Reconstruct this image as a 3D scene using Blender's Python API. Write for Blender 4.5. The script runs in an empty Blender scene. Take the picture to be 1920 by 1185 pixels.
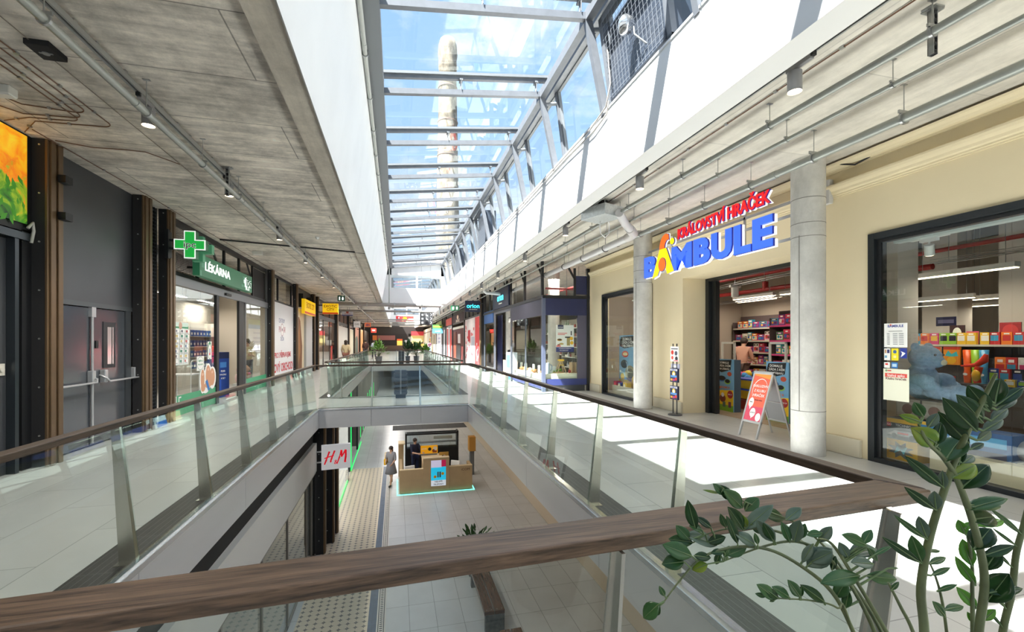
import bpy, math, random
from mathutils import Vector, Matrix, Euler
random.seed(7)
sc = bpy.context.scene
COL = sc.collection
PI = math.pi
# ---------------------------------------------------------------- camera, sky, sun, exposure
cam_d = bpy.data.cameras.new('camera')
cam = bpy.data.objects.new('camera', cam_d); COL.objects.link(cam)
cam.location = (0, 0, 1.6)
cam.rotation_euler = (PI/2, 0, -math.radians(14.31))
cam_d.sensor_width = 36.0
cam_d.lens = 36.0*850/1920
cam_d.shift_y = 48.5/1920
cam_d.clip_start = 0.03; cam_d.clip_end = 600
sc.camera = cam
sc.view_settings.view_transform = 'Standard'
sc.view_settings.look = 'None'
sc.view_settings.gamma = 1.0
sc.view_settings.exposure = 0.5
sc.view_settings.use_curve_mapping = False
sc.cycles.max_bounces = 9
sc.cycles.diffuse_bounces = 5
sc.cycles.glossy_bounces = 4
sc.cycles.transmission_bounces = 6
sc.cycles.transparent_max_bounces = 28
sc.cycles.caustics_reflective = False
sc.cycles.caustics_refractive = False
sc.cycles.sample_clamp_indirect = 8
sc.cycles.use_denoising = True
sc.cycles.use_adaptive_sampling = False
sc.render.film_transparent = False

def build_world():
    w = bpy.data.worlds.new('sky'); sc.world = w; w.use_nodes = True
    nt = w.node_tree; nt.nodes.clear()
    N = nt.nodes.new; L = nt.links.new
    tc = N('ShaderNodeTexCoord'); sep = N('ShaderNodeSeparateXYZ'); L(tc.outputs['Generated'], sep.inputs[0])
    ramp = N('ShaderNodeValToRGB'); L(sep.outputs['Z'], ramp.inputs[0])
    e = ramp.color_ramp.elements
    e[0].position = 0.0; e[0].color = (.62, .75, .92, 1)
    e[1].position = .9; e[1].color = (.27, .47, .82, 1)
    m = e.new(.42); m.color = (.42, .63, .90, 1)
    mp = N('ShaderNodeMapping'); mp.inputs['Scale'].default_value = (1.0, 1.0, 1.9); L(tc.outputs['Generated'], mp.inputs[0])
    no = N('ShaderNodeTexNoise'); no.inputs['Scale'].default_value = 4.2; no.inputs['Detail'].default_value = 7; no.inputs['Roughness'].default_value = .58
    L(mp.outputs[0], no.inputs['Vector'])
    cr = N('ShaderNodeValToRGB'); cr.color_ramp.elements[0].position = .47; cr.color_ramp.elements[1].position = .66
    L(no.outputs['Fac'], cr.inputs[0])
    mx = N('ShaderNodeMix'); mx.data_type = 'RGBA'
    L(cr.outputs[0], mx.inputs[0]); L(ramp.outputs[0], mx.inputs[6]); mx.inputs[7].default_value = (.95, .97, 1.0, 1)
    bg = N('ShaderNodeBackground'); bg.inputs['Strength'].default_value = 0.95
    L(mx.outputs[2], bg.inputs['Color'])
    out = N('ShaderNodeOutputWorld'); L(bg.outputs[0], out.inputs[0])
build_world()

sun_d = bpy.data.lights.new('sun', 'SUN'); sun_d.energy = 24.0; sun_d.angle = .011; sun_d.color = (1.0, .95, .88)
sun = bpy.data.objects.new('sun', sun_d); COL.objects.link(sun)
sun.rotation_euler = Vector((.558, .37, -1)).to_track_quat('-Z', 'Y').to_euler()

# ---------------------------------------------------------------- materials
MATS = {}
def _new(name):
    m = bpy.data.materials.new(name); m.use_nodes = True
    return m, m.node_tree, m.node_tree.nodes['Principled BSDF']
def M(name, col=None, rough=.5, metal=0.0, emit=0.0, var=0.0, vs=6.0, bump=0.0, bs=40.0, stretch=None, spec=None, coat=0.0):
    """plain or softly mottled surface"""
    if name in MATS: return MATS[name]
    m, nt, b = _new(name)
    c = (col[0], col[1], col[2], 1)
    b.inputs['Base Color'].default_value = c
    b.inputs['Roughness'].default_value = rough; b.inputs['Metallic'].default_value = metal
    if spec is not None: b.inputs['Specular IOR Level'].default_value = spec
    if coat: b.inputs['Coat Weight'].default_value = coat; b.inputs['Coat Roughness'].default_value = .12
    if emit:
        b.inputs['Emission Color'].default_value = c; b.inputs['Emission Strength'].default_value = emit
    N = nt.nodes.new; L = nt.links.new
    tc = mp = None
    if var or bump:
        tc = N('ShaderNodeTexCoord'); mp = N('ShaderNodeMapping'); L(tc.outputs['Object'], mp.inputs[0])
        if stretch: mp.inputs['Scale'].default_value = stretch
    if var:
        no = N('ShaderNodeTexNoise'); no.inputs['Scale'].default_value = vs; no.inputs['Detail'].default_value = 5
        L(mp.outputs[0], no.inputs['Vector'])
        r = N('ShaderNodeValToRGB'); r.color_ramp.elements[0].position = .3; r.color_ramp.elements[1].position = .7
        k0, k1 = 1-var, 1+var
        r.color_ramp.elements[0].color = tuple(min(1, x*k0) for x in col)+(1,)
        r.color_ramp.elements[1].color = tuple(min(1, x*k1) for x in col)+(1,)
        L(no.outputs['Fac'], r.inputs[0]); L(r.outputs[0], b.inputs['Base Color'])
    if bump:
        n2 = N('ShaderNodeTexNoise'); n2.inputs['Scale'].default_value = bs; n2.inputs['Detail'].default_value = 3
        L(mp.outputs[0], n2.inputs['Vector'])
        bp = N('ShaderNodeBump'); bp.inputs['Strength'].default_value = bump; bp.inputs['Distance'].default_value = .01
        L(n2.outputs['Fac'], bp.inputs['Height']); L(bp.outputs[0], b.inputs['Normal'])
    MATS[name] = m
    return m
def C(r, g, b, rough=.6, emit=0.0):
    """a flat print or paint colour given in sRGB 0..255"""
    f = lambda v: ((v/255+.055)/1.055)**2.4 if v > 10 else v/255/12.92
    return M('paint_%d_%d_%d_%d_%d' % (r, g, b, rough*100, emit*100), (f(r), f(g), f(b)), rough, 0, emit)
def glass(name, tint=(1, 1, 1), ior=1.75, maxr=1.0):
    if name in MATS: return MATS[name]
    m = bpy.data.materials.new(name); m.use_nodes = True; nt = m.node_tree; nt.nodes.clear()
    N = nt.nodes.new; L = nt.links.new
    tr = N('ShaderNodeBsdfTransparent'); tr.inputs[0].default_value = (*tint, 1)
    gl = N('ShaderNodeBsdfGlossy'); gl.inputs['Roughness'].default_value = .004; gl.inputs['Color'].default_value = (.95, 1, .98, 1)
    fr = N('ShaderNodeFresnel'); fr.inputs[0].default_value = ior
    ge = N('ShaderNodeNewGeometry')
    inv = N('ShaderNodeMath'); inv.operation = 'SUBTRACT'; inv.inputs[0].default_value = 1; L(ge.outputs['Backfacing'], inv.inputs[1])
    mu = N('ShaderNodeMath'); mu.operation = 'MULTIPLY'; L(fr.outputs[0], mu.inputs[0]); L(inv.outputs[0], mu.inputs[1])
    m2 = N('ShaderNodeMath'); m2.operation = 'MULTIPLY'; L(mu.outputs[0], m2.inputs[0]); m2.inputs[1].default_value = maxr
    mx = N('ShaderNodeMixShader'); L(m2.outputs[0], mx.inputs[0]); L(tr.outputs[0], mx.inputs[1]); L(gl.outputs[0], mx.inputs[2])
    out = N('ShaderNodeOutputMaterial'); L(mx.outputs[0], out.inputs[0])
    MATS[name] = m
    return m
def concrete(name, col, swap=False, brick=(2.4, 1.15), stain=.16, line=.45):
    """board-marked concrete with shutter joints"""
    if name in MATS: return MATS[name]
    m, nt, b = _new(name); N = nt.nodes.new; L = nt.links.new
    tc = N('ShaderNodeTexCoord')
    mp = N('ShaderNodeMapping'); L(tc.outputs['Object'], mp.inputs[0])
    if swap: mp.inputs['Rotation'].default_value = (0, 0, PI/2)
    br = N('ShaderNodeTexBrick'); br.inputs['Scale'].default_value = 1.0
    br.inputs['Brick Width'].default_value = brick[0]; br.inputs['Row Height'].default_value = brick[1]
    br.inputs['Mortar Size'].default_value = .008; br.inputs['Mortar Smooth'].default_value = .3
    br.inputs['Color1'].default_value = (1, 1, 1, 1); br.inputs['Color2'].default_value = (.86, .86, .86, 1); br.inputs['Mortar'].default_value = (line, line, line, 1)
    L(mp.outputs[0], br.inputs['Vector'])
    m2 = N('ShaderNodeMapping'); L(mp.outputs[0], m2.inputs[0]); m2.inputs['Scale'].default_value = (.35, 3.2, 1)
    n1 = N('ShaderNodeTexNoise'); n1.inputs['Scale'].default_value = 3.0; n1.inputs['Detail'].default_value = 8; n1.inputs['Roughness'].default_value = .65; L(m2.outputs[0], n1.inputs['Vector'])
    n2 = N('ShaderNodeTexNoise'); n2.inputs['Scale'].default_value = 1.6; n2.inputs['Detail'].default_value = 12; n2.inputs['Roughness'].default_value = .78; L(mp.outputs[0], n2.inputs['Vector'])
    r1 = N('ShaderNodeMapRange'); r1.inputs[1].default_value = .3; r1.inputs[2].default_value = .7; r1.inputs[3].default_value = 1-stain; r1.inputs[4].default_value = 1+stain*.6; L(n1.outputs['Fac'], r1.inputs[0])
    r2 = N('ShaderNodeMapRange'); r2.inputs[1].default_value = .36; r2.inputs[2].default_value = .6; r2.inputs[3].default_value = 1-stain*1.1; r2.inputs[4].default_value = 1+stain*.7; L(n2.outputs['Fac'], r2.inputs[0])
    mu = N('ShaderNodeMath'); mu.operation = 'MULTIPLY'; L(r1.outputs[0], mu.inputs[0]); L(r2.outputs[0], mu.inputs[1])
    mx = N('ShaderNodeMix'); mx.data_type = 'RGBA'; mx.blend_type = 'MULTIPLY'; mx.inputs[0].default_value = 1
    mx.inputs[6].default_value = (*col, 1); L(br.outputs['Color'], mx.inputs[7])
    mv = N('ShaderNodeVectorMath'); mv.operation = 'SCALE'; L(mx.outputs[2], mv.inputs[0]); L(mu.outputs[0], mv.inputs['Scale'])
    L(mv.outputs[0], b.inputs['Base Color']); b.inputs['Roughness'].default_value = .85
    bp = N('ShaderNodeBump'); bp.inputs['Strength'].default_value = .35; bp.inputs['Distance'].default_value = .02; L(mu.outputs[0], bp.inputs['Height']); L(bp.outputs[0], b.inputs['Normal'])
    MATS[name] = m
    return m
def tiles(name, c1, c2, mortar, bw, rh, ms=.006, rough=.35, off=.5, shift=(0, 0, 0), rot=0.0, var=.08, vs=2.5, bumpy=0.0):
    if name in MATS: return MATS[name]
    m, nt, b = _new(name); N = nt.nodes.new; L = nt.links.new
    tc = N('ShaderNodeTexCoord'); mp = N('ShaderNodeMapping'); L(tc.outputs['Object'], mp.inputs[0])
    mp.inputs['Location'].default_value = shift; mp.inputs['Rotation'].default_value = (0, 0, rot)
    br = N('ShaderNodeTexBrick'); br.inputs['Scale'].default_value = 1.0; br.offset = off
    br.inputs['Brick Width'].default_value = bw; br.inputs['Row Height'].default_value = rh
    br.inputs['Mortar Size'].default_value = ms; br.inputs['Mortar Smooth'].default_value = .1
    br.inputs['Color1'].default_value = (*c1, 1); br.inputs['Color2'].default_value = (*c2, 1); br.inputs['Mortar'].default_value = (*mortar, 1)
    L(mp.outputs[0], br.inputs['Vector'])
    no = N('ShaderNodeTexNoise'); no.inputs['Scale'].default_value = vs; no.inputs['Detail'].default_value = 8; no.inputs['Roughness'].default_value = .62; L(mp.outputs[0], no.inputs['Vector'])
    r = N('ShaderNodeMapRange'); r.inputs[1].default_value = .3; r.inputs[2].default_value = .7; r.inputs[3].default_value = 1-var; r.inputs[4].default_value = 1+var; L(no.outputs['Fac'], r.inputs[0])
    mv = N('ShaderNodeVectorMath'); mv.operation = 'SCALE'; L(br.outputs['Color'], mv.inputs[0]); L(r.outputs[0], mv.inputs['Scale'])
    L(mv.outputs[0], b.inputs['Base Color']); b.inputs['Roughness'].default_value = rough
    if bumpy:
        bp = N('ShaderNodeBump'); bp.inputs['Strength'].default_value = bumpy; bp.inputs['Distance'].default_value = .01; L(no.outputs['Fac'], bp.inputs['Height']); L(bp.outputs[0], b.inputs['Normal'])
    MATS[name] = m
    return m
def wood(name, c1, c2, axis='X', rough=.45, scale=1.0):
    if name in MATS: return MATS[name]
    m, nt, b = _new(name); N = nt.nodes.new; L = nt.links.new
    tc = N('ShaderNodeTexCoord'); mp = N('ShaderNodeMapping'); L(tc.outputs['Object'], mp.inputs[0])
    s = [30*scale]*3; s['XYZ'.index(axis)] = 1.6*scale; mp.inputs['Scale'].default_value = s
    n1 = N('ShaderNodeTexNoise'); n1.inputs['Scale'].default_value = 1.6; n1.inputs['Detail'].default_value = 8; n1.inputs['Roughness'].default_value = .62; n1.inputs['Distortion'].default_value = .6; L(mp.outputs[0], n1.inputs['Vector'])
    n2 = N('ShaderNodeTexNoise'); n2.inputs['Scale'].default_value = 6; n2.inputs['Detail'].default_value = 6; L(mp.outputs[0], n2.inputs['Vector'])
    ad = N('ShaderNodeMath'); ad.operation = 'MULTIPLY_ADD'; L(n2.outputs['Fac'], ad.inputs[0]); ad.inputs[1].default_value = .45; L(n1.outputs['Fac'], ad.inputs[2])
    r = N('ShaderNodeValToRGB'); r.color_ramp.elements[0].position = .52; r.color_ramp.elements[1].position = .92
    r.color_ramp.elements[0].color = (*c1, 1); r.color_ramp.elements[1].color = (*c2, 1); L(ad.outputs[0], r.inputs[0]); L(r.outputs[0], b.inputs['Base Color'])
    b.inputs['Roughness'].default_value = rough
    bp = N('ShaderNodeBump'); bp.inputs['Strength'].default_value = .18; bp.inputs['Distance'].default_value = .004; L(ad.outputs[0], bp.inputs['Height']); L(bp.outputs[0], b.inputs['Normal'])
    MATS[name] = m
    return m

# ---------------------------------------------------------------- mesh collecting
class MB:
    def __init__(s): s.v = []; s.f = []; s.m = []; s.ms = []; s.sm = []; s.cur = 0; s.T = None
    def use(s, mat):
        if mat not in s.ms: s.ms.append(mat)
        s.cur = s.ms.index(mat); return s
    def add(s, vs, fs, smooth=False):
        k = len(s.v)
        if s.T is not None: vs = [s.T @ Vector(v) for v in vs]
        s.v += [tuple(v) for v in vs]
        for f in fs:
            s.f.append([i+k for i in f]); s.m.append(s.cur); s.sm.append(smooth)
        return s
    def box(s, x0, x1, y0, y1, z0, z1):
        if x0 > x1: x0, x1 = x1, x0
        if y0 > y1: y0, y1 = y1, y0
        if z0 > z1: z0, z1 = z1, z0
        return s.add([(x0,y0,z0),(x1,y0,z0),(x1,y1,z0),(x0,y1,z0),(x0,y0,z1),(x1,y0,z1),(x1,y1,z1),(x0,y1,z1)],
                     [(0,3,2,1),(4,5,6,7),(0,1,5,4),(1,2,6,5),(2,3,7,6),(3,0,4,7)])
    def hexa(s, p):   # 8 points: bottom 4 ccw, top 4 ccw
        return s.add(p, [(0,3,2,1),(4,5,6,7),(0,1,5,4),(1,2,6,5),(2,3,7,6),(3,0,4,7)])
    def prism(s, poly, a, d):
        """poly: list of 3D points, extruded by vector d"""
        n = len(poly); P = [Vector(p)+Vector(a) for p in poly]; Q = [p+Vector(d) for p in P]
        nrm = Vector((0,0,0))
        for i in range(n): nrm += P[i].cross(P[(i+1) % n])
        if nrm.dot(Vector(d)) > 0: P.reverse(); Q.reverse()
        fs = [tuple(range(n)), tuple(range(2*n-1, n-1, -1))]
        fs += [(i, n+i, n+(i+1) % n, (i+1) % n) for i in range(n)]
        return s.add(P+Q, fs)
    def cyl(s, p0, p1, r0, r1=None, n=16, cap=True):
        p0 = Vector(p0); p1 = Vector(p1); r1 = r0 if r1 is None else r1
        d = (p1-p0).normalized(); u = d.orthogonal().normalized(); w = d.cross(u)
        vs = []
        for p, r in ((p0, r0), (p1, r1)):
            for i in range(n):
                a = 2*PI*i/n; vs.append(p+u*math.cos(a)*r+w*math.sin(a)*r)
        s.add(vs, [(i, (i+1) % n, n+(i+1) % n, n+i) for i in range(n)], True)
        if cap: s.add(vs, [tuple(range(n-1, -1, -1)), tuple(range(n, 2*n))])
        return s
    def tube(s, pts, r, n=8, cap=True):
        P = [Vector(p) for p in pts]; rs = r if isinstance(r, (list, tuple)) else [r]*len(P)
        vs = []; u = None
        for i, p in enumerate(P):
            d = (P[min(i+1, len(P)-1)]-P[max(i-1, 0)])
            if d.length < 1e-9: d = Vector((0,0,1))
            d.normalize()
            if u is None: u = d.orthogonal().normalized()
            else:
                u = u-d*u.dot(d)
                u = d.orthogonal().normalized() if u.length < 1e-6 else u.normalized()
            w = d.cross(u)
            for k in range(n):
                a = 2*PI*k/n; vs.append(p+(u*math.cos(a)+w*math.sin(a))*rs[i])
        fs = []
        for i in range(len(P)-1):
            for k in range(n):
                fs.append((i*n+k, i*n+(k+1) % n, (i+1)*n+(k+1) % n, (i+1)*n+k))
        s.add(vs, fs, True)
        if cap: s.add(vs, [tuple(range(n-1, -1, -1)), tuple(range((len(P)-1)*n, len(P)*n))])
        return s
    def lathe(s, prof, c=(0,0,0), n=20, smooth=True):
        vs = []
        for r, z in prof:
            for k in range(n):
                a = 2*PI*k/n; vs.append((c[0]+r*math.cos(a), c[1]+r*math.sin(a), c[2]+z))
        fs = []
        for i in range(len(prof)-1):
            for k in range(n): fs.append((i*n+k, i*n+(k+1) % n, (i+1)*n+(k+1) % n, (i+1)*n+k))
        s.add(vs, fs, smooth)
        if prof[0][0] > 1e-4: s.add(vs[:n], [tuple(range(n-1, -1, -1))])
        if prof[-1][0] > 1e-4: s.add(vs[-n:], [tuple(range(n))])
        return s
    def ball(s, c, r, n=14, m=9):
        rx, ry, rz = r if isinstance(r, (list, tuple)) else (r, r, r)
        vs = []; fs = []
        for i in range(m+1):
            t = PI*i/m
            for k in range(n):
                a = 2*PI*k/n
                vs.append((c[0]+rx*math.sin(t)*math.cos(a), c[1]+ry*math.sin(t)*math.sin(a), c[2]+rz*math.cos(t)))
        for i in range(m):
            for k in range(n): fs.append((i*n+k, (i+1)*n+k, (i+1)*n+(k+1) % n, i*n+(k+1) % n))
        return s.add(vs, fs, True)
    def text(s, txt, size, u0=0, v0=0, extrude=0.001, bold=0.0, shear=0.0, align='CENTER', sx=1.0, w=0.0, spacing=1.0):
        """lettering in the local u,v plane (w is out of the plane)"""
        vs, fs = text_geo(txt, bold, extrude/size, shear, align, spacing)
        return s.add([(u0+x*size*sx, v0+y*size, w+z*size) for x, y, z in vs], fs)
    def build(s, name, mat=None, parent=None, bevel=0.0, seg=2, loc=None, subsurf=0, auto=False):
        me = bpy.data.meshes.new(name)
        me.from_pydata(s.v, [], s.f)
        if mat is not None and not s.ms: me.materials.append(mat)
        else:
            for m in s.ms: me.materials.append(m)
            me.polygons.foreach_set('material_index', s.m)
        me.polygons.foreach_set('use_smooth', s.sm)
        me.update()
        o = bpy.data.objects.new(name, me); COL.objects.link(o)
        if parent is not None: o.parent = parent
        if loc is not None: o.location = loc
        if bevel:
            b = o.modifiers.new('bevel', 'BEVEL'); b.width = bevel; b.segments = seg; b.limit_method = 'ANGLE'; b.angle_limit = .6
        if subsurf:
            d = o.modifiers.new('subsurf', 'SUBSURF'); d.levels = subsurf; d.render_levels = subsurf
        return o
_TG = {}
def text_geo(txt, bold, ext, shear, align, spacing):
    key = (txt, round(bold, 4), round(ext, 5), shear, align, spacing)
    if key in _TG: return _TG[key]
    cu = bpy.data.curves.new('t', 'FONT'); cu.body = txt; cu.size = 1.0; cu.extrude = ext; cu.offset = bold; cu.shear = shear
    cu.align_x = align; cu.align_y = 'CENTER'; cu.space_character = spacing; cu.resolution_u = 3
    o = bpy.data.objects.new('t', cu); COL.objects.link(o)
    dg = bpy.context.evaluated_depsgraph_get(); dg.update()
    me = o.evaluated_get(dg).to_mesh()
    vs = [tuple(v.co) for v in me.vertices]; fs = [tuple(p.vertices) for p in me.polygons]
    o.evaluated_get(dg).to_mesh_clear()
    bpy.data.objects.remove(o); bpy.data.curves.remove(cu)
    _TG[key] = (vs, fs)
    return vs, fs
def frame(origin, u, v):
    """matrix whose local x,y,z are u (right), v (up), normal"""
    u = Vector(u).normalized(); v = Vector(v).normalized(); n = u.cross(v)
    return Matrix(((u.x, v.x, n.x, origin[0]), (u.y, v.y, n.y, origin[1]), (u.z, v.z, n.z, origin[2]), (0, 0, 0, 1)))
# ---------------------------------------------------------------- objects
def tag(o, label=None, cat=None, group=None, kind=None):
    if label: o['label'] = label
    if cat: o['category'] = cat
    if group: o['group'] = group
    if kind: o['kind'] = kind
    return o
def thing(name, label, cat, loc=(0, 0, 0), rz=0.0, group=None, kind=None):
    o = bpy.data.objects.new(name, None); COL.objects.link(o); o.empty_display_size = .1
    o.location = loc; o.rotation_euler = (0, 0, rz)
    return tag(o, label, cat, group, kind)
def copy_tree(o, parent=None):
    c = o.copy(); COL.objects.link(c); c.parent = parent
    for ch in list(o.children): copy_tree(ch, c)
    return c
def struct(name, mb, mat=None, parent=None, **k):
    o = mb.build(name, mat, parent, **k)
    if parent is None: o['kind'] = 'structure'
    return o
def lamp(kind, loc, energy, col=(1, .85, .68), size=.05, parent=None, spot=None, aim=None, name='lamp_light', blend=.6):
    d = bpy.data.lights.new(name, kind); d.energy = energy; d.color = col
    if kind in ('POINT', 'SPOT'): d.shadow_soft_size = size
    if kind == 'SPOT': d.spot_size = spot or 1.2; d.spot_blend = blend
    if kind == 'AREA':
        d.shape = 'RECTANGLE'; d.size, d.size_y = size
    o = bpy.data.objects.new(name, d); COL.objects.link(o); o.location = loc
    if aim is not None: o.rotation_euler = Vector(aim).to_track_quat('-Z', 'Y').to_euler()
    if parent is not None: o.parent = parent
    return o
def panel(name, T, w, h, base, items, parent=None, t=.01, edge=None, label=None, cat=None, group=None):
    """printed board: w x h, face in local z+, items drawn on it in fractions of w/h.
       items: ('r',u0,v0,u1,v1,mat) ('c',u,v,r,mat[,ry]) ('t',text,u,v,height,mat[,bold,align,shear,sx]) ('p',[(u,v)..],mat) ('l',[(u,v)..],width,mat)"""
    mb = MB(); mb.T = T
    mb.use(edge or base).box(0, w, 0, h, -t, 0)
    mb.use(base).add([(0,0,.0005),(w,0,.0005),(w,h,.0005),(0,h,.0005)], [(0,1,2,3)])
    e = .001
    for it in items:
        e += .00035
        k = it[0]
        if k == 'r':
            _, a, b, c, d, m = it
            mb.use(m).add([(a*w,b*h,e),(c*w,b*h,e),(c*w,d*h,e),(a*w,d*h,e)], [(0,1,2,3)])
        elif k == 'c':
            u, v, r, m = it[1:5]; ry = it[5] if len(it) > 5 else r
            n = 20
            mb.use(m).add([(u*w+r*math.cos(2*PI*i/n), v*h+ry*math.sin(2*PI*i/n), e) for i in range(n)], [tuple(range(n))])
        elif k == 'p':
            pts = it[1]; mb.use(it[2]).add([(u*w, v*h, e) for u, v in pts], [tuple(range(len(pts)))])
        elif k == 'l':
            pts = [Vector((u*w, v*h, e)) for u, v in it[1]]; wd = it[2]/2; mb.use(it[3])
            for a, b in zip(pts, pts[1:]):
                d = (b-a); d.normalize(); n_ = Vector((-d.y, d.x, 0))*wd; a2 = a-d*wd*.6; b2 = b+d*wd*.6
                mb.add([a2-n_, b2-n_, b2+n_, a2+n_], [(0,1,2,3)])
        elif k == 't':
            txt, u, v, sz, m = it[1:6]; bold = it[6] if len(it) > 6 else .012
            al = it[7] if len(it) > 7 else 'CENTER'; sh = it[8] if len(it) > 8 else 0; sx = it[9] if len(it) > 9 else 1
            mb.use(m).text(txt, sz, u*w, v*h, .0004, bold, sh, al, sx, e+.0006)
    o = mb.build(name, None, parent)
    if label: tag(o, label, cat, group)
    return o
# ================================================================ SETTING
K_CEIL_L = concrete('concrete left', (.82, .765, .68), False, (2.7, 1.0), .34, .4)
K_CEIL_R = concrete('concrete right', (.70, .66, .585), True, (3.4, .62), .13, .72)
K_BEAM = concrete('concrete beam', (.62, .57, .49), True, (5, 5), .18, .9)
K_COL = concrete('concrete column', (.60, .59, .56), False, (9, 9), .12, .8)
K_FLOOR = tiles('stone floor tiles', (.55, .55, .53), (.50, .505, .49), (.25, .25, .245), 1.32, .62, .004, .3, .5, (0, 0, 0), PI/2, .07, 1.6)
K_GRANITE = tiles('dark border mosaic', (.022, .022, .024), (.034, .034, .036), (.13, .13, .128), .62, .05, .0022, .5, 0, (0, 0, 0), PI/2, .25, 5)
K_WHITE = M('white plaster', (.80, .80, .795), .8, var=.03, vs=1.2, bump=.12, bs=6)
K_CREAM = M('cream plaster', (.80, .69, .47), .8, var=.035, vs=1.0, bump=.08, bs=20)
K_INNER = M('shop inner wall', (.62, .57, .50), .8)
K_DARKCEIL = M('dark shop ceiling', (.10, .095, .09), .9)
K_CLAD = M('satin cladding', (.70, .70, .715), .34, .3, var=.04, vs=1.1, stretch=(1, .3, 3))
K_LIP = M('bright edge metal', (.80, .82, .86), .25, .8)
K_STEEL = M('galvanised steel', (.17, .18, .20), .5, .2, var=.08, vs=9)
K_STEEL2 = M('painted grey steel', (.20, .212, .225), .55, .1)
K_PIPE = M('grey conduit', (.36, .38, .355), .32, .3, var=.05)
K_PIPE2 = M('pale grey pipe', (.66, .65, .66), .35)
K_STAIN = M('stainless steel', (.58, .57, .53), .22, .95, var=.08, vs=14, stretch=(1, 1, .2))
K_BLACK = M('black metal', (.012, .013, .015), .45)
K_BLACK2 = M('matt black', (.02, .02, .022), .8)
K_BRONZE = M('bronze brown metal', (.155, .098, .052), .42, .35, var=.12, vs=8, stretch=(1, 1, .3))
K_CHAR = M('charcoal panel', (.060, .064, .072), .38, var=.08, vs=1.5)
K_DKGLASS = glass('shop glass', (.93, .95, .94), 1.7)
K_RAILGLASS = glass('balustrade glass', (.93, .965, .95), 1.62)
K_SKYGLASS = glass('roof glass', (.93, .965, .985), 1.42)
K_LOWTILE = tiles('pale lower tiles', (.60, .62, .64), (.55, .57, .59), (.27, .28, .29), .58, .95, .006, .28, 0, (.3, -.3, 0), 0, .06, 1.5)
K_NAVY = M('navy panel', (.032, .042, .13), .45)

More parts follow.
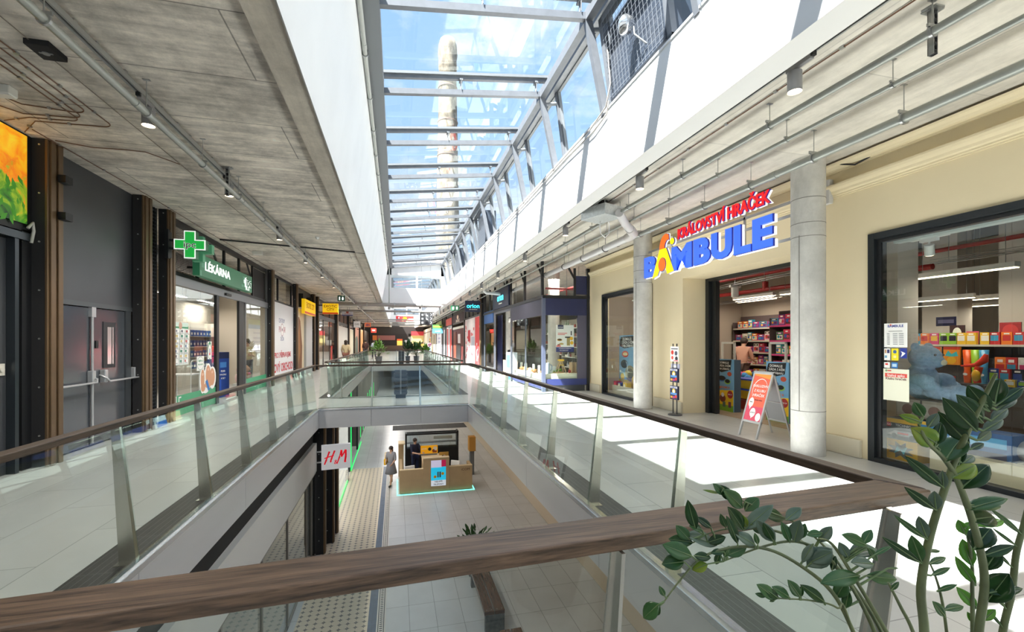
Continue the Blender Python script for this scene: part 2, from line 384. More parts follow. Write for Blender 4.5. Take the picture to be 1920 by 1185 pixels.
def structure():
    f = MB()
    f.box(1.8, 14, -9, 82, -.42, 0); f.box(-11, -1.8, -9, 82, -.42, 0)
    f.box(-1.8, 1.8, -9, 1.42, -.42, 0); f.box(-1.8, 1.8, 11.5, 13.75, -.42, 0); f.box(-1.8, 1.8, 33, 82, -.42, 0)
    struct('floor', f, K_FLOOR)
    t = MB()
    for y0, y1 in ((1.42, 11.5), (13.75, 33)):
        t.box(1.86, 2.13, y0, y1, 0, .006); t.box(-2.13, -1.86, y0, y1, 0, .006)
    struct('trim_1', t, K_GRANITE)
    # metal cladding on the slab edges round both voids, with a bright lip
    for i, (y0, y1) in enumerate(((1.42, 11.5), (13.75, 33))):
        c = MB(); l = MB()
        y = y0
        while y < y1-.1:
            e = min(y+2.35, y1)
            for s in (-1, 1):
                c.box(s*1.80, s*1.77, y+.004, e-.004, -.44, -.035)
            y = e
        x = -1.77
        while x < 1.76:
            c.box(x+.003, min(x+1.18, 1.77)-.003, y0, y0+.03, -.44, -.035); c.box(x+.003, min(x+1.18, 1.77)-.003, y1-.03, y1, -.44, -.035); x += 1.18
        for s in (-1, 1): l.box(s*1.86, s*1.765, y0, y1, -.035, .012)
        l.box(-1.765, 1.765, y0-.05, y0+.035, -.035, .012); l.box(-1.765, 1.765, y1-.035, y1+.05, -.035, .012)
        struct('trim_%d' % (2+2*i), c, K_CLAD, bevel=.004); struct('trim_%d' % (3+2*i), l, K_LIP, bevel=.003)
    # ceilings
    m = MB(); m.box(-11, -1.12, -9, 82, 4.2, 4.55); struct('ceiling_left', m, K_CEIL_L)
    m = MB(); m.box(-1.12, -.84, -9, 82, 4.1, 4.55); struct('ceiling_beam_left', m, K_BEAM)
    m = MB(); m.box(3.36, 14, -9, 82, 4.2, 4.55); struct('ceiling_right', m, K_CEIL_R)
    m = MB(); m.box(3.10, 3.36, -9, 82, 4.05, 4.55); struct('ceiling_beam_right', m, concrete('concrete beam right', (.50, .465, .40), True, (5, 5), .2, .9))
    # white upstands either side of the roof light
    m = MB(); m.hexa([(-1.12,-9,4.5),(-.835,-9,4.052),(-.835,82,4.052),(-1.12,82,4.5),(-.75,-9,6.35),(-.5,-9,6.2),(-.5,82,6.2),(-.75,82,6.35)])
    struct('wall_left_upstand', m, K_WHITE)
    m = MB(); m.box(3.09, 3.38, -9, 82, 4.035, 5.1); struct('wall_right_upstand', m, K_WHITE)
    # white cross bulkheads that end the roof lights
    for i, y in enumerate((29.0, 58.0)):
        m = MB(); m.box(-.8, 3.1, y, y+1.3, 4.02, 4.95); m.box(-.62, -.3, y, y+.3, 4.95, 6.2); m.box(2.75, 3.05, y, y+.3, 4.95, 6.3)
        m.box(-.7, 3.0, y, y+1.3, 5.75, 6.6); m.box(1.2, 1.3, y+.02, y+.2, 4.95, 5.75)
        struct('wall_bulkhead_%d' % (i+1), m, K_WHITE)
        g = MB(); g.box(-.3, 2.75, y+.12, y+.14, 4.95, 5.75); struct('window_%d' % (4+i), g, K_SKYGLASS)
    # right wall with openings
    m = MB()
    X0, X1 = 6.2, 6.42
    m.box(X0, X1, -9, 1.3, 0, 4.2); m.box(X0, X1, 1.3, 4.75, 3.05, 4.2)
    m.box(X0, X1, 4.75, 5.1, 0, 4.2); m.box(X0, 6.84, 5.1, 5.62, 0, 4.2); m.box(X0, 6.84, 8.87, 10.1, 0, 4.2)
    m.box(X0, 6.84, 5.62, 8.87, 3.02, 4.2)
    m.box(X0, X1, 10.1, 12.95, 3.06, 4.2); m.box(X0, X1, 12.95, 14.05, 0, 4.2)
    struct('wall_right', m, K_CREAM)
    b = MB()
    for y0, y1 in ((-9, 1.25), (4.84, 5.62), (8.87, 10.0), (13.05, 14.05)):
        b.box(6.145, 6.2, y0, y1, 0, .25)
    b.box(6.145, 6.84, 5.57, 5.62, 0, .25)
    struct('baseboard_right', b, M('pale stone skirting', (.66, .60, .46), .7), bevel=.012)
    c = MB()
    prof = [(6.2, 3.69), (6.18, 3.69), (6.18, 3.71), (6.165, 3.715), (6.165, 3.735), (6.145, 3.75), (6.135, 3.78), (6.105, 3.81), (6.09, 3.84), (6.09, 3.865), (6.2, 3.88)]
    c.prism([(x, 0, z) for x, z in prof], (0, -9, 0), (0, 23.05, 0))
    prof = [(6.2, 4.05), (6.17, 4.05), (6.17, 4.075), (6.14, 4.085), (6.12, 4.115), (6.09, 4.14), (6.08, 4.165), (6.2, 4.17)]
    c.prism([(x, 0, z) for x, z in prof], (0, -9, 0), (0, 23.05, 0))
    struct('trim_6', c, K_CREAM)
    # back walls, ends
    m = MB(); m.box(14, 14.2, -9, 82, -.4, 4.6); struct('wall_far_right', m, K_INNER)
    m = MB(); m.box(-11.2, -11, -9, 82, -.4, 4.6); struct('wall_far_left', m, K_INNER)
    m = MB(); m.box(-11, 14, 82, 82.2, -.4, 6.6); struct('wall_end', m, M('end wall', (.16, .14, .12), .8))
    m = MB()
    m.box(-11.2, -4.4, -9.2, -9, -4.5, 4.6); m.box(6.2, 14.2, -9.2, -9, -4.5, 4.6); m.box(-4.4, 6.2, -9.2, -9, -4.5, 0)
    struct('wall_behind', m, K_WHITE)
    # lower storey
    m = MB(); m.box(-2.25, 9, -9, 82, -4.7, -4.5); struct('floor_lower', m, K_LOWTILE)
    m = MB(); m.box(4.92, 5.1, -9, 82, -4.5, -.42); struct('wall_lower_right', m, M('lower wall', (.62, .52, .40), .7))
    m = MB(); m.box(-6.2, -6.0, -9, 82, -4.5, -.42); struct('wall_lower_left', m, K_INNER)
    m = MB(); m.box(-6, -2.25, -9, 82, -4.7, -4.505); struct('floor_shop_lower', m, M('white shop floor', (.7, .7, .69), .25))
    m = MB(); m.box(-6, 5, 82, 82.2, -4.7, -.4); struct('wall_lower_end', m, K_INNER)
structure()

def pattern_floor():
    # encaustic tile carpet with blue and black borders
    name = 'encaustic tiles'
    m, nt, b = _new(name); N = nt.nodes.new; L = nt.links.new
    def math_(op, a, b_=None, c=None):
        n = N('ShaderNodeMath'); n.operation = op
        for i, x in enumerate((a, b_, c)):
            if x is None: continue
            if isinstance(x, (int, float)): n.inputs[i].default_value = x
            else: L(x, n.inputs[i])
        return n.outputs[0]
    tc = N('ShaderNodeTexCoord'); sp = N('ShaderNodeSeparateXYZ'); L(tc.outputs['Object'], sp.inputs[0])
    S = .17
    def cell(o, off): return math_('SUBTRACT', math_('FRACT', math_('ADD', math_('MULTIPLY', o, 1/S), off)), .5)
    x = cell(sp.outputs[0], .0); y = cell(sp.outputs[1], .0)
    ax = math_('ABSOLUTE', x); ay = math_('ABSOLUTE', y)
    # small dark lozenge on every corner of a pale octagon, with a pale eye
    cx = math_('SUBTRACT', .5, ax); cy = math_('SUBTRACT', .5, ay)
    d = math_('ADD', cx, cy)
    loz = math_('LESS_THAN', d, .25); eye = math_('LESS_THAN', d, .135); dot = math_('LESS_THAN', d, .07)
    arm = math_('LESS_THAN', math_('MINIMUM', cx, cy), .022); far = math_('LESS_THAN', d, .36); arm = math_('MULTIPLY', arm, far)
    dark = math_('MAXIMUM', arm, math_('MAXIMUM', math_('SUBTRACT', loz, eye), dot))
    line = math_('MULTIPLY', math_('LESS_THAN', math_('MINIMUM', cx, cy), .012), .22)
    dark = math_('MAXIMUM', dark, line)
    mx = N('ShaderNodeMix'); mx.data_type = 'RGBA'; L(dark, mx.inputs[0]); mx.inputs[6].default_value = (.74, .645, .51, 1); mx.inputs[7].default_value = (.055, .06, .08, 1)
    L(mx.outputs[2], b.inputs['Base Color']); b.inputs['Roughness'].default_value = .3
    o = MB(); o.box(-2.1, -.6, -9, 22.9, -4.5, -4.494); struct('floor_patterned', o, m)
    o = MB(); o.box(-.6, -.42, -9, 23.0, -4.5, -4.494)
    struct('trim_7', o, tiles('blue border tiles', (.06, .095, .16), (.075, .11, .18), (.03, .05, .08), .17, .17, .002, .35, 0, (0, 0, 0), 0, .15, 6))
    m2, nt, b = _new('black and white border'); N = nt.nodes.new; L = nt.links.new
    tc = N('ShaderNodeTexCoord'); sp = N('ShaderNodeSeparateXYZ'); L(tc.outputs['Object'], sp.inputs[0])
    u = math_('MULTIPLY', math_('ADD', sp.outputs[0], .42), 1/.19)
    fr = math_('FRACT', math_('MULTIPLY', sp.outputs[1], 1/.075))
    st = math_('MULTIPLY', math_('GREATER_THAN', fr, .5), math_('LESS_THAN', math_('ABSOLUTE', math_('SUBTRACT', u, .5)), .16))
    ln = math_('LESS_THAN', math_('ABSOLUTE', math_('SUBTRACT', math_('ABSOLUTE', math_('SUBTRACT', u, .5)), .30)), .05)
    mx = N('ShaderNodeMix'); mx.data_type = 'RGBA'; L(math_('MAXIMUM', st, ln), mx.inputs[0]); mx.inputs[6].default_value = (.62, .60, .56, 1); mx.inputs[7].default_value = (.04, .045, .06, 1)
    L(mx.outputs[2], b.inputs['Base Color']); b.inputs['Roughness'].default_value = .35
    o = MB(); o.box(-.42, -.23, -9, 23.0, -4.5, -4.494); struct('trim_8', o, m2)
    o = MB(); o.box(-.25, 4.9, 32.2, 34, -4.5, -4.488)
    tag(o.build('entrance_mat', tiles('ribbed mat', (.06, .062, .066), (.07, .07, .075), (.02, .02, .022), .6, .06, .012, .8, 0)), 'long dark ribbed entrance mat across the lower floor beyond the kiosk', 'mat')
pattern_floor()

# ---------------------------------------------------------------- roof light
RP = 2.25; RY = 6.42
def skylight(name, k0, k1, y_end=None):
    w = thing(name, None, None, kind='structure')
    ys = [RY+RP*k for k in range(k0, k1+1)]
    ya, yb = ys[0], ys[-1]
    def obl(p0, p1, wy, th, lift):     # bar in the x,z plane centred on y=0, thickness th perpendicular
        p0 = Vector(p0); p1 = Vector(p1); d = (p1-p0).normalized(); n = Vector((-d.z, 0, d.x))
        if n.z < 0 and abs(n.z) > .3: n = -n
        a, b = p0+n*lift, p1+n*lift; c, e = b+n*th, a+n*th
        m = MB(); m.prism([tuple(a), tuple(b), tuple(c), tuple(e)], (0, -wy/2, 0), (0, wy, 0)); return m
    eave = (-.42, 0, 6.14); apex = (2.83, 0, 6.5); foot = (3.13, 0, 5.08)
    raf = obl(eave, apex, .09, .10, 0)
    gb = obl((-.42, 0, 6.14), (3.0, 0, 6.52), .075, .07, .30)
    po = obl(apex, foot, .09, .11, -.055)
    mu = MB(); mu.prism([(3.10, 0, 6.72), (3.17, 0, 6.72), (3.42, 0, 5.08), (3.32, 0, 5.08)], (0, -.035, 0), (0, .07, 0))
    br = MB()
    for x in (-.25, 1.2, 2.7):
        z = 6.24+(x+.42)*.1107
        br.cyl((x, 0, z), (x, 0, z+.22), .014, n=8); br.box(x-.03, x+.03, -.07, .07, z+.17, z+.2); br.cyl((x, -.06, z), (x+.0, -.06, z+.2), .007, n=6)
    br.cyl((2.86, 0, 6.36), (3.14, 0, 6.42), .035, n=10)
    protos = [raf.build('rafter', K_STEEL), gb.build('glazing_bar', K_STEEL), po.build('post', K_STEEL), mu.build('mullion', K_STEEL), br.build('glazing_bracket', K_STEEL2)]
    for i, y in enumerate(ys):
        for p in protos:
            o = p if i == 0 else p.copy()
            if i: COL.objects.link(o)
            o.location = (0, y, 0); o.parent = w
    pan = MB(); pan.use(K_SKYGLASS)
    d = Vector((3.42, 0, .38)).normalized(); n = Vector((-d.z, 0, d.x))
    a = Vector(eave)+n*.38; b = Vector((3.0, 0, 6.52))+n*.38
    pan.prism([tuple(a), tuple(b), tuple(b+n*.014), tuple(a+n*.014)], (0, .045, 0), (0, RP-.09, 0))
    p2 = MB(); p2.use(K_SKYGLASS).prism([(3.16, 0, 6.72), (3.174, 0, 6.72), (3.414, 0, 5.1), (3.40, 0, 5.1)], (0, .045, 0), (0, RP-.09, 0))
    fr = MB()   # frame around each steep pane
    for y0, y1 in ((.035, .075), (RP-.075, RP-.035)):
        fr.prism([(3.13, 0, 6.72), (3.19, 0, 6.72), (3.43, 0, 5.1), (3.37, 0, 5.1)], (0, y0, 0), (0, y1-y0, 0))
    fr.prism([(3.355, 0, 5.2), (3.42, 0, 5.2), (3.43, 0, 5.1), (3.37, 0, 5.1)], (0, .04, 0), (0, RP-.08, 0))
    fr.prism([(3.13, 0, 6.72), (3.19, 0, 6.72), (3.205, 0, 6.62), (3.145, 0, 6.62)], (0, .04, 0), (0, RP-.08, 0))
    frb = MB()
    for x0 in (0,):
        a2 = Vector(eave)+n*.36; b2 = Vector((3.0, 0, 6.52))+n*.36
        for y0, y1 in ((.035, .075), (RP-.075, RP-.035)):
            frb.prism([tuple(a2), tuple(b2), tuple(b2+n*.05), tuple(a2+n*.05)], (0, y0, 0), (0, y1-y0, 0))
    ps = [pan.build('roof_pane'), p2.build('steep_pane'), fr.build('steep_frame', K_STEEL2), frb.build('roof_frame', K_STEEL2)]
    for i, y in enumerate(ys[:-1]):
        for p in ps:
            o = p if i == 0 else p.copy()
            if i: COL.objects.link(o)
            o.location = (0, y, 0); o.parent = w
    L_ = yb-ya+.1
    m = MB()
    m.box(2.78, 2.90, ya-.05, yb+.05, 6.48, 6.60)           # steel ridge tube
    m.prism([(2.92, 0, 6.80), (3.22, 0, 6.80), (3.22, 0, 6.9), (2.92, 0, 6.9)], (0, ya-.05, 0), (0, L_, 0))
    m.prism([(3.02, 0, 6.62), (3.16, 0, 6.64), (3.16, 0, 6.8), (3.0, 0, 6.8)], (0, ya-.05, 0), (0, L_, 0))
    m.build('ridge_beam', K_STEEL, w)
    m = MB(); m.box(-.53, -.22, ya-.05, yb+.05, 6.14, 6.38); m.box(-.60, -.38, ya-.05, yb+.05, 6.30, 6.56); m.build('eave_gutter', K_STEEL2, w)
    m = MB(); m.box(3.075, 3.45, ya-.05, yb+.05, 5.10, 5.13); m.build('sill_flashing', K_WHITE, w)
    return w
skylight('window_1', -7, 10)
skylight('window_2', 11, 22)
skylight('window_3', 23, 33)

# ---------------------------------------------------------------- unseen end facade behind the viewer, glazed to let in added skylight
def facade():
    w = thing('window_6', None, None, kind='structure')
    f = MB()
    for x in (-4.4, -2.25, -.1, 2.05, 4.15, 6.15): f.box(x-.04, x+.04, -9.15, -9.03, 0, 4.2)
    for z in (.06, 2.4, 4.14): f.box(-4.4, 6.2, -9.14, -9.04, z-.04, z+.04)
    f.build('frame', K_BLACK, w)
    g = MB(); g.box(-4.4, 6.2, -9.1, -9.088, .05, 4.15); g.build('pane', K_DKGLASS, w)
facade()

# ---------------------------------------------------------------- balustrades
K_RAILW = wood('rail oak', (.022, .012, .007), (.105, .066, .040), 'Y', .5)
K_RAILWX = wood('rail oak crosswise', (.024, .013, .007), (.16, .098, .060), 'X', .5, 1.0)
def balustrade(label, A, B, n, posts, rail_w, lean=.11, H=1.0, ends=(.0, .0), railmat=None, rail_pts=None, post_side=1, flat=False):
    """A,B: base line ends (x,y); n: unit vector away from the void; posts: distances along AB"""
    A = Vector((*A, 0)); B = Vector((*B, 0)); n = Vector((*n, 0)); d = (B-A).normalized(); Ln = (B-A).length
    w = thing('glass_balustrade', label, 'balustrade', tuple(A))
    top = n*lean+Vector((0, 0, H))
    # glass panes
    edges = [0]+[p for p in posts if .15 < p < Ln-.15]+[Ln]
    for a, b in zip(edges, edges[1:]):
        g = MB(); t = n*.014
        p = [d*(a+.006), d*(b-.006)]
        lo = Vector((0, 0, -.02)); tp = top-Vector((0, 0, .02))
        g.hexa([p[0]+lo, p[1]+lo, p[1]+lo+t, p[0]+lo+t, p[0]+tp, p[1]+tp, p[1]+tp+t, p[0]+tp+t])
        g.build('glass_pane', K_RAILGLASS, w)
    # blade posts, tapering upward, standing behind the glass
    for s in posts:
        q = MB(); th = d*.006; o1 = n*.022
        b0 = d*s+o1; wb, wt = .115, .055
        q.hexa([b0-th, b0+th, b0+th+n*wb, b0-th+n*wb, b0-th+top-Vector((0,0,.01)), b0+th+top-Vector((0,0,.01)), b0+th+top-Vector((0,0,.01))+n*wt, b0-th+top-Vector((0,0,.01))+n*wt])
        q.hexa([b0-d*.022, b0+d*.022, b0+d*.022+n*.012, b0-d*.022+n*.012, b0-d*.014+top, b0+d*.014+top, b0+d*.014+top+n*.01, b0-d*.014+top+n*.01])
        q.hexa([b0-d*.05, b0+d*.05, b0+d*.05+n*.13, b0-d*.05+n*.13, b0-d*.05+Vector((0,0,.012)), b0+d*.05+Vector((0,0,.012)), b0+d*.05+n*.13+Vector((0,0,.012)), b0-d*.05+n*.13+Vector((0,0,.012))])
        q.build('post', K_STAIN, w)
    # clamping channel at the foot
    c = MB(); a = -n*.005; b = n*.05
    c.hexa([a, d*Ln+a, d*Ln+b, b, a+Vector((0,0,.03)), d*Ln+a+Vector((0,0,.03)), d*Ln+b+Vector((0,0,.03)), b+Vector((0,0,.03))])
    c.build('base_channel', K_STAIN, w)
    r = MB()
    if rail_pts: r.hexa([Vector(p)-A for p in rail_pts])
    else:
        c0 = top+n*.0-d*ends[0]; c1 = top+d*(Ln+ends[1])
        a0, b0 = -n*.005, n*(rail_w-.005); z0, z1 = Vector((0,0,0)), Vector((0,0,.042))
        r.hexa([c0+a0, c1+a0, c1+b0, c0+b0, c0+a0+z1, c1+a0+z1, c1+b0+z1, c0+b0+z1])
    r.build('handrail', railmat or K_RAILW, w, bevel=.006, seg=3)
    return w
Zr = 1.037
# right and left of the near void (mitred into the front rail)
def railpts(x0, x1, ya, yb, yc, yd, z0=.995, z1=1.037):
    return [(x0, ya, z0), (x1, yb, z0), (x1, yc, z0), (x0, yd, z0), (x0, ya, z1), (x1, yb, z1), (x1, yc, z1), (x0, yd, z1)]
py = [2.78, 4.1, 5.41, 6.72, 8.0, 9.35, 10.63]
balustrade('glass balustrade with wooden rail on the right of the near void, facing the toy shop', (1.79, 1.5), (1.79, 11.42), (1, 0),
           [y-1.5 for y in py], .08, rail_pts=[(1.9, 1.44, .995), (1.975, 1.29, .995), (1.975, 11.92, .995), (1.9, 11.84, .995), (1.9, 1.44, 1.037), (1.975, 1.29, 1.037), (1.975, 11.92, 1.037), (1.9, 11.84, 1.037)])
balustrade('glass balustrade with wooden rail on the left of the near void, facing the pharmacy', (-1.79, 11.42), (-1.79, 1.5), (-1, 0),
           [11.42-y for y in (10.45, 9.15, 7.86, 6.52, 5.22, 3.85, 2.5)], .08, rail_pts=[(-1.975, 1.05, .995), (-1.895, 1.19, .995), (-1.895, 11.84, .995), (-1.975, 11.92, .995), (-1.975, 1.05, 1.037), (-1.895, 1.19, 1.037), (-1.895, 11.84, 1.037), (-1.975, 11.92, 1.037)])
balustrade('glass balustrade across the far end of the near void, along the bridge', (-1.79, 11.52), (1.79, 11.52), (0, 1),
           [1.21, 2.37], .08, lean=.33, rail_pts=[(-1.89, 11.855, .995), (1.89, 11.855, .995), (1.97, 11.935, .995), (-1.97, 11.935, .995), (-1.89, 11.855, 1.037), (1.89, 11.855, 1.037), (1.97, 11.935, 1.037), (-1.97, 11.935, 1.037)])
# front rail nearest the viewer
def front_balustrade():
    A = Vector((-1.75, 1.37, 0)); B = Vector((1.74, 1.46, 0))
    w = balustrade('wide dark oak handrail on glass crossing the whole foreground', (A.x, A.y), (B.x, B.y), (0, -1), [1.09, 2.385, 3.485], .15, lean=.17, railmat=K_RAILWX,
        rail_pts=[(-1.97, 1.042, .992), (1.97, 1.275, .992), (1.895, 1.43, .992), (-1.89, 1.175, .992), (-1.97, 1.042, 1.037), (1.97, 1.275, 1.037), (1.895, 1.43, 1.037), (-1.89, 1.175, 1.037)])
front_balustrade()
# far void
balustrade('glass balustrade on the far side of the bridge, at the start of the second void', (1.79, 13.75), (-1.79, 13.75), (0, -1), [.25, 3.3], .08, lean=.1)
balustrade('glass balustrade on the right of the second void', (1.79, 13.75), (1.79, 33), (1, 0), [1.3*i+.6 for i in range(15)], .08)
balustrade('glass balustrade on the left of the second void', (-1.79, 33), (-1.79, 13.75), (-1, 0), [1.3*i+.6 for i in range(15)], .08)
balustrade('glass balustrade at the far end of the second void, in front of the planters', (-1.79, 33), (1.79, 33), (0, 1), [.25, 1.8, 3.3], .08)
# ================================================================ LEFT SIDE, UPPER STOREY
XW = -4.5
def glassbox(mb, x, y0, y1, z0, z1, t=.012): mb.box(x-t, x, y0, y1, z0, z1)
def steel_post(y, label, x=-4.5, z0=0, z1=4.2, s=1, w=.28, depth=.17, bolts=True):
    """riveted old steel stanchion: black web, brown outer flange; s=+1 stands on the left wall, -1 on the right"""
    o = thing('steel_post', label, 'post', (x, y, z0))
    h = z1-z0
    m = MB(); m.box(0, s*(depth-.03), .0, w-.02, 0, h); m.build('web', K_BLACK2, o)
    m = MB(); m.box(s*(depth-.03), s*depth, -.005, w, 0, h); m.box(s*depth, s*(depth+.022), .03, w*.42, 0, h); m.box(s*depth, s*(depth+.022), w*.58, w-.03, 0, h)
    m.build('flange', K_BRONZE, o, bevel=.006)
    if bolts:
        m = MB(); z = .4
        while z < h: m.cyl((s*depth*.5, -.002, z), (s*depth*.5, -.012, z), .011, n=8); z += .62
        m.build('rivets', M('zinc bolt', (.6, .6, .58), .3, .8), o)
    return o
steel_post(7.1, 'riveted brown steel post between the fruit poster and the charcoal fire door')
steel_post(9.38, 'riveted brown steel post just past the charcoal fire door')
steel_post(10.28, 'riveted brown steel post beside the green pharmacy cross')
steel_post(17.95, 'riveted brown steel post between pharmacy glass and white banner')
steel_post(22.1, 'riveted brown steel post at the far edge of the white banner')
steel_post(26.6, 'brown steel post just past the yellow wall sign')
steel_post(27.9, 'brown steel post behind the projecting yellow sign', bolts=False)
steel_post(36.6, 'dark steel post beyond the projecting yellow sign', w=.5, bolts=False)
for i, (y, lab) in enumerate(((45.5, 'dark steel post beside the white hanging sign on the left'), (51.5, 'dark steel post before the pink arched shopfront'), (59, 'dark steel post past the pink arched shopfront'), (66, 'small far dark post before the red hanging sign'))):
    steel_post(y, lab, w=.45, bolts=False)

def left_wall():
    # solid bits of wall: behind the poster, edges
    m = MB(); m.box(XW-.2, XW, -9, 6.05, 0, 4.2); m.box(XW-.12, XW, 6.05, 7.1, 2.98, 4.2); m.box(XW-.12, XW, 6.95, 7.1, 0, 3.0); m.box(XW-.25, XW-.1, 6.0, 6.95, 0, 3.0)
    struct('wall_left', m, K_BLACK)
    d = thing('door_1', None, None, kind='structure')
    q = MB(); q.box(XW-.1, XW-.06, 6.05, 6.8, 0, 2.85); q.build('leaf', K_CHAR, d)
    q = MB(); q.box(XW-.06, XW-.035, 6.66, 6.75, 1.2, 1.34); q.cyl((XW-.035, 6.70, 1.27), (XW-.02, 6.70, 1.27), .03); q.build('lock', M('cream lock', (.6, .58, .52), .4), d)
    q = MB(); q.box(XW-.07, XW+.05, 6.0, 7.0, 2.86, 2.95); q.box(XW-.06, XW+.03, 6.8, 6.86, 0, 2.86); q.build('frame', M('aluminium black', (.05, .06, .07), .3, .6), d)
    q = MB(); q.tube([(XW+.04, 6.98, 3.02), (XW+.06, 7.03, 3.1), (XW+.05, 7.06, 3.0), (XW+.03, 7.05, 2.85)], .018); q.build('cable_sleeve', M('pale sleeve', (.6, .6, .55), .5), d)
    # fire door bay
    m = MB(); m.box(XW-.06, XW-.02, 7.3, 9.45, 2.2, 4.2); struct('wall_left_panel', m, K_CHAR)
    d = thing('door_2', None, None, kind='structure')
    gl = M('glossy charcoal door', (.075, .085, .10), .16, .1, coat=.6)
    q = MB(); q.box(XW-.07, XW-.03, 7.42, 8.27, .02, 2.12); q.build('leaf', gl, d, bevel=.004)
    q = MB(); q.box(XW-.07, XW-.03, 8.29, 9.2, .02, 2.12); q.build('leaf', gl, d, bevel=.004)
    q = MB(); q.box(XW-.06, XW-.0, 7.36, 9.38, 2.13, 2.2); q.box(XW-.06, XW-.01, 9.21, 9.36, 0, 2.13); q.box(XW-.06, XW-.01, 7.36, 7.41, 0, 2.13); q.build('frame', M('charcoal frame', (.09, .10, .11), .35, .3), d)
    q = MB(); q.box(XW-.031, XW-.018, 8.60, 8.92, 1.18, 1.92); q.build('window_rim', M('window rim', (.03, .03, .035), .4), d)
    q = MB(); q.box(XW-.02, XW-.014, 8.70, 8.80, 1.24, 1.84); q.box(XW-.02, XW-.014, 8.83, 8.86, 1.24, 1.84); q.build('window_slot', M('slot glass', (.5, .52, .52), .1, .3), d)
    sil = M('silver push bar', (.55, .56, .58), .3, .5)
    q = MB(); q.cyl((XW-.005, 8.30, .05), (XW-.005, 8.30, 2.1), .018); q.box(XW-.03, XW+.02, 8.25, 8.35, 1.98, 2.13); q.build('lock_rod', sil, d)
    for y0, y1 in ((7.45, 8.28), (8.52, 9.42)):
        q = MB(); q.tube([(XW-.03, y0, 1.08), (XW+.07, y0, 1.03), (XW+.09, y0+.04, .98), (XW+.09, y1-.04, .98), (XW+.07, y1, 1.03), (XW-.03, y1, 1.08)], .016)
        q.build('push_bar', sil, d)
        for y in (y0+.04, y1-.02):
            q = MB(); q.box(XW-.03, XW+.05, y-.04, y+.04, .96, 1.16); q.build('bar_housing', sil, d, bevel=.012)
    q = MB(); q.box(XW-.02, XW-.01, 8.40, 8.46, 1.5, 1.62); q.build('keyhole_plate', K_BLACK, d)
    # grille bay
    m = MB(); m.box(XW-.05, XW-.04, 9.66, 10.28, 0, 4.2)
    struct('wall_left_grille_back', m, K_BLACK2)
    g = MB()
    for k in range(60): g.box(XW-.035, XW-.025, 9.66, 10.28, k*.07, k*.07+.02)
    for k in range(8): g.box(XW-.03, XW-.02, 9.68+k*.083, 9.69+k*.083, 0, 4.2)
    tag(g.build('wall_grille', M('grille bars', (.05, .06, .075), .4, .4)), 'narrow dark ventilation grille between two brown steel posts', 'grille')
    for z, l_ in ((3.26, 'lower'), (3.75, 'upper')):
        q = MB(); q.box(-4.31, -4.22, 7.24, 7.38, z-.05, z+.05)
        tag(q.build('bracket_plate', K_BLACK, bevel=.004), l_+' black bracket plate on the brown post nearest the fire door', 'bracket')
left_wall()

# light up fruit poster
OR = C(255, 170, 20, .5, 0)
def fruit_poster():
    T = frame((XW+.02, 6.0, 3.07), (0, 1, 0), (0, 0, 1))
    m, nt, b = _new('fruit print'); N = nt.nodes.new; L = nt.links.new
    tc = N('ShaderNodeTexCoord'); no = N('ShaderNodeTexNoise'); no.inputs['Scale'].default_value = 4.5; no.inputs['Detail'].default_value = 6; no.inputs['Distortion'].default_value = 1.2
    L(tc.outputs['Object'], no.inputs['Vector'])
    sp = N('ShaderNodeSeparateXYZ'); L(tc.outputs['Object'], sp.inputs[0])
    mr = N('ShaderNodeMapRange'); mr.inputs[1].default_value = 3.07; mr.inputs[2].default_value = 4.15; mr.inputs[3].default_value = -.32; mr.inputs[4].default_value = .32; L(sp.outputs[2], mr.inputs[0])
    ad = N('ShaderNodeMath'); L(no.outputs['Fac'], ad.inputs[0]); L(mr.outputs[0], ad.inputs[1])
    r = N('ShaderNodeValToRGB'); L(ad.outputs[0], r.inputs[0]); e = r.color_ramp.elements
    e[0].position = .15; e[0].color = (.01, .05, .01, 1); e[1].position = .95; e[1].color = (.9, .62, .03, 1)
    for p, c in ((.3, (.05, .22, .01, 1)), (.42, (.32, .42, .02, 1)), (.52, (.85, .20, .01, 1)), (.66, (.95, .38, .01, 1))):
        q = e.new(p); q.color = c
    L(r.outputs[0], b.inputs['Base Color']); L(r.outputs[0], b.inputs['Emission Color']); b.inputs['Emission Strength'].default_value = .45; b.inputs['Roughness'].default_value = .4
    p = panel('poster', T, 1.0, 1.1, m, [], edge=K_BLACK, t=.02)
    lf = MB(); rnd = random.Random(3)
    for i in range(16):
        y = 6.3+rnd.random()*.65; z = 3.1+rnd.random()*.55; a = rnd.uniform(-2.4, -.8); l = rnd.uniform(.08, .17)
        d = Vector((0, math.cos(a), math.sin(a))); n = Vector((0, -d.z, d.y))*l*.22; c = Vector((XW+.0215+i*.0002, y, z))
        lf.add([c, c+d*l*.5+n, c+d*l, c+d*l*.5-n], [(0, 3, 2, 1)])
    lf.build('printed_leaves', C(60, 130, 30, .5, .35), p)
    tag(p, 'glowing orange and green fruit orchard poster high above the grey door', 'poster')
fruit_poster()

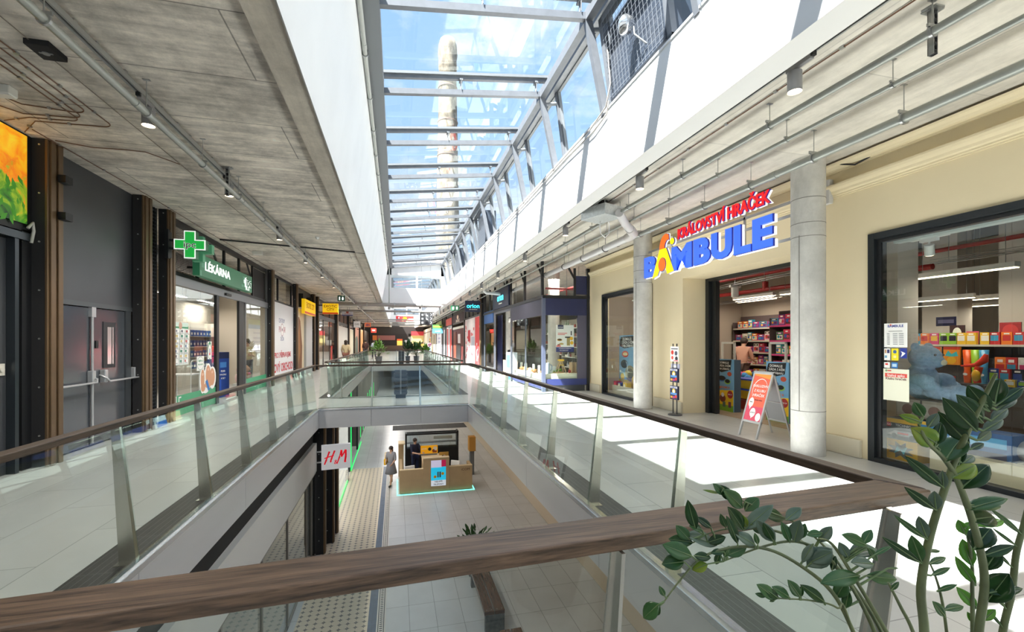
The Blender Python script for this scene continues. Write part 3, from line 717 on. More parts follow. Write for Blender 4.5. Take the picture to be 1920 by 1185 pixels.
# ---------------------------------------------------------------- pharmacy
ALU = M('grey aluminium frame', (.20, .205, .215), .35, .6)
GR1 = C(36, 160, 66, .4, .9); GR2 = C(52, 132, 92, .45, .15); WH = C(245, 245, 243, .5); WHL = C(250, 252, 250, .5, .5)
def pharmacy():
    s = thing('pharmacy_shopfront', 'glazed pharmacy shopfront with sliding door and green floor band, beside the cross', 'shopfront', (0, 0, 0))
    f = MB()
    f.box(XW-.06, XW+.04, 10.56, 17.95, 2.80, 3.0); f.box(XW-.04, XW, 10.56, 10.62, 0, 2.8); f.box(XW-.05, XW+.01, 15.52, 15.60, 0, 2.8); f.box(XW-.05, XW+.01, 17.88, 17.95, 0, 4.2)
    f.build('header_frame', ALU, s, bevel=.004)
    for a_, b_ in ((13.2, 13.36), (14.93, 15.3)): f = MB(); f.box(XW-.05, XW+.015, a_, b_, 0, 2.8); f.build('door_jamb', K_BLACK, s)
    f = MB(); f.box(XW+.04, XW+.08, 13.7, 14.1, 2.85, 2.92); f.build('door_sensor', K_BLACK, s, bevel=.01)
    g = MB(); glassbox(g, XW-.02, 10.6, 13.25, .02, 2.8); g.build('glass_pane', K_DKGLASS, s)
    g = MB(); glassbox(g, XW-.02, 15.58, 17.9, .02, 2.8); g.build('glass_pane', K_DKGLASS, s)
    # transom of steel and glass above
    f = MB(); f.box(XW-.08, XW-.02, 10.56, 17.95, 3.02, 3.1)
    for y in (12.2, 13.9, 15.1, 16.4): f.box(XW-.08, XW-.02, y-.035, y+.035, 3.05, 4.2)
    f.box(XW-.1, XW-.0, 10.56, 17.95, 4.08, 4.2)
    for y in (13.0, 15.9): f.prism([(XW-.06, y, 4.1), (XW-.06, y+.07, 4.1), (XW-.06, y+.75, 3.45), (XW-.06, y+.68, 3.45)], (0, 0, 0), (-.04, 0, 0))
    f.build('transom_frame', K_BLACK, s)
    g = MB()
    for k in range(26): g.box(XW-.1, XW-.095, 10.6, 12.15, 3.1+k*.04, 3.104+k*.04)
    for k in range(38): g.box(XW-.1, XW-.095, 10.6+k*.041, 10.604+k*.041, 3.1, 4.1)
    g.build('mesh_panel', K_BLACK, s)
    g = MB(); g.box(XW-.09, XW-.07, 16.4, 17.95, 3.1, 4.05); g.build('dark_panel', M('blackboard panel', (.02, .02, .022), .7), s)
    for a_, b_ in ((10.62, 13.2), (15.6, 17.88)): b = MB(); b.box(XW-.017, XW-.012, a_, b_, .02, .45); b.build('green_band', C(70, 165, 120, .4), s)
    t = MB(); t.T = frame((XW-.011, 10.75, .22), (0, 1, 0), (0, 0, 1)); t.use(WH)
    for a, b_, c, d in ((0,0,.12,.03),(.09,0,.12,.16),(.14,-.04,.17,.22),(.14,.19,.3,.22),(.22,-.08,.25,.14),(.28,0,.31,.22),(.31,.0,.42,.03),(.40,.0,.43,.2),(.43,.17,.52,.2)): t.box(a, b_ and c or c, b_, d, 0, .002)
    t.build('white_line_logo', None, s)
    return s
pharmacy()
def pharmacy_inside():
    fl = M('warm shop wall', (.70, .63, .53), .7)
    m = MB(); m.box(-8.6, -8.5, 10.3, 19.5, 0, 4.2); m.box(-8.6, -4.6, 19.3, 19.4, 0, 4.2); m.box(-8.6, -4.62, 10.3, 10.4, 0, 4.2)
    struct('wall_pharmacy', m, fl)
    m = MB(); m.box(-6.8, -6.6, 16.0, 19.3, 1.9, 2.9); struct('wall_pharmacy_bulkhead', m, M('warm bulkhead', (.72, .66, .58), .7))
    # linear lamps added to light the interior
    for y in (12.3, 15.0, 17.5):
        t = thing('linear_lamp', 'white linear ceiling lamp added inside the pharmacy, %s' % {12.3: 'behind the product poster', 15.0: 'above the open doorway', 17.5: 'behind the teddy bear window'}[y], 'ceiling lamp', (-6.2, y, 2.95))
        q = MB(); q.box(-.08, .08, -.75, .75, 0, .05); q.build('housing', K_WHITE, t)
        q = MB(); q.box(-.07, .07, -.73, .73, -.008, 0); q.build('diffuser', C(255, 248, 235, .5, 6), t)
        for yy in (-.6, .6):
            q = MB(); q.cyl((0, yy, .05), (0, yy, 1.25), .006, n=6); q.build('wire', K_BLACK, t)
        lamp('AREA', (-6.2, y, 2.9), 26, (1, .93, .82), (.3, 1.4), aim=(0, 0, -1))
    # shelves with packs
    cols = [C(40, 90, 160), C(60, 140, 190), C(230, 230, 225), C(190, 60, 60), C(220, 170, 60), C(90, 160, 110), C(150, 110, 180)]
    packs = []
    for i, c in enumerate(cols):
        q = MB(); q.use(c).box(-.05, .05, -.07, .07, 0, .2); q.use(WH).box(.0505, .0515, -.055, .055, .05, .12)
        packs.append(q)
    rnd = random.Random(5); proto = {}
    def shelf(x, y0, y1, levels, lab, s=1, only=None, group=None, plab=None, step=.17):
        sh = thing('display_shelf', lab, 'shelf', (x, y0, 0))
        q = MB()
        q.box(-.22*s, -.2*s, 0, y1-y0, 0, levels[-1]+.45)
        q.box(-.2*s, .14*s, -.02, 0, 0, levels[-1]+.45); q.box(-.2*s, .14*s, y1-y0, y1-y0+.02, 0, levels[-1]+.45); q.build('back_panel', K_INNER, sh)
        for z in levels:
            q = MB(); q.box(-.2*s, .14*s, 0, y1-y0, z-.02, z); q.build('shelf_board', M('shelf board', (.6, .58, .54), .4), sh)
            y = y0+.1
            while y < y1-.08:
                k = only if only is not None else rnd.randrange(len(cols))
                if k not in proto:
                    o = packs[k].build('medicine_pack'); proto[k] = o
                else: o = proto[k].copy(); COL.objects.link(o)
                o.location = (x, y, z); o.rotation_euler = (0, 0, 0)
                tag(o, plab or 'small medicine pack standing on the pharmacy shelves', 'medicine pack', group or 'packs on the pharmacy shelves')
                y += step+rnd.random()*.06
    shelf(-7.2, 10.9, 14.6, (.5, .9, 1.3, 1.7), 'long pharmacy wall shelf behind the product poster window', step=.21)
    shelf(-6.3, 16.0, 18.0, (.75, 1.12, 1.45, 1.78), 'white shelf of blue tins seen through the pharmacy doorway', only=0, group='blue tins in the pharmacy', plab='blue tin on the shelf in the pharmacy doorway', step=.2)
    # white table and blue totem in the doorway
    t = thing('side_table', 'white metal table with open frame inside the pharmacy doorway', 'table', (-5.6, 14.15, 0))
    q = MB(); q.box(-.3, .3, -.3, .3, .70, .73); q.build('table_top', K_WHITE, t)
    for x in (-.27, .27):
        for y in (-.27, .27): q = MB(); q.cyl((x, y, 0), (x, y, .7), .014, n=8); q.build('leg', K_WHITE, t)
    q = MB(); q.tube([(.28, -.28, .73), (.28, -.28, 1.05), (.28, -.2, 1.1), (.28, .2, 1.1), (.28, .28, 1.05), (.28, .28, .73)], .012); q.build('back_hoop', K_WHITE, t)
    T = frame((-4.92, 14.55, 0), (.25, .97, 0), (0, 0, 1))
    panel('display_stand', T, .52, 1.3, C(28, 62, 140), [('r', 0, .86, 1, 1, C(20, 30, 70)), ('r', .2, .66, .75, .78, C(70, 130, 200)), ('t', 'PLNA', .45, .58, .08, WH), ('t', 'VYKONU', .45, .5, .07, WH), ('r', .15, .1, .3, .4, C(40, 90, 190)), ('t', 'A SILY', .45, .42, .07, WH)], t=.3, label='tall blue cardboard display box in the pharmacy doorway', cat='display stand')
pharmacy_inside()
def pharmacy_stickers():
    y = lambda a: (XW-.008, a, 0)
    T = frame((XW-.004, 10.65, 1.10), (0, 1, 0), (0, 0, 1))
    it = [('r', 0, .86, 1, .93, GR2), ('r', .02, .90, .98, .98, C(210, 230, 220)), ('c', .25, .92, .09, C(190, 150, 130)), ('c', .6, .92, .08, C(200, 160, 140))]
    rnd = random.Random(2)
    for r in range(7):
        for c in range(4):
            u = .04+c*.24; v = .03+r*.117
            it += [('r', u, v, u+.21, v+.1, WH), ('r', u+.03, v+.035, u+.03+rnd.uniform(.05, .12), v+.09, C(*rnd.choice([(90, 120, 160), (180, 90, 90), (80, 140, 120), (120, 120, 130), (200, 180, 120)]))), ('r', u+.04, v+.012, u+.17, v+.025, C(120, 130, 140))]
    panel('poster', T, .95, .92, C(222, 232, 228), it, t=.004, label='poster grid of small product pictures with green heading in the pharmacy window', cat='poster')
    T = frame((XW-.004, 12.05, .92), (0, 1, 0), (0, 0, 1))
    n = 24
    panel('sticker', T, .4, .34, WH, [('c', .5, .5, .19, GR2, .16), ('c', .5, .5, .18, WH, .15), ('t', 'PŘIJĎTE SI', .5, .66, .055, GR2), ('t', 'PRO RADU', .5, .42, .055, GR2)], t=.003, label='round white speech bubble sticker above the toes on pharmacy glass', cat='sticker')
    # foot cut out sticker
    m = MB(); m.T = frame((XW-.004, 12.25, .42), (0, 1, 0), (0, 0, 1)); sk = C(214, 158, 124); 
    m.use(WH)
    def blob(pts, mt, e): m.use(mt).add([(a, b, e) for a, b in pts], [tuple(range(len(pts)))])
    def el(cx, cy, rx, ry, k=16): return [(cx+rx*math.cos(2*PI*i/k), cy+ry*math.sin(2*PI*i/k)) for i in range(k)]
    for i, (cx, cy, rx, ry) in enumerate(((.12, .25, .13, .28), (.45, .32, .2, .3), (.72, .28, .2, .25), (.3, .1, .22, .14))): blob(el(cx, cy, rx+.035, ry+.035), WH, .001+i*.0001)
    for i, (cx, cy, rx, ry) in enumerate(((.12, .28, .11, .24), (.45, .34, .15, .27), (.7, .3, .17, .22), (.15, .08, .13, .1), (.45, .14, .2, .1))): blob(el(cx, cy, rx, ry), sk, .0016+i*.0002)
    blob([(.28, .22), (.4, .26), (.56, .0), (.44, -.03)], C(60, 120, 190), .0032)
    for i, (cx, cy) in enumerate(((.12, .4), (.45, .5), (.7, .42))): blob(el(cx, cy, .05, .035), C(235, 190, 165), .0034+i*.0001)
    tag(m.build('sticker'), 'cut-out sticker of bare toes with blue plaster on pharmacy glass', 'sticker')
    T = frame((XW-.004, 12.68, 1.17), (0, 1, 0), (0, 0, 1))
    panel('sticker', T, .24, .44, WH, [('c', .5, .5, .12, GR2, .22), ('c', .5, .42, .105, WH, .17), ('t', 'OTEVŘENO', .5, .8, .035, WH), ('c', .5, .3, .04, C(220, 80, 90)), ('r', .4, .35, .6, .6, C(120, 140, 170))], t=.003, label='oval green and white sticker beside the pharmacy door', cat='sticker')
pharmacy_stickers()
def arrows(mb, T, n, step, w=.1, h=.07, th=.012):
    pass
def cross_sign():
    s = thing('pharmacy_cross', 'glowing green pharmacy cross box with ipc lettering, projecting on a black bracket', 'sign', (-4.03, 10.14, 3.5))
    # faces the viewer (-y); two plates and a returned side
    def cross(mb, a, b, y0, y1, z=0, x=0):
        a *= .95; b *= .95
        mb.box(x-a, x+a, y0, y1, z-b, z+b); mb.box(x-b, x+b, y0, y1, z+b, z+a); mb.box(x-b, x+b, y0, y1, z-a, z-b)
    cx = .12
    m = MB(); cross(m, .285, .105, .0, .14, 0, cx); m.build('casing', C(60, 130, 90, .4), s)
    m = MB(); cross(m, .285, .105, -.006, 0, 0, cx); m.build('white_rim', WHL, s)
    m = MB(); cross(m, .262, .084, -.012, -.006, 0, cx); m.build('green_face', C(30, 150, 60, .35, .7), s)
    m = MB(); m.T = frame((cx, -.014, 0), (1, 0, 0), (0, 0, 1)); m.use(WHL).text('ipc', .17, 0, -.005, .001, .028, 0, 'CENTER', 1.1); m.use(K_BLACK).text('ipc', .17, 0, -.005, .001, .006, 0, 'CENTER', 1.1, .002)
    m.build('lettering', None, s)
    m = MB(); m.box(-.30, -.24, -.02, .06, -.28, .28); m.box(-.26, -.05, .03, .08, .06, .1); m.box(-.26, -.05, .03, .08, -.1, -.06); m.box(-.30, -.26, .04, .18, -.25, .25); m.build('bracket', K_BLACK, s)
    # shallower second cross panel behind
    m = MB(); cross(m, .27, .1, .3, .42, -.02, .14); m.build('rear_cross_plate', C(90, 165, 125, .4, .1), s)
cross_sign()
def lekarna():
    s = thing('shop_sign', 'long green pharmacy sign reading LÉKÁRNA ipc above the sliding door', 'sign', (-4.15, 11.25, 3.05))
    T = frame((0, 0, 0), (0, 1, 0), (0, 0, 1))
    a = C(56, 128, 92, .4, .1)
    m = MB(); m.box(-.14, 0, 0, 3.68, 0, .47); m.build('sign_box', a, s, bevel=.004)
    for y in (.4, 1.8, 3.2): m = MB(); m.box(-.40, -.13, y, y+.05, .2, .25); m.build('bracket', K_BLACK, s)
    m = MB(); m.T = frame((.001, 0, 0), (0, 1, 0), (0, 0, 1))
    m.use(C(92, 160, 128, .4, .1))
    for u, v, w, h in ((0, .3, .3, .1), (.1, .2, .14, .2), (0, .0, .1, .12), (2.85, .3, .3, .08), (2.75, .08, .2, .07)): m.box(u, u+w, v, v+h, 0, .002)
    m.use(WHL).text('LÉKÁRNA', .27, 1.05, .235, .006, .016, 0, 'CENTER', 1.35, .004)
    m.use(C(225, 240, 232, .4, .3)); m.box(3.0, 3.2, .10, .36, .002, .004); m.box(3.08, 3.42, .03, .2, .002, .004); m.box(2.92, 3.08, .2, .3, .002, .004)
    m.use(WHL).text('ipc', .36, 3.33, .25, .006, .045, 0, 'CENTER', 1.15, .008)
    m.use(C(30, 110, 70)).text('ipc', .36, 3.33, .25, .004, .008, 0, 'CENTER', 1.15, .016)
    m.build('lettering', None, s)
lekarna()
def banner():
    T = frame((XW+.03, 18.3, .18), (0, 1, 0), (0, 0, 1))
    RD = C(205, 45, 60); BL = C(60, 70, 130)
    w, h = 3.78, 2.95
    it = [('t', 'CENTRUM', .44, .765, .24, BL, .0, 'CENTER', 0, .85), ('t', 'PIVOVAR', .46, .645, .34, C(170, 70, 90), .0, 'CENTER', 0, .8), ('t', 'DĚČÍN', .46, .52, .22, BL, .0, 'CENTER', 0, .8),
          ('c', .46, .645, .2, C(150, 90, 110), .26), ('c', .46, .645, .17, WH, .23), ('t', 'M', .46, .645, .2, C(110, 60, 90), .01),
          ('t', 'PRO S PŘIPRAVUJEME', .5, .30, .29, RD, .02, 'CENTER', 0, 1.0), ('t', 'NOVÝ OBCHOD!', .5, .13, .46, RD, .022, 'CENTER', 0, 1.0)]
    panel('banner', T, w, h, C(232, 232, 234, .6), it, t=.02, label='tall white banner with red lettering NOVÝ OBCHOD covering a closed shopfront', cat='banner')
    s = thing('steel_transom', 'black steel transom with glass above the white banner', 'transom', (XW, 18.2, 3.15))
    f = MB(); f.box(-.08, -.02, 0, 3.9, 0, .07); f.box(-.08, -.02, 0, 3.9, .95, 1.05)
    for y in (.05, 1.45, 3.8): f.box(-.08, -.02, y-.04, y+.04, 0, 1.05)
    f.prism([(-.06, .1, .95), (-.06, .2, .95), (-.06, 1.2, .3), (-.06, 1.1, .3)], (0, 0, 0), (-.04, 0, 0)); f.build('frame', K_BLACK, s)
    g = MB(); g.box(-.06, -.05, .1, 3.8, .05, .97); g.build('glass', K_DKGLASS, s)
    q = MB(); q.cyl((XW-1.2, 10.45, 3.75), (XW-1.2, 19.25, 3.75), .22, n=20)
    for i in range(26): q.cyl((XW-1.2, 10.5+i*.33, 3.75), (XW-1.2, 10.53+i*.33, 3.75), .232, n=20)
    tag(q.build('air_duct', M('foil duct', (.35, .35, .36), .35, .7, var=.3, vs=30)), 'ribbed foil air duct running behind the pharmacy transom', 'duct')
    m = MB(); m.box(XW-.08, XW-.02, 22.4, 26.6, 0, .2); m.box(XW-.08, XW-.02, 22.4, 26.6, 3.7, 4.2); m.box(XW-.08, XW-.02, 26.45, 26.6, 0, 4.2); m.box(XW-.08, XW-.02, 26.85, 27.9, 0, 4.2)
    struct('wall_left_far', m, K_BLACK)
    # brown photo poster shop and white pier
    T = frame((XW+.01, 22.4, .2), (0, 1, 0), (0, 0, 1))
    panel('poster', T, 2.2, 3.0, C(205, 190, 160), [('p', [(.3, 0), (.75, 0), (.8, .4), (.6, .8), (.35, .9), (.2, .5)], C(120, 75, 40)), ('p', [(.4, .1), (.6, .3), (.5, .75), (.3, .5)], C(160, 110, 60)), ('r', 0, .86, .5, 1, C(235, 238, 240))], t=.02, label='tall brown and cream photo poster below the yellow wall sign', cat='poster')
    m = MB(); m.box(XW-.02, XW+.1, 24.7, 26.4, 0, 3.6); struct('wall_left_pier', m, M('grey pier', (.5, .5, .5), .6))
banner()
YL = C(250, 200, 20, .4, .35); ORD = C(190, 60, 20, .4, .25)
def exotic():
    s = thing('shop_sign', 'yellow EXOTIC CITY light box flat above the brown photo poster', 'sign', (-4.3, 23.0, 2.95))
    m = MB(); m.box(0, .14, 0, 2.9, 0, .68); m.build('sign_box', YL, s)
    for y in (.3, 2.4): m = MB(); m.box(-.28, .01, y, y+.06, .3, .95); m.build('bracket', K_BLACK, s)
    m = MB(); m.T = frame((.142, 0, 0), (0, 1, 0), (0, 0, 1)); m.use(ORD).box(0, 2.9, 0, .1, 0, .003); m.use(C(130, 100, 20, .5)).text('EXOTIC CITY', .4, 1.45, .4, .002, .0, 0, 'CENTER', .9, .003); m.build('lettering', None, s)
    s = thing('shop_sign', 'yellow EXOTIC CITY light box projecting from the left wall towards the void', 'sign', (-3.9, 26.5, 3.12))
    m = MB(); m.box(0, .8, 0, .14, 0, .58); m.build('sign_box', YL, s)
    m = MB(); m.T = frame((0, -.002, 0), (1, 0, 0), (0, 0, 1)); m.use(ORD).box(0, .8, 0, .09, 0, .003); m.use(C(40, 30, 20)).text('EXOTIC', .2, .4, .42, .002, .012, 0, 'CENTER', .95, .003).text('CITY', .19, .4, .24, .002, .012, 0, 'CENTER', .95, .003); m.build('lettering', None, s)
    for z in (.08, .45): m = MB(); m.box(-.66, 0, .04, .08, z, z+.05); m.build('arm', K_BLACK, s)
exotic()
def left_far():
    # glazed fronts between the far posts
    k = [(28.2, 36.6), (37.1, 45.5), (46, 51.5), (52, 59), (59.5, 66), (66.5, 81.5)]
    labs = ['glazed dark shopfront beyond the projecting yellow sign', 'glazed shopfront with a tall yellow strip, left side', 'cream shopfront beside the white hanging sign', 'pink arched shopfront far down the left side', 'orange lit shopfront far down the left side', 'last dark shopfront on the far left side']
    for i, (y0, y1) in enumerate(k):
        s = thing('shopfront', labs[i], 'shopfront', (XW, y0, 0))
        L_ = y1-y0
        f = MB(); f.box(-.06, 0, 0, L_, 3.0, 3.25); f.box(-.06, 0, 0, L_, 4.1, 4.2); f.box(-.06, 0, 0, L_, 0, .08)
        n = max(2, int(L_/2.2))
        for j in range(n+1): f.box(-.06, 0, max(0, j*L_/n-.05), min(L_, j*L_/n+.05), 0, 4.2)
        f.build('frame', K_BLACK, s)
        if i in (0, 1):
            g = MB(); g.box(-.03, -.02, 0, L_, .08, 3.0); g.build('glass_pane', K_DKGLASS, s)
        if i == 0:
            p = MB(); p.box(.0, .02, 6.2, 6.7, .2, 1.3); p.build('red_strip', C(200, 50, 40), s)
        if i == 1:
            p = MB(); p.box(0, .03, .1, 1.3, 1.3, 2.9); p.build('yellow_panel', C(225, 195, 30), s); p = MB(); p.box(0, .03, 1.4, L_, .1, 2.9); p.build('pale_panel', C(200, 195, 185), s)
        if i == 2: p = MB(); p.box(-.02, .02, .1, L_-.1, .1, 2.9); p.build('cream_panel', C(215, 205, 180), s)
        if i == 3:
            p = MB(); p.box(-.02, .02, .1, L_-.1, .1, 3.3); p.build('pink_panel', C(215, 150, 130), s)
            p = MB(); p.prism([(.02, L_/2-1.9, .1), (.02, L_/2+1.9, .1), (.02, L_/2+1.9, 1.6), (.02, L_/2+1.2, 2.1), (.02, L_/2, 2.3), (.02, L_/2-1.2, 2.1), (.02, L_/2-1.9, 1.6)], (0, 0, 0), (.02, 0, 0)); p.build('arch_opening', C(80, 95, 85), s)
        if i == 4: p = MB(); p.box(-.02, .02, .1, L_-.1, .1, 3.2); p.build('lit_panel', C(220, 150, 90, .5, .5), s); 
        if i == 5: p = MB(); p.box(-.02, .02, .1, L_-.1, .1, 3.2); p.build('dark_panel', C(40, 35, 34), s)
    # shelving seen in the first glazed shop
    m = MB(); m.box(-9, -8.9, 20, 46, 0, 4.2); m.box(-9, -4.6, 45.8, 45.9, 0, 4.2); struct('wall_left_shop', m, M('rosy wall', (.42, .3, .26), .8))
    lamp('AREA', (-6.6, 32, 4.0), 90, (1, .9, .78), (1.0, 6), aim=(0, 0, -1)); lamp('AREA', (-6.6, 41, 4.0), 90, (1, .9, .78), (1.0, 6), aim=(0, 0, -1))
    # projecting signs
    def proj(x0, y, z0, w, h, c, items, lab, cat='sign'):
        s = thing('shop_sign', lab, cat, (x0, y, z0))
        T = frame((0, 0, 0), (1, 0, 0), (0, 0, 1))
        panel('sign_face', T, w, h, c, items, s, t=.12)
        m = MB(); m.box(XW-.02-x0, 0, .04, .07, h*.7, h*.7+.05); m.build('arm', K_BLACK, s)
        m = MB(); m.box(w*.5-.01, w*.5+.01, .04, .07, h, 4.2-z0); m.build('hanger', K_BLACK, s)
    proj(-3.95, 36, 3.56, .78, .46, C(205, 205, 215), [('c', .5, .6, .1, C(190, 90, 70)), ('c', .5, .6, .06, C(160, 60, 50)), ('r', 0, 0, 1, .16, C(90, 90, 150)), ('t', 'PEKÁRNA', .5, .3, .1, C(200, 110, 90))], 'white projecting sign with red emblem behind the yellow signs, left side')
    proj(-3.9, 45, 2.95, .6, .6, C(235, 235, 235), [('t', 'CVD', .5, .5, .2, K_BLACK)], 'small white sign with black letters under the emblem sign')
    proj(-3.1, 48, 3.1, .6, .45, C(235, 130, 90), [('t', 'dm', .5, .5, .3, C(50, 50, 120), .02)], 'orange projecting dm sign far down on the left')
    proj(-2.9, 56, 2.7, .6, .5, C(225, 50, 35, .5, .3), [('t', 'KiK', .5, .5, .25, WH)], 'red projecting sign farthest down on the left')
left_far()
# ================================================================ THINGS UNDER THE CEILINGS
ZINC = M('zinc clamp', (.42, .43, .43), .3, .8)
COPPER = M('brown cable', (.16, .075, .04), .4)
def conduit(name, label, cat, x, z, r, y0, y1, mat, step, first=None, zc=4.199, strut=False, clampr=1.35):
    o = thing(name, label, cat, (x, y0, z))
    q = MB(); q.cyl((0, 0, 0), (0, y1-y0, 0), r, n=14); q.build('pipe', mat, o)
    y = first if first is not None else y0+.5
    proto = None
    while y < min(y1, 46):
        if proto is None:
            q = MB(); q.cyl((0, -.012, 0), (0, .012, 0), r*clampr, n=14); q.cyl((0, 0, r), (0, 0, zc-z), .005, n=6); q.box(-r*1.5, r*1.5, -.008, .008, r*.9, r*1.6); q.box(-.03, .03, -.015, .015, zc-z-.006, zc-z)
            proto = q.build('clamp', ZINC, o); c = proto
        else: c = proto.copy(); COL.objects.link(c); c.parent = o
        c.location = (0, y-y0, 0); y += step
    y = y0+1.9
    while y < min(y1, 40):      # couplings
        q = MB(); q.cyl((0, y-y0-.06, 0), (0, y-y0+.06, 0), r*1.14, n=14); q.build('coupling', mat, o); y += 3.1
    return o
conduit('conduit_pipe', 'grey conduit running beside the spotlight track on the left ceiling', 'pipe', -2.40, 3.87, .034, -3, 57, K_PIPE, 1.35, 1.2)
conduit('conduit_pipe', 'grey conduit on the right ceiling, nearest to the white upstand', 'pipe', 3.95, 3.96, .034, -3, 57, K_PIPE, 1.55, 2.55)
conduit('conduit_pipe', 'thin grey conduit in the middle of the right ceiling', 'pipe', 4.42, 3.96, .024, -3, 57, K_PIPE, 1.17, .83)
conduit('conduit_pipe', 'thick grey pipe on the right ceiling, closest to the cream wall', 'pipe', 4.97, 3.86, .048, -3, 24, K_PIPE, 1.02, 1.42)
conduit('conduit_pipe', 'pale pipe with clamps along the top edge of the left white upstand', 'pipe', -.47, 6.08, .034, -4, 28.6, M('grey green pipe', (.42, .43, .40), .4), 1.3, .9, 6.15, clampr=1.5)
def cable(label, pts, r=.006, name='ceiling_cable', clips=None, mat=None, zc=4.2):
    o = thing(name, label, 'cable', pts[0]); a = Vector(pts[0])
    q = MB(); q.tube([Vector(p)-a for p in pts], r, 6); q.build('cable', mat or COPPER, o)
    if clips:
        n = 0; pr = None
        for p, p2 in zip(pts, pts[1:]):
            L_ = (Vector(p2)-Vector(p)).length; k = max(1, int(L_/clips)) if L_ > clips*.6 else 0
            for i in range(k):
                c = Vector(p).lerp(Vector(p2), (i+.5)/k)-a
                if c.y+a.y < .5 or n > 34: continue
                if pr is None: q = MB(); q.box(-.013, .013, -.02, .02, -.008, zc-a.z); pr = q.build('clip', ZINC, o); e = pr
                else: e = pr.copy(); COL.objects.link(e); e.parent = o
                e.location = c; n += 1
    return o
cable('brown cable clipped straight along the right ceiling', [(3.80, -3, 4.185), (3.80, 57, 4.185)], .007, clips=.72)
cable('brown cable clipped along the left conduit', [(-2.52, -3, 4.185), (-2.50, 57, 4.185)], .007, clips=.7)
def arc(cx, cy, r, a0, a1, z, n=7): return [(cx+r*math.cos(a0+(a1-a0)*i/n), cy+r*math.sin(a0+(a1-a0)*i/n), z) for i in range(n+1)]
z = 4.188
cable('outermost hooked brown cable loop on the left ceiling', [(-3.30, 1, z), (-3.30, 6.38, z)]+arc(-3.42, 6.38, .12, 0, PI/2, z)[1:]+[(-4.1, 6.53, z), (-4.44, 6.9, z)], clips=.5)
cable('middle hooked brown cable loop on the left ceiling', [(-3.38, 1, z), (-3.38, 6.05, z)]+arc(-3.5, 6.05, .12, 0, PI/2, z)[1:]+[(-3.95, 6.1, z), (-4.2, 5.6, z), (-4.44, 5.2, z)], clips=.5)
cable('inner hooked brown cable loop on the left ceiling', [(-3.58, 1, z), (-3.58, 6.3, z)]+arc(-3.7, 6.3, .12, 0, PI/2, z)[1:]+[(-4.1, 6.44, z), (-4.44, 6.6, z)], clips=.5)
cable('innermost hooked brown cable beside the fruit poster', [(-3.50, 1, z), (-3.50, 6.2, z)]+arc(-3.62, 6.2, .12, 0, PI/2, z)[1:]+[(-4.1, 6.35, z), (-4.44, 5.9, z)], clips=.5)
cable('brown cable running along the wall edge of the left ceiling', [(-4.3, 6.8, z), (-4.25, 9.5, z), (-4.3, 12.0, z), (-4.25, 40, z)], clips=.9)
cable('thin pale wire stretched along the left ceiling', [(-3.05, 1, z), (-3.05, 30, z)], .004, mat=M('dull wire', (.25, .22, .18), .6))
cable('short slack brown cable with white end joining the pale wire', [(-4.25, 7.1, z), (-3.9, 7.2, z-.01), (-3.5, 7.15, z-.02), (-3.3, 7.2, z-.01), (-3.06, 7.6, z)])
cable('upper of two cables draped along the top of the right white upstand', [(3.06, 6.35, 6.3), (3.06, 6.2, 5.9), (3.05, 6.1, 5.4), (3.05, 6.25, 5.13), (3.05, 6.8, 5.05), (3.06, 7.6, 5.07), (3.06, 9, 5.06), (3.06, 29, 5.06)], .011, mat=M('grey cable', (.40, .37, .34), .5))
cable('lower of two cables draped along the top of the right white upstand', [(3.07, 6.2, 5.2), (3.06, 6.25, 5.02), (3.05, 6.7, 4.96), (3.05, 8, 5.0), (3.06, 11, 4.98), (3.06, 29, 5.0)], .011, mat=M('grey cable', (.40, .37, .34), .5))
cable('black rod across the left ceiling beyond the pharmacy sign', [(-4.3, 12.85, 4.17), (-.84, 13.45, 4.11)], .022, mat=K_BLACK)

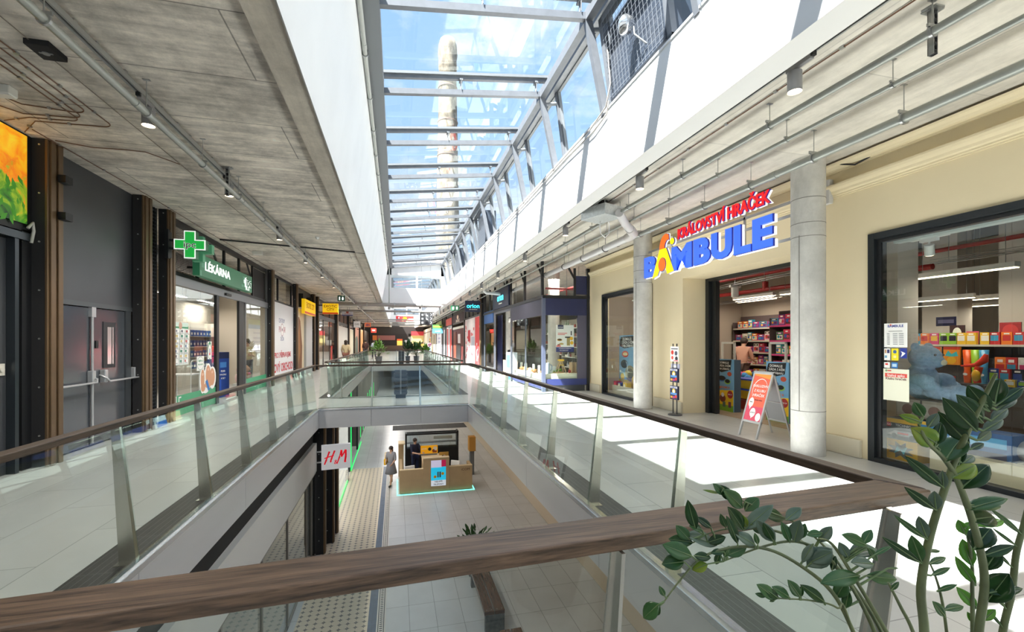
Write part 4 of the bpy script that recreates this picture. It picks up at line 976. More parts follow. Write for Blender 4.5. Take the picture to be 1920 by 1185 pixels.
def track(x, label, y0=-3, y1=57):
    o = thing('light_track', label, 'light track', (x, y0, 4.2))
    q = MB(); q.box(-.03, .03, 0, y1-y0, -.06, -.035); q.box(-.03, -.012, 0, y1-y0, -.085, -.06); q.box(.012, .03, 0, y1-y0, -.085, -.06)
    q.build('rail', M('grey track', (.40, .41, .40), .4, .4), o)
    q = MB(); q.box(-.012, .012, 0, y1-y0, -.07, -.061); q.build('slot', K_BLACK, o)
    q = MB()
    pr = None
    for i in range(20):
        if pr is None: q = MB(); q.box(-.012, .012, -.02, .02, -.036, 0); pr = q.build('fixing', ZINC, o); e = pr
        else: e = pr.copy(); COL.objects.link(e); e.parent = o
        e.location = (0, i*1.5+.2, 0)
track(-2.52, 'grey spotlight track along the left ceiling'); track(3.50, 'grey spotlight track along the right ceiling')
def spot(first, x, y, lab, tilt=(0, 0), power=60):
    grp = 'spotlights on the %s track' % ('left' if x < 0 else 'right')
    if first is None:
        o = thing('track_spotlight', lab, 'spotlight', (x, y, 4.115), group=grp)
        q = MB(); q.box(-.022, .022, -.13, .13, -.05, 0); q.build('adapter', M('spot grey', (.30, .30, .31), .4, .2), o, bevel=.004)
        q = MB(); q.box(-.02, .02, -.155, -.13, -.035, .005); q.build('end_cap', K_BLACK, o)
        q = MB(); q.cyl((0, .05, -.05), (0, .05, -.07), .02); q.cyl((0, .05, -.07), (0, .05, -.25), .06, n=24, cap=False); q.cyl((0, .05, -.07), (0, .05, -.072), .06, n=24); q.build('housing', M('spot grey', (.30, .30, .31), .4, .2), o)
        q = MB(); q.cyl((0, .05, -.236), (0, .05, -.238), .057, n=24); q.build('lens', M('lit lens', (1, .78, .52), .5, 0, 9), o)
    else:
        o = copy_tree(first); o.location = (x, y, 4.115); o['label'] = lab; o['group'] = grp
    lamp('SPOT', (x, y+.05, 3.85), power*(2.6 if x < 0 else 1), (1, .93, .84), .04, spot=2.3, aim=(tilt[0], tilt[1], -1), name='spot_light')
    return o
ry = [3.3, 6.0, 9.05, 12.2, 15.7]
rl = ['large spotlight nearest the viewer on the right track', 'spotlight on the right track, second from the viewer', 'spotlight on the right track just before the metal duct box hose', 'fourth spotlight from the viewer on the right track', 'fifth spotlight from the viewer on the right track']
ly = [5.5, 7.87, 11.0, 14.02, 17.0, 20.1]
ll = ['lit spotlight nearest the viewer on the left track', 'second spotlight on the left track, beside the perforated strut', 'left track spotlight just before the black ceiling rod', 'left track spotlight just past the black ceiling rod', 'fifth spotlight from the viewer on the left track', 'sixth spotlight from the viewer on the left track']
S0 = None
for y, l in zip(ry, rl):
    o = spot(S0, 3.50, y, l); S0 = S0 or o
for y, l in zip(ly, ll): spot(S0, -2.52, y, l)
for y in (.3, -2.5): spot(S0, 3.50, y, 'spotlight on the right track, above and behind the viewer'); spot(S0, -2.52, y+.8, 'spotlight on the left track, above and behind the viewer')
for i in range(11):
    y = 18.9+3.2*i; spot(S0, 3.50, y, 'small distant spotlight on the right track'); spot(S0, -2.52, y+4.4, 'small distant spotlight on the left track')

def strut(x, y, lab, drop=.42, w=.045):
    o = thing('ceiling_strut', lab, 'bracket', (x, y, 4.2))
    q = MB(); q.box(-w, w, -w*1.2, w*1.2, -.012, 0); q.box(-.07, .07, -.035, .035, -.01, 0); q.build('foot_plate', ZINC, o)
    q = MB(); q.box(-.022, -.017, -.022, .022, -drop, -.01); q.box(.017, .022, -.022, .022, -drop, -.01); q.box(-.022, .022, .017, .022, -drop, -.01); q.build('channel', ZINC, o)
    q = MB()
    for k in range(int(drop/.06)): q.box(-.012, .012, -.0225, .0165, -.04-k*.06-.012, -.04-k*.06+.012)
    q.build('slots', K_BLACK2, o)
strut(-2.44, 7.6, 'perforated metal strut holding the left conduit track'); strut(4.06, 2.62, 'perforated metal strut hanging beside the right conduit, top right corner', .36)
def ceiling_bits():
    o = thing('ceiling_box', 'square black box with lens on the near left ceiling', 'ceiling device', (-3.0, 4.9, 4.2))
    q = MB(); q.box(-.09, .09, -.12, .12, -.05, 0); q.build('housing', K_BLACK2, o, bevel=.004); q = MB(); q.cyl((0, 0, -.05), (0, 0, -.058), .028, n=16); q.box(-.05, .05, -.008, .008, -.054, -.05); q.build('lens', M('grey lens', (.3, .3, .3), .3), o)
    o = thing('smoke_detector', 'small white smoke detector on the left ceiling past the black rod', 'smoke detector', (-1.9, 12.1, 4.2))
    q = MB(); q.lathe([(.0, -.055), (.03, -.05), (.035, -.03), (.05, -.02), (.05, 0)], n=18); q.build('body', K_WHITE, o)
    def em(x, y, lab):
        o = thing('emergency_lamp', lab, 'emergency lamp', (x, y, 4.2)); q = MB(); q.box(-.13, .13, -.06, .06, -.09, 0); q.build('housing', C(220, 220, 215), o, bevel=.01); q = MB(); q.box(-.12, .12, -.05, .05, -.10, -.09); q.build('diffuser', C(235, 235, 230), o)
    em(-3.85, 14.4, 'white emergency lamp on the left ceiling above the pharmacy sign'); em(-3.95, 25.8, 'white emergency lamp on the left ceiling above the yellow signs')
    em(-3.92, 5.75, 'long white lamp at the left edge of the picture above the poster')
    o = thing('exit_sign', 'hanging green exit sign with white arrows on the left side', 'exit sign', (-2.6, 22.0, 3.46))
    q = MB(); q.box(0, .32, 0, .03, 0, .26); q.build('box', C(30, 70, 50, .4, .1), o)
    q = MB(); q.box(.15, .17, .01, .02, .26, .74); q.build('hanger', ZINC, o)
    q = MB(); q.T = frame((0, -.002, 0), (1, 0, 0), (0, 0, 1)); q.use(WHL)
    for dx in (.06, .2): q.box(dx, dx+.05, .05, .2, 0, .002)
    q.prism([(.17, .12, .001), (.225, .05, .001), (.28, .12, .001)], (0, 0, 0), (0, 0, .001)); q.build('pictogram', None, o)
    o = thing('exit_sign', 'hanging green exit sign far along the right ceiling', 'exit sign', (3.2, 27.5, 3.5))
    q = MB(); q.box(0, .5, 0, .03, 0, .3); q.build('box', C(40, 120, 80, .4, .3), o); q = MB(); q.box(.24, .26, .01, .02, .3, .7); q.build('hanger', ZINC, o)
    q = MB(); q.box(.08, .2, -.003, 0, .06, .24); q.box(.3, .42, -.003, 0, .06, .24); q.build('pictogram', WHL, o)
    # cross pipe under the bulkhead
    o = thing('cross_pipe', 'thick grey pipe crossing below the white bulkhead', 'pipe', (-4.3, 28.4, 3.85))
    q = MB(); q.cyl((0, 0, 0), (7.0, 0, -.02), .11, n=16); q.build('pipe', M('dull pipe', (.33, .31, .29), .5), o)
    q = MB()
    for x in (.8, 2.6, 4.2, 5.8):
        q.cyl((x-.03, 0, 0), (x+.03, 0, 0), .125, n=16)
    q.build('joint', ZINC, o); q = MB(); q.cyl((1.6, 0, .1), (1.6, 0, .35), .012, n=8); q.cyl((6.9, 0, 0), (6.9, 0, .35), .03, n=8); q.cyl((6.9, 0, 0), (6.9, 0, -.55), .05); q.build('hanger', ZINC, o)
    o = thing('drop_pipe', 'thin vertical pipe hanging in front of the white bulkhead', 'pipe', (-.42, 28.5, 3.6))
    q = MB(); q.cyl((0, 0, 0), (0, 0, 2.5), .04); q.cyl((0, 0, .1), (1.0, 0, .12), .03); q.build('pipe', M('grey green pipe', (.42, .43, .40), .4), o); q = MB(); q.cyl((0, 0, -.04), (0, 0, .12), .07); q.build('valve', ZINC, o)
    for i, (y, x1) in enumerate(((36, 2.9), (50, 2.6), (55, 2.2), (61, 3.4), (66, 3.6))):
        o = thing('cross_pipe', ['first grey pipe across the roof opening beyond the bulkhead', 'second grey pipe across the roof opening', 'third thin pipe across the distant roof opening', 'grey pipe in front of the far food hall', 'grey pipe nearest the far food hall'][i], 'pipe', (-4.3, y, 3.95))
        q = MB(); q.cyl((0, 0, 0), (x1+4.3, 0, 0), .08, n=12); q.build('pipe', M('dull pipe', (.33, .31, .29), .5), o)
        q = MB(); q.cyl((.9, 0, 0), (.9, 0, .25), .02, n=6); q.build('hanger', ZINC, o)
    # beams under the left ceiling far away
    for i in range(5):
        q = MB(); q.box(-4.4, -.9, 40+i*3.2, 40.5+i*3.2, 3.98, 4.2); struct('ceiling_rib_%d' % (i+1), q, K_BEAM)
    # sheet metal box with hose and pale pipe
    o = thing('duct_box', 'sheet metal duct box with round black hose under the right ceiling', 'duct box', (3.72, 7.75, 3.9))
    q = MB(); q.hexa([(-.33, .25, 0), (-.1, -.3, 0), (.36, -.12, .0), (.12, .42, 0), (-.33, .25, .2), (-.1, -.3, .2), (.36, -.12, .2), (.12, .42, .2)]); q.build('casing', M('galvanised sheet', (.62, .66, .68), .35, .5, var=.12, vs=25), o, bevel=.004)
    q = MB(); q.cyl((-.02, -.05, .2), (-.02, -.05, .3), .085, n=18); q.build('hose_stub', K_BLACK2, o)
    for x, y in ((-.28, .2), (.3, -.1), (-.08, -.25)):
        q = MB(); q.cyl((x, y, .15), (x, y, .3), .005, n=6); q.build('hanger', ZINC, o)
    q = MB(); q.tube([(.05, .2, 0), (.04, .22, -.1), (.08, .26, -.22), (.2, .32, -.28), (.3, .36, -.18), (.3, .34, -.02), (.24, .26, .02)], .009, 8); q.build('cable_loop', C(235, 235, 235), o)
    o = thing('drain_pipe', 'fat pale grey pipe with elbow running from the duct box to the blue shop', 'pipe', (4.0, 7.6, 3.88))
    q = MB(); q.tube([(-.1, -.15, .05), (.25, .3, 0), (.55, .62, -.03), (.70, .78, -.04), (.76, .98, -.06), (.76, 1.2, -.07), (.78, 7.0, -.09), (.80, 13, -.12)], .078, 16); q.build('pipe', K_PIPE2, o)
    q = MB(); q.tube([(.5, .57, -.03), (.62, .70, -.04), (.74, .84, -.05), (.76, 1.0, -.06), (.76, 1.15, -.07)], .093, 16); q.build('elbow', M('pale elbow', (.60, .57, .56), .4), o)
    for y in (2.2, 3.5, 4.9, 6.6):
        q = MB(); q.cyl((.77, y-.015, -.08), (.77, y+.015, -.08), .088, n=16); q.cyl((.77, y, 0), (.77, y, .315), .006, n=6); q.build('clamp', K_BLACK, o)
    o = thing('drain_pipe', 'short pale pipe crossing above the blue shop sign', 'pipe', (3.7, 19.5, 3.75))
    q = MB(); q.tube([(0, 0, .1), (.1, 0, 0), (1.0, .2, -.03)], .07, 12); q.build('pipe', K_PIPE2, o); q = MB(); q.cyl((.1, 0, 0), (.1, 0, .45), .01, n=6); q.build('hanger', ZINC, o)
ceiling_bits()

def louvres():
    for i, (k, lab) in enumerate(((-1, 'mesh covered smoke vent with round silver floodlight in the roof light, nearest the viewer'), (4, 'mesh covered smoke vent in the roof light, mid distance'), (7, 'small distant mesh covered smoke vent in the roof light'))):
        y = RY+RP*k; a = thing('smoke_vent', lab, 'vent', (2.99, y, 5.1))
        q = MB(); q.box(.12, .5, .62, 2.05, .12, 1.25); q.build('dark_box', M('vent black', (.05, .06, .08), .3), a)
        q = MB()
        for (y0, y1, z0, z1) in ((.52, .62, .05, 1.35), (2.05, 2.15, .05, 1.35), (.52, 2.15, .02, .14), (.52, 2.15, 1.26, 1.36)):
            q.hexa([(.16-.20*z0/1.4, y0, z0), (.24-.20*z0/1.4, y0, z0), (.24-.20*z0/1.4, y1, z0), (.16-.20*z0/1.4, y1, z0), (.16-.20*z1/1.4, y0, z1), (.24-.20*z1/1.4, y0, z1), (.24-.20*z1/1.4, y1, z1), (.16-.20*z1/1.4, y1, z1)])
        q.build('frame', K_STEEL, a)
        q = MB()
        for j in range(17): y_ = .64+j*.083; q.tube([(.12, y_, .12), (-.04, y_, 1.28)], .0024, 4, False)
        for j in range(14): z_ = .16+j*.083; x_ = .12-.16*(z_-.12)/1.16; q.tube([(x_, .62, z_), (x_, 2.05, z_)], .0024, 4, False)
        q.build('mesh', M('mesh wire', (.25, .27, .3), .5), a)
        if i == 0:
            q = MB(); q.lathe([(.02, .0), (.06, .0), (.10, .04), (.125, .10), (.125, .13), (.10, .16), (0, .17)], (0, 0, 0), 20); b_ = q.build('floodlight', M('chrome lamp', (.75, .76, .78), .15, .9), a)
            b_.location = (-.02, 1.15, .62); b_.rotation_euler = (-.9, -.9, 0)
            q = MB(); q.tube([(.1, 1.0, .3), (-.03, 1.08, .45), (-.0, 1.15, .6)], .012); q.build('lamp_arm', ZINC, a)
            q = MB(); q.tube([(.14, .9, 1.0), (.0, .7, 1.15), (-.05, .4, 1.2), (0.0, .0, 1.1), (.02, -.1, .6), (.02, -.12, .1)], .008); q.build('lamp_cable', COPPER, a)
louvres()
def chimney():
    o = thing('brick_chimney', 'tall round brick chimney standing outside, seen through the roof light', 'chimney', (8.75, 80, 6.0))
    mt = tiles('old chimney brick', (.52, .44, .33), (.36, .30, .23), (.55, .50, .42), .5, .16, .02, .9, .5, (0, 0, 0), 0, .35, .5)
    m, nt, b = _new('weathered chimney'); N = nt.nodes.new; L = nt.links.new
    tc = N('ShaderNodeTexCoord'); mp = N('ShaderNodeMapping'); mp.inputs['Scale'].default_value = (.5, .5, .22); L(tc.outputs['Object'], mp.inputs[0])
    no = N('ShaderNodeTexNoise'); no.inputs['Scale'].default_value = 1.3; no.inputs['Detail'].default_value = 8; no.inputs['Roughness'].default_value = .7; L(mp.outputs[0], no.inputs['Vector'])
    r = N('ShaderNodeValToRGB'); L(no.outputs['Fac'], r.inputs[0]); r.color_ramp.elements[0].position = .38; r.color_ramp.elements[0].color = (.10, .08, .06, 1); r.color_ramp.elements[1].position = .62; r.color_ramp.elements[1].color = (.34, .29, .21, 1)
    L(r.outputs[0], b.inputs['Base Color']); b.inputs['Roughness'].default_value = .9
    q = MB(); q.lathe([(2.3, 0), (1.75, 30), (1.5, 43.2), (1.6, 43.4), (1.6, 44.2), (1.55, 45), (1.7, 46), (1.6, 47.6), (1.3, 48.6), (1.1, 48.6)], n=28); q.build('shaft', m, o)
    q = MB()
    for z in range(10, 47, 6): q.lathe([(1.62+(.6*(44-z)/44), z), (1.66+(.6*(44-z)/44), z+.1), (1.62+(.6*(44-z)/44), z+.25)], n=28)
    q.build('iron_band', M('rusty iron', (.2, .15, .12), .8), o)
chimney()
# ================================================================ LOWER STOREY
ZL = -4.5
K_GREEN = C(40, 215, 105, .4, .9)
def lower_left():
    # white sign band and glass front of the clothes shop
    m = MB(); m.box(-2.35, -2.2, 1.0, 13.9, -2.08, -1.28); m.box(-2.35, -2.31, 13.9, 14.1, -4.5, -.5)
    struct('wall_lower_fascia', m, M('white perforated fascia', (.78, .78, .76), .55, bump=.3, bs=160))
    m = MB(); m.box(-2.6, -2.3, 1.0, 14, -1.28, -.42); struct('wall_lower_upper', m, K_BLACK2)
    s = thing('lower_shopfront', 'lower glass shopfront reflecting the patterned tiles, under the white fascia', 'shopfront', (-2.25, 1.0, ZL))
    g = MB(); g.box(-.01, 0, 0, 12.9, 0, 2.42); g.build('glass_pane', glass('mirror shop glass', (.55, .57, .58), 2.3), s)
    f = MB()
    for y in (0, 1.9, 3.8, 5.7, 7.6, 9.5, 11.6, 12.3): f.box(-.05, .02, y, y+.06, 0, 2.42)
    f.box(-.05, .03, 0, 12.9, 2.36, 2.44); f.box(-.05, .02, 0, 12.9, 0, .06); f.build('frame', M('bronze frame', (.22, .2, .18), .35, .5), s)
    steel_post(13.95, 'brown riveted post beside the H and M sign, lower floor', -2.3, ZL, -.44, depth=.3, w=.24)
    steel_post(14.65, 'dark riveted post just behind the H and M sign, lower floor', -2.2, ZL, -.44, depth=.35, w=.2)
    steel_post(15.35, 'brown riveted post at the lower shop entrance with green light', -2.2, ZL, -.44, depth=.38, w=.26)
    # black door with push handle between the posts
    m = MB(); m.box(-2.3, -2.22, 14.2, 14.64, ZL, -.44); m.box(-2.3, -2.22, 14.85, 15.35, ZL, -.44); struct('wall_lower_black', m, K_BLACK)
    o = thing('door_handle_set', 'grey panic bar on the dark lower door between the posts', 'push bar', (-2.2, 14.9, ZL))
    q = MB(); q.box(0, .08, 0, .1, 1.0, 1.25); q.build('housing', M('silver push bar', (.55, .56, .58), .3, .5), o, bevel=.01)
    q = MB(); q.tube([(.05, .05, 1.2), (.14, .1, 1.15), (.14, .3, .7), (.03, .35, .6)], .015); q.build('bar', M('silver push bar', (.55, .56, .58), .3, .5), o)
    s = thing('projecting_sign', 'square white H&M sign projecting over the lower floor on two arms', 'sign', (-2.06, 13.8, -2.05))
    T = frame((0, 0, 0), (.985, .17, 0), (0, 0, 1))
    q = MB(); q.T = T; q.box(0, .78, 0, .70, -.12, 0); q.build('light_box', M('white acrylic', (.8, .8, .82), .35, 0, .25), s, bevel=.006)
    q = MB(); q.T = T
    for v in (.22, .52): q.cyl((-.2, v, -.06), (0, v, -.06), .022, n=10)
    q.build('arm', M('white arm', (.75, .75, .76), .4), s)
    q = MB(); q.T = T; q.use(C(224, 22, 42, .4, .35))
    def st(pts, w0=.034, w1=.05):
        P = [Vector((u*.78, v*.70, .003)) for u, v in pts]
        for a, b in zip(P, P[1:]):
            d = (b-a).normalized(); n = Vector((-d.y, d.x, 0)); q.add([a-n*w0/2, b-n*w1/2, b+n*w1/2, a+n*w0/2], [(0, 1, 2, 3)])
    # two brush written capitals and a small ampersand
    st([(.10, .22), (.17, .42), (.27, .74)]); st([(.30, .30), (.36, .5), (.45, .76)]); st([(.10, .47), (.24, .52), (.42, .56)], .03, .03); st([(.30, .30), (.355, .33)], .03, .01)
    st([(.54, .24), (.62, .5), (.68, .76)], .026, .045); st([(.68, .76), (.69, .48)], .055, .045); st([(.69, .48), (.83, .76)], .03, .05); st([(.83, .76), (.835, .5), (.80, .25)], .055, .05); st([(.80, .25), (.86, .29)], .03, .01)
    q.text('&', .17, .385*1.0, .20, .001, .012, 0, 'CENTER', 1, .004)
    q.build('lettering', None, s)
    # entrance beyond the posts with green light lines
    m = MB(); m.box(-2.1, -2.0, 17.4, 21.2, ZL, -2.3); 
    o = thing('glass_screen', 'low glass screen with green light line at the lower shop entrance', 'glass screen', (-2.05, 17.6, ZL))
    q = MB(); q.box(-.02, 0, 0, 3.4, .05, 2.9); q.build('glass_pane', K_DKGLASS, o)
    q = MB(); q.box(-.06, .0, 0, 3.4, 0, .06); q.build('green_light_line', K_GREEN, o)
    q = MB(); q.box(-.1, -.0, 3.4, 3.62, 0, .45); q.build('base_block', K_BLACK, o)
    o = thing('lower_entrance', 'dark entrance surround with green glowing edge below the bridge', 'entrance', (-2.15, 22.5, ZL))
    q = MB(); q.box(-.05, .05, 0, .2, 0, 4.0); q.box(-.05, .05, 4.5, 4.7, 0, 4.0); q.build('jamb', K_BLACK, o)
    q = MB(); q.box(.05, .09, .2, .26, 0, 4.0); q.box(.05, .09, .2, 6.5, 0, .05); q.build('green_light_line', K_GREEN, o)
    q = MB(); q.box(-2.2, -.05, 0, .15, 0, 4.0); q.build('side_wall', K_WHITE, o)
    m = MB(); m.box(-2.5, -2.2, 28, 80, ZL, -.5); struct('wall_lower_left_far', m, M('shop dark wall', (.12, .11, .10), .6))
    for i in range(8):
        y = 30+i*2.4; q = MB(); q.box(-2.2, -2.17, y, y+.08, ZL+.1, -2.4)
        tag(q.build('light_strip', K_GREEN), 'one of the upright green light strips in the lower shop window beyond the bridge', 'light strip', 'green light strips beyond the bridge')
    # inside wall, and bare area lights added under the lower ceiling
    m = MB(); m.box(-5.9, -2.25, 15.7, 15.8, ZL, -.44); struct('wall_lower_inner', m, K_WHITE)
    lamp('AREA', (-4.0, 19.5, -.6), 120, (1, .96, .9), (2, 5), aim=(0, 0, -1)); lamp('AREA', (-4.2, 8, -.6), 90, (1, .96, .9), (2, 8), aim=(0, 0, -1))
    # unseen ceiling lamps added to brighten the lower storey
    first = None
    for x in (2.6, 4.1):
        for y in (3, 6.5, 10, 13.5, 17, 20.5, 24, 27.5, 31, 36, 42, 50):
            if first is None:
                o = thing('added_downlight', 'round warm lamp added to the lower ceiling on the right', 'added_downlight', (x, y, -.42), group='added lamps of the lower ceiling')
                q = MB(); q.lathe([(.08, -.01), (.11, -.012), (.11, 0)], n=20); q.build('rim', K_WHITE, o); q = MB(); q.cyl((0, 0, -.004), (0, 0, -.006), .08, n=20); q.build('lens', M('lit lens', (1, .78, .52), .5, 0, 9), o); first = o
            else: o = copy_tree(first); o.location = (x, y, -.42)
            if x < 3: lamp('SPOT', (x+.6, y, -.46), 8 if y < 34 else 150, (1, .58, .33) if y < 34 else (1, .9, .78), .06, spot=2.6, aim=(0, 0, -1), name='added_down_light')
    for y in (36, 42, 48, 56): lamp('AREA', (-.2, y, -.5), 90, (1, .95, .9), (1.2, 3), aim=(0, 0, -1), name='added_panel_light')  # unseen area lights added to brighten the lower floor beyond the second void
    for y in (16, 20, 24, 28, 31): lamp('SPOT', (-1.95, y, -.5), 40, (1, .93, .84), .06, spot=2.4, aim=(.35, 0, -1), name='added_down_light')  # bare spots without fixtures, added to brighten the left of the lower floor
lower_left()

K_MDF = M('kraft brown board', (.50, .35, .19), .55, var=.05, vs=3); K_MDFE = M('pale board edge', (.74, .58, .36), .5)
def kiosk():
    o = thing('phone_kiosk', 'brown board kiosk with grey back counter standing on the lower floor', 'kiosk', (.12, 18.62, ZL))
    def part(name, mat, *b, bev=.006):
        q = MB()
        for x in b: q.box(*x)
        return q.build(name, mat, o, bevel=bev)
    part('front_panel', K_MDF, (0, .93, 0, .12, .03, .95)); part('front_cap', K_MDFE, (0, .93, -.005, .125, .95, .98))
    part('screen_panel', K_MDF, (.93, 1.98, -.02, .14, .03, 1.37)); part('screen_cap', K_MDFE, (.93, 1.98, -.025, .2, 1.37, 1.40))
    part('side_panel', K_MDF, (1.98, 2.93, 0, .12, .03, .98)); part('side_cap', K_MDFE, (1.98, 2.93, -.005, .125, .98, 1.01))
    part('left_end', K_MDF, (0, .12, .12, 1.9, .03, .95)); part('left_pillar', K_MDF, (-.03, .2, 2.4, 2.6, .03, 1.55)); part('left_pillar_cap', K_MDFE, (-.035, .25, 2.0, 2.62, 1.55, 1.6))
    part('right_end', K_MDF, (2.81, 2.93, .12, .8, .03, .98))
    part('desk', K_MDFE, (.95, 1.85, .14, 2.2, 1.0, 1.04)); part('desk_body', K_MDF, (.98, 1.82, .2, 2.2, .03, 1.0))
    part('back_counter', K_BLACK, (.3, 2.75, 3.1, 3.5, .03, 1.1)); part('glass_case', glass('case glass', (.8, .85, .86)), (.32, 2.73, 3.12, 3.48, 1.1, 1.75))
    part('case_shelf', K_STEEL2, (.32, 2.73, 3.14, 3.46, 1.32, 1.34)); part('case_frame', K_BLACK, (.28, .36, 3.08, 3.52, 0, 1.8), (2.69, 2.77, 3.08, 3.52, 0, 1.85), (.3, 2.75, 3.08, 3.14, 1.72, 1.8), (.3, 2.75, 3.46, 3.52, 1.74, 1.8))
    part('price_strip', C(225, 225, 215), (1.6, 2.5, 3.3, 3.34, 1.45, 1.6)); part('yellow_box', C(205, 150, 70), (3.1, 3.4, 1.9, 2.3, 1.1, 1.75)); part('yellow_box_post', K_STEEL2, (3.15, 3.35, 2.0, 2.2, 0, 1.1))
    part('plinth', K_BLACK, (.05, 2.88, .05, 2.2, 0, .03))
    q = MB(); TEAL = C(120, 225, 205, .4, 1.3)
    q.box(-.07, 3.0, -.09, -.05, 0, .025); q.box(-.1, -.06, -.09, 2.1, 0, .025); q.box(2.98, 3.02, -.09, .45, 0, .025); q.build('light_line', TEAL, o)
    T = frame((1.24, -.022, .25), (1, 0, 0), (0, 0, 1)); CY = C(30, 178, 215, .3, .5)
    panel('screen', T, .60, 1.04, CY, [('r', 0, .72, .72, 1, C(195, 190, 215, .3, .4)), ('r', .7, .74, 1, 1, C(170, 25, 70, .3, .4)), ('r', 0, 0, 1, .22, C(205, 210, 220, .3, .4)), ('t', 'NEJLEPŠÍ', .5, .165, .085, K_BLACK), ('t', 'TELEFONY', .5, .06, .085, K_BLACK), ('c', .27, .36, .06, C(230, 175, 30)), ('c', .78, .47, .06, C(230, 175, 30)), ('r', .42, .33, .52, .55, C(90, 110, 110)), ('r', .56, .33, .66, .55, C(60, 80, 80))], o, .015, K_BLACK)
    T = frame((2.55, -.003, .78), (1, 0, 0), (0, 0, 1))
    q = MB(); q.T = T; q.use(C(90, 60, 40)).text('iCOM', .13, .1, .06, .002, .0, 0, 'CENTER', 1.1); q.build('lettering', None, o)
    # yellow banner standing at the end of the desk
    s = thing('counter_banner', 'yellow banner with black badge standing on the kiosk desk', 'banner', (1.05, 20.6, ZL+1.04))
    q = MB(); q.box(0, .72, -.06, .06, 0, .06); q.build('grey_foot', K_STEEL2, s)
    panel('banner_face', frame((0, -.01, .06), (1, 0, 0), (0, 0, 1)), .75, .36, C(240, 170, 20, .4, .2), [('t', 'servis', .2, .62, .1, WH), ('c', .53, .55, .075, K_BLACK), ('c', .85, .6, .09, C(225, 215, 205)), ('c', .75, .35, .06, C(120, 60, 40)), ('r', .7, .1, .95, .35, C(150, 70, 40))], s, .03)
    for i, (x, y, h, c, lab) in enumerate(((1.32, 19.1, .12, C(235, 235, 235), 'white leaflet holder on the kiosk desk'), (1.55, 19.2, .26, C(220, 180, 110), 'narrow yellow leaflet stand on the kiosk desk'), (1.72, 19.25, .2, C(180, 175, 175), 'grey phone display on the kiosk desk'))):
        s = thing('leaflet_stand', lab, 'stand', (x, y, ZL+1.04)); q = MB(); q.box(-.08, .08, -.05, .05, 0, .02); q.build('foot', WH, s); q = MB(); q.hexa([(-.07, -.03, .02), (.07, -.03, .02), (.07, -.02, .02), (-.07, -.02, .02), (-.07, .02, h), (.07, .02, h), (.07, .03, h), (-.07, .03, h)]); q.build('card', c, s)
    s = thing('display_card', 'yellow card behind the kiosk screen panel', 'card', (1.9, 20.5, ZL+.03)); q = MB(); q.box(-.05, .35, -.1, .1, 0, 1.0); q.build('pedestal', K_MDF, s); panel('card_face', frame((-.05, -.1, .7), (1, 0, 0), (0, 0, 1)), .42, .45, C(205, 160, 80), [('c', .5, .5, .1, C(90, 60, 50)), ('c', .55, .6, .06, C(220, 200, 180))], s, .02)
    # white chairs
    for x, y, rz, lab in ((.62, 19.15, .3, 'white swivel chair inside the kiosk, left of the desk'), (2.35, 19.6, -.6, 'white swivel chair inside the kiosk, right of the desk')):
        c = thing('office_chair', lab, 'chair', (x, y, ZL), rz)
        q = MB(); q.lathe([(.0, .44), (.2, .44), (.24, .47), (.24, .50), (.2, .53), (0, .53)], n=20); q.build('seat', WH, c)
        q = MB(); q.hexa([(-.2, .18, .6), (.2, .18, .6), (.2, .23, .6), (-.2, .23, .6), (-.22, .26, .92), (.22, .26, .92), (.22, .31, .92), (-.22, .31, .92)]); q.build('backrest', WH, c, bevel=.03, seg=3)
        q = MB(); q.cyl((0, 0, .06), (0, 0, .44), .03); q.tube([(0, .12, .5), (0, .24, .55), (0, .25, .65)], .02); q.build('column', ZINC, c)
        for k in range(5):
            a = k*2*PI/5; q = MB(); q.tube([(0, 0, .08), (.26*math.cos(a), .26*math.sin(a), .06)], .018); q.ball((.26*math.cos(a), .26*math.sin(a), .03), .03, 8, 6); q.build('leg', ZINC, c)
kiosk()
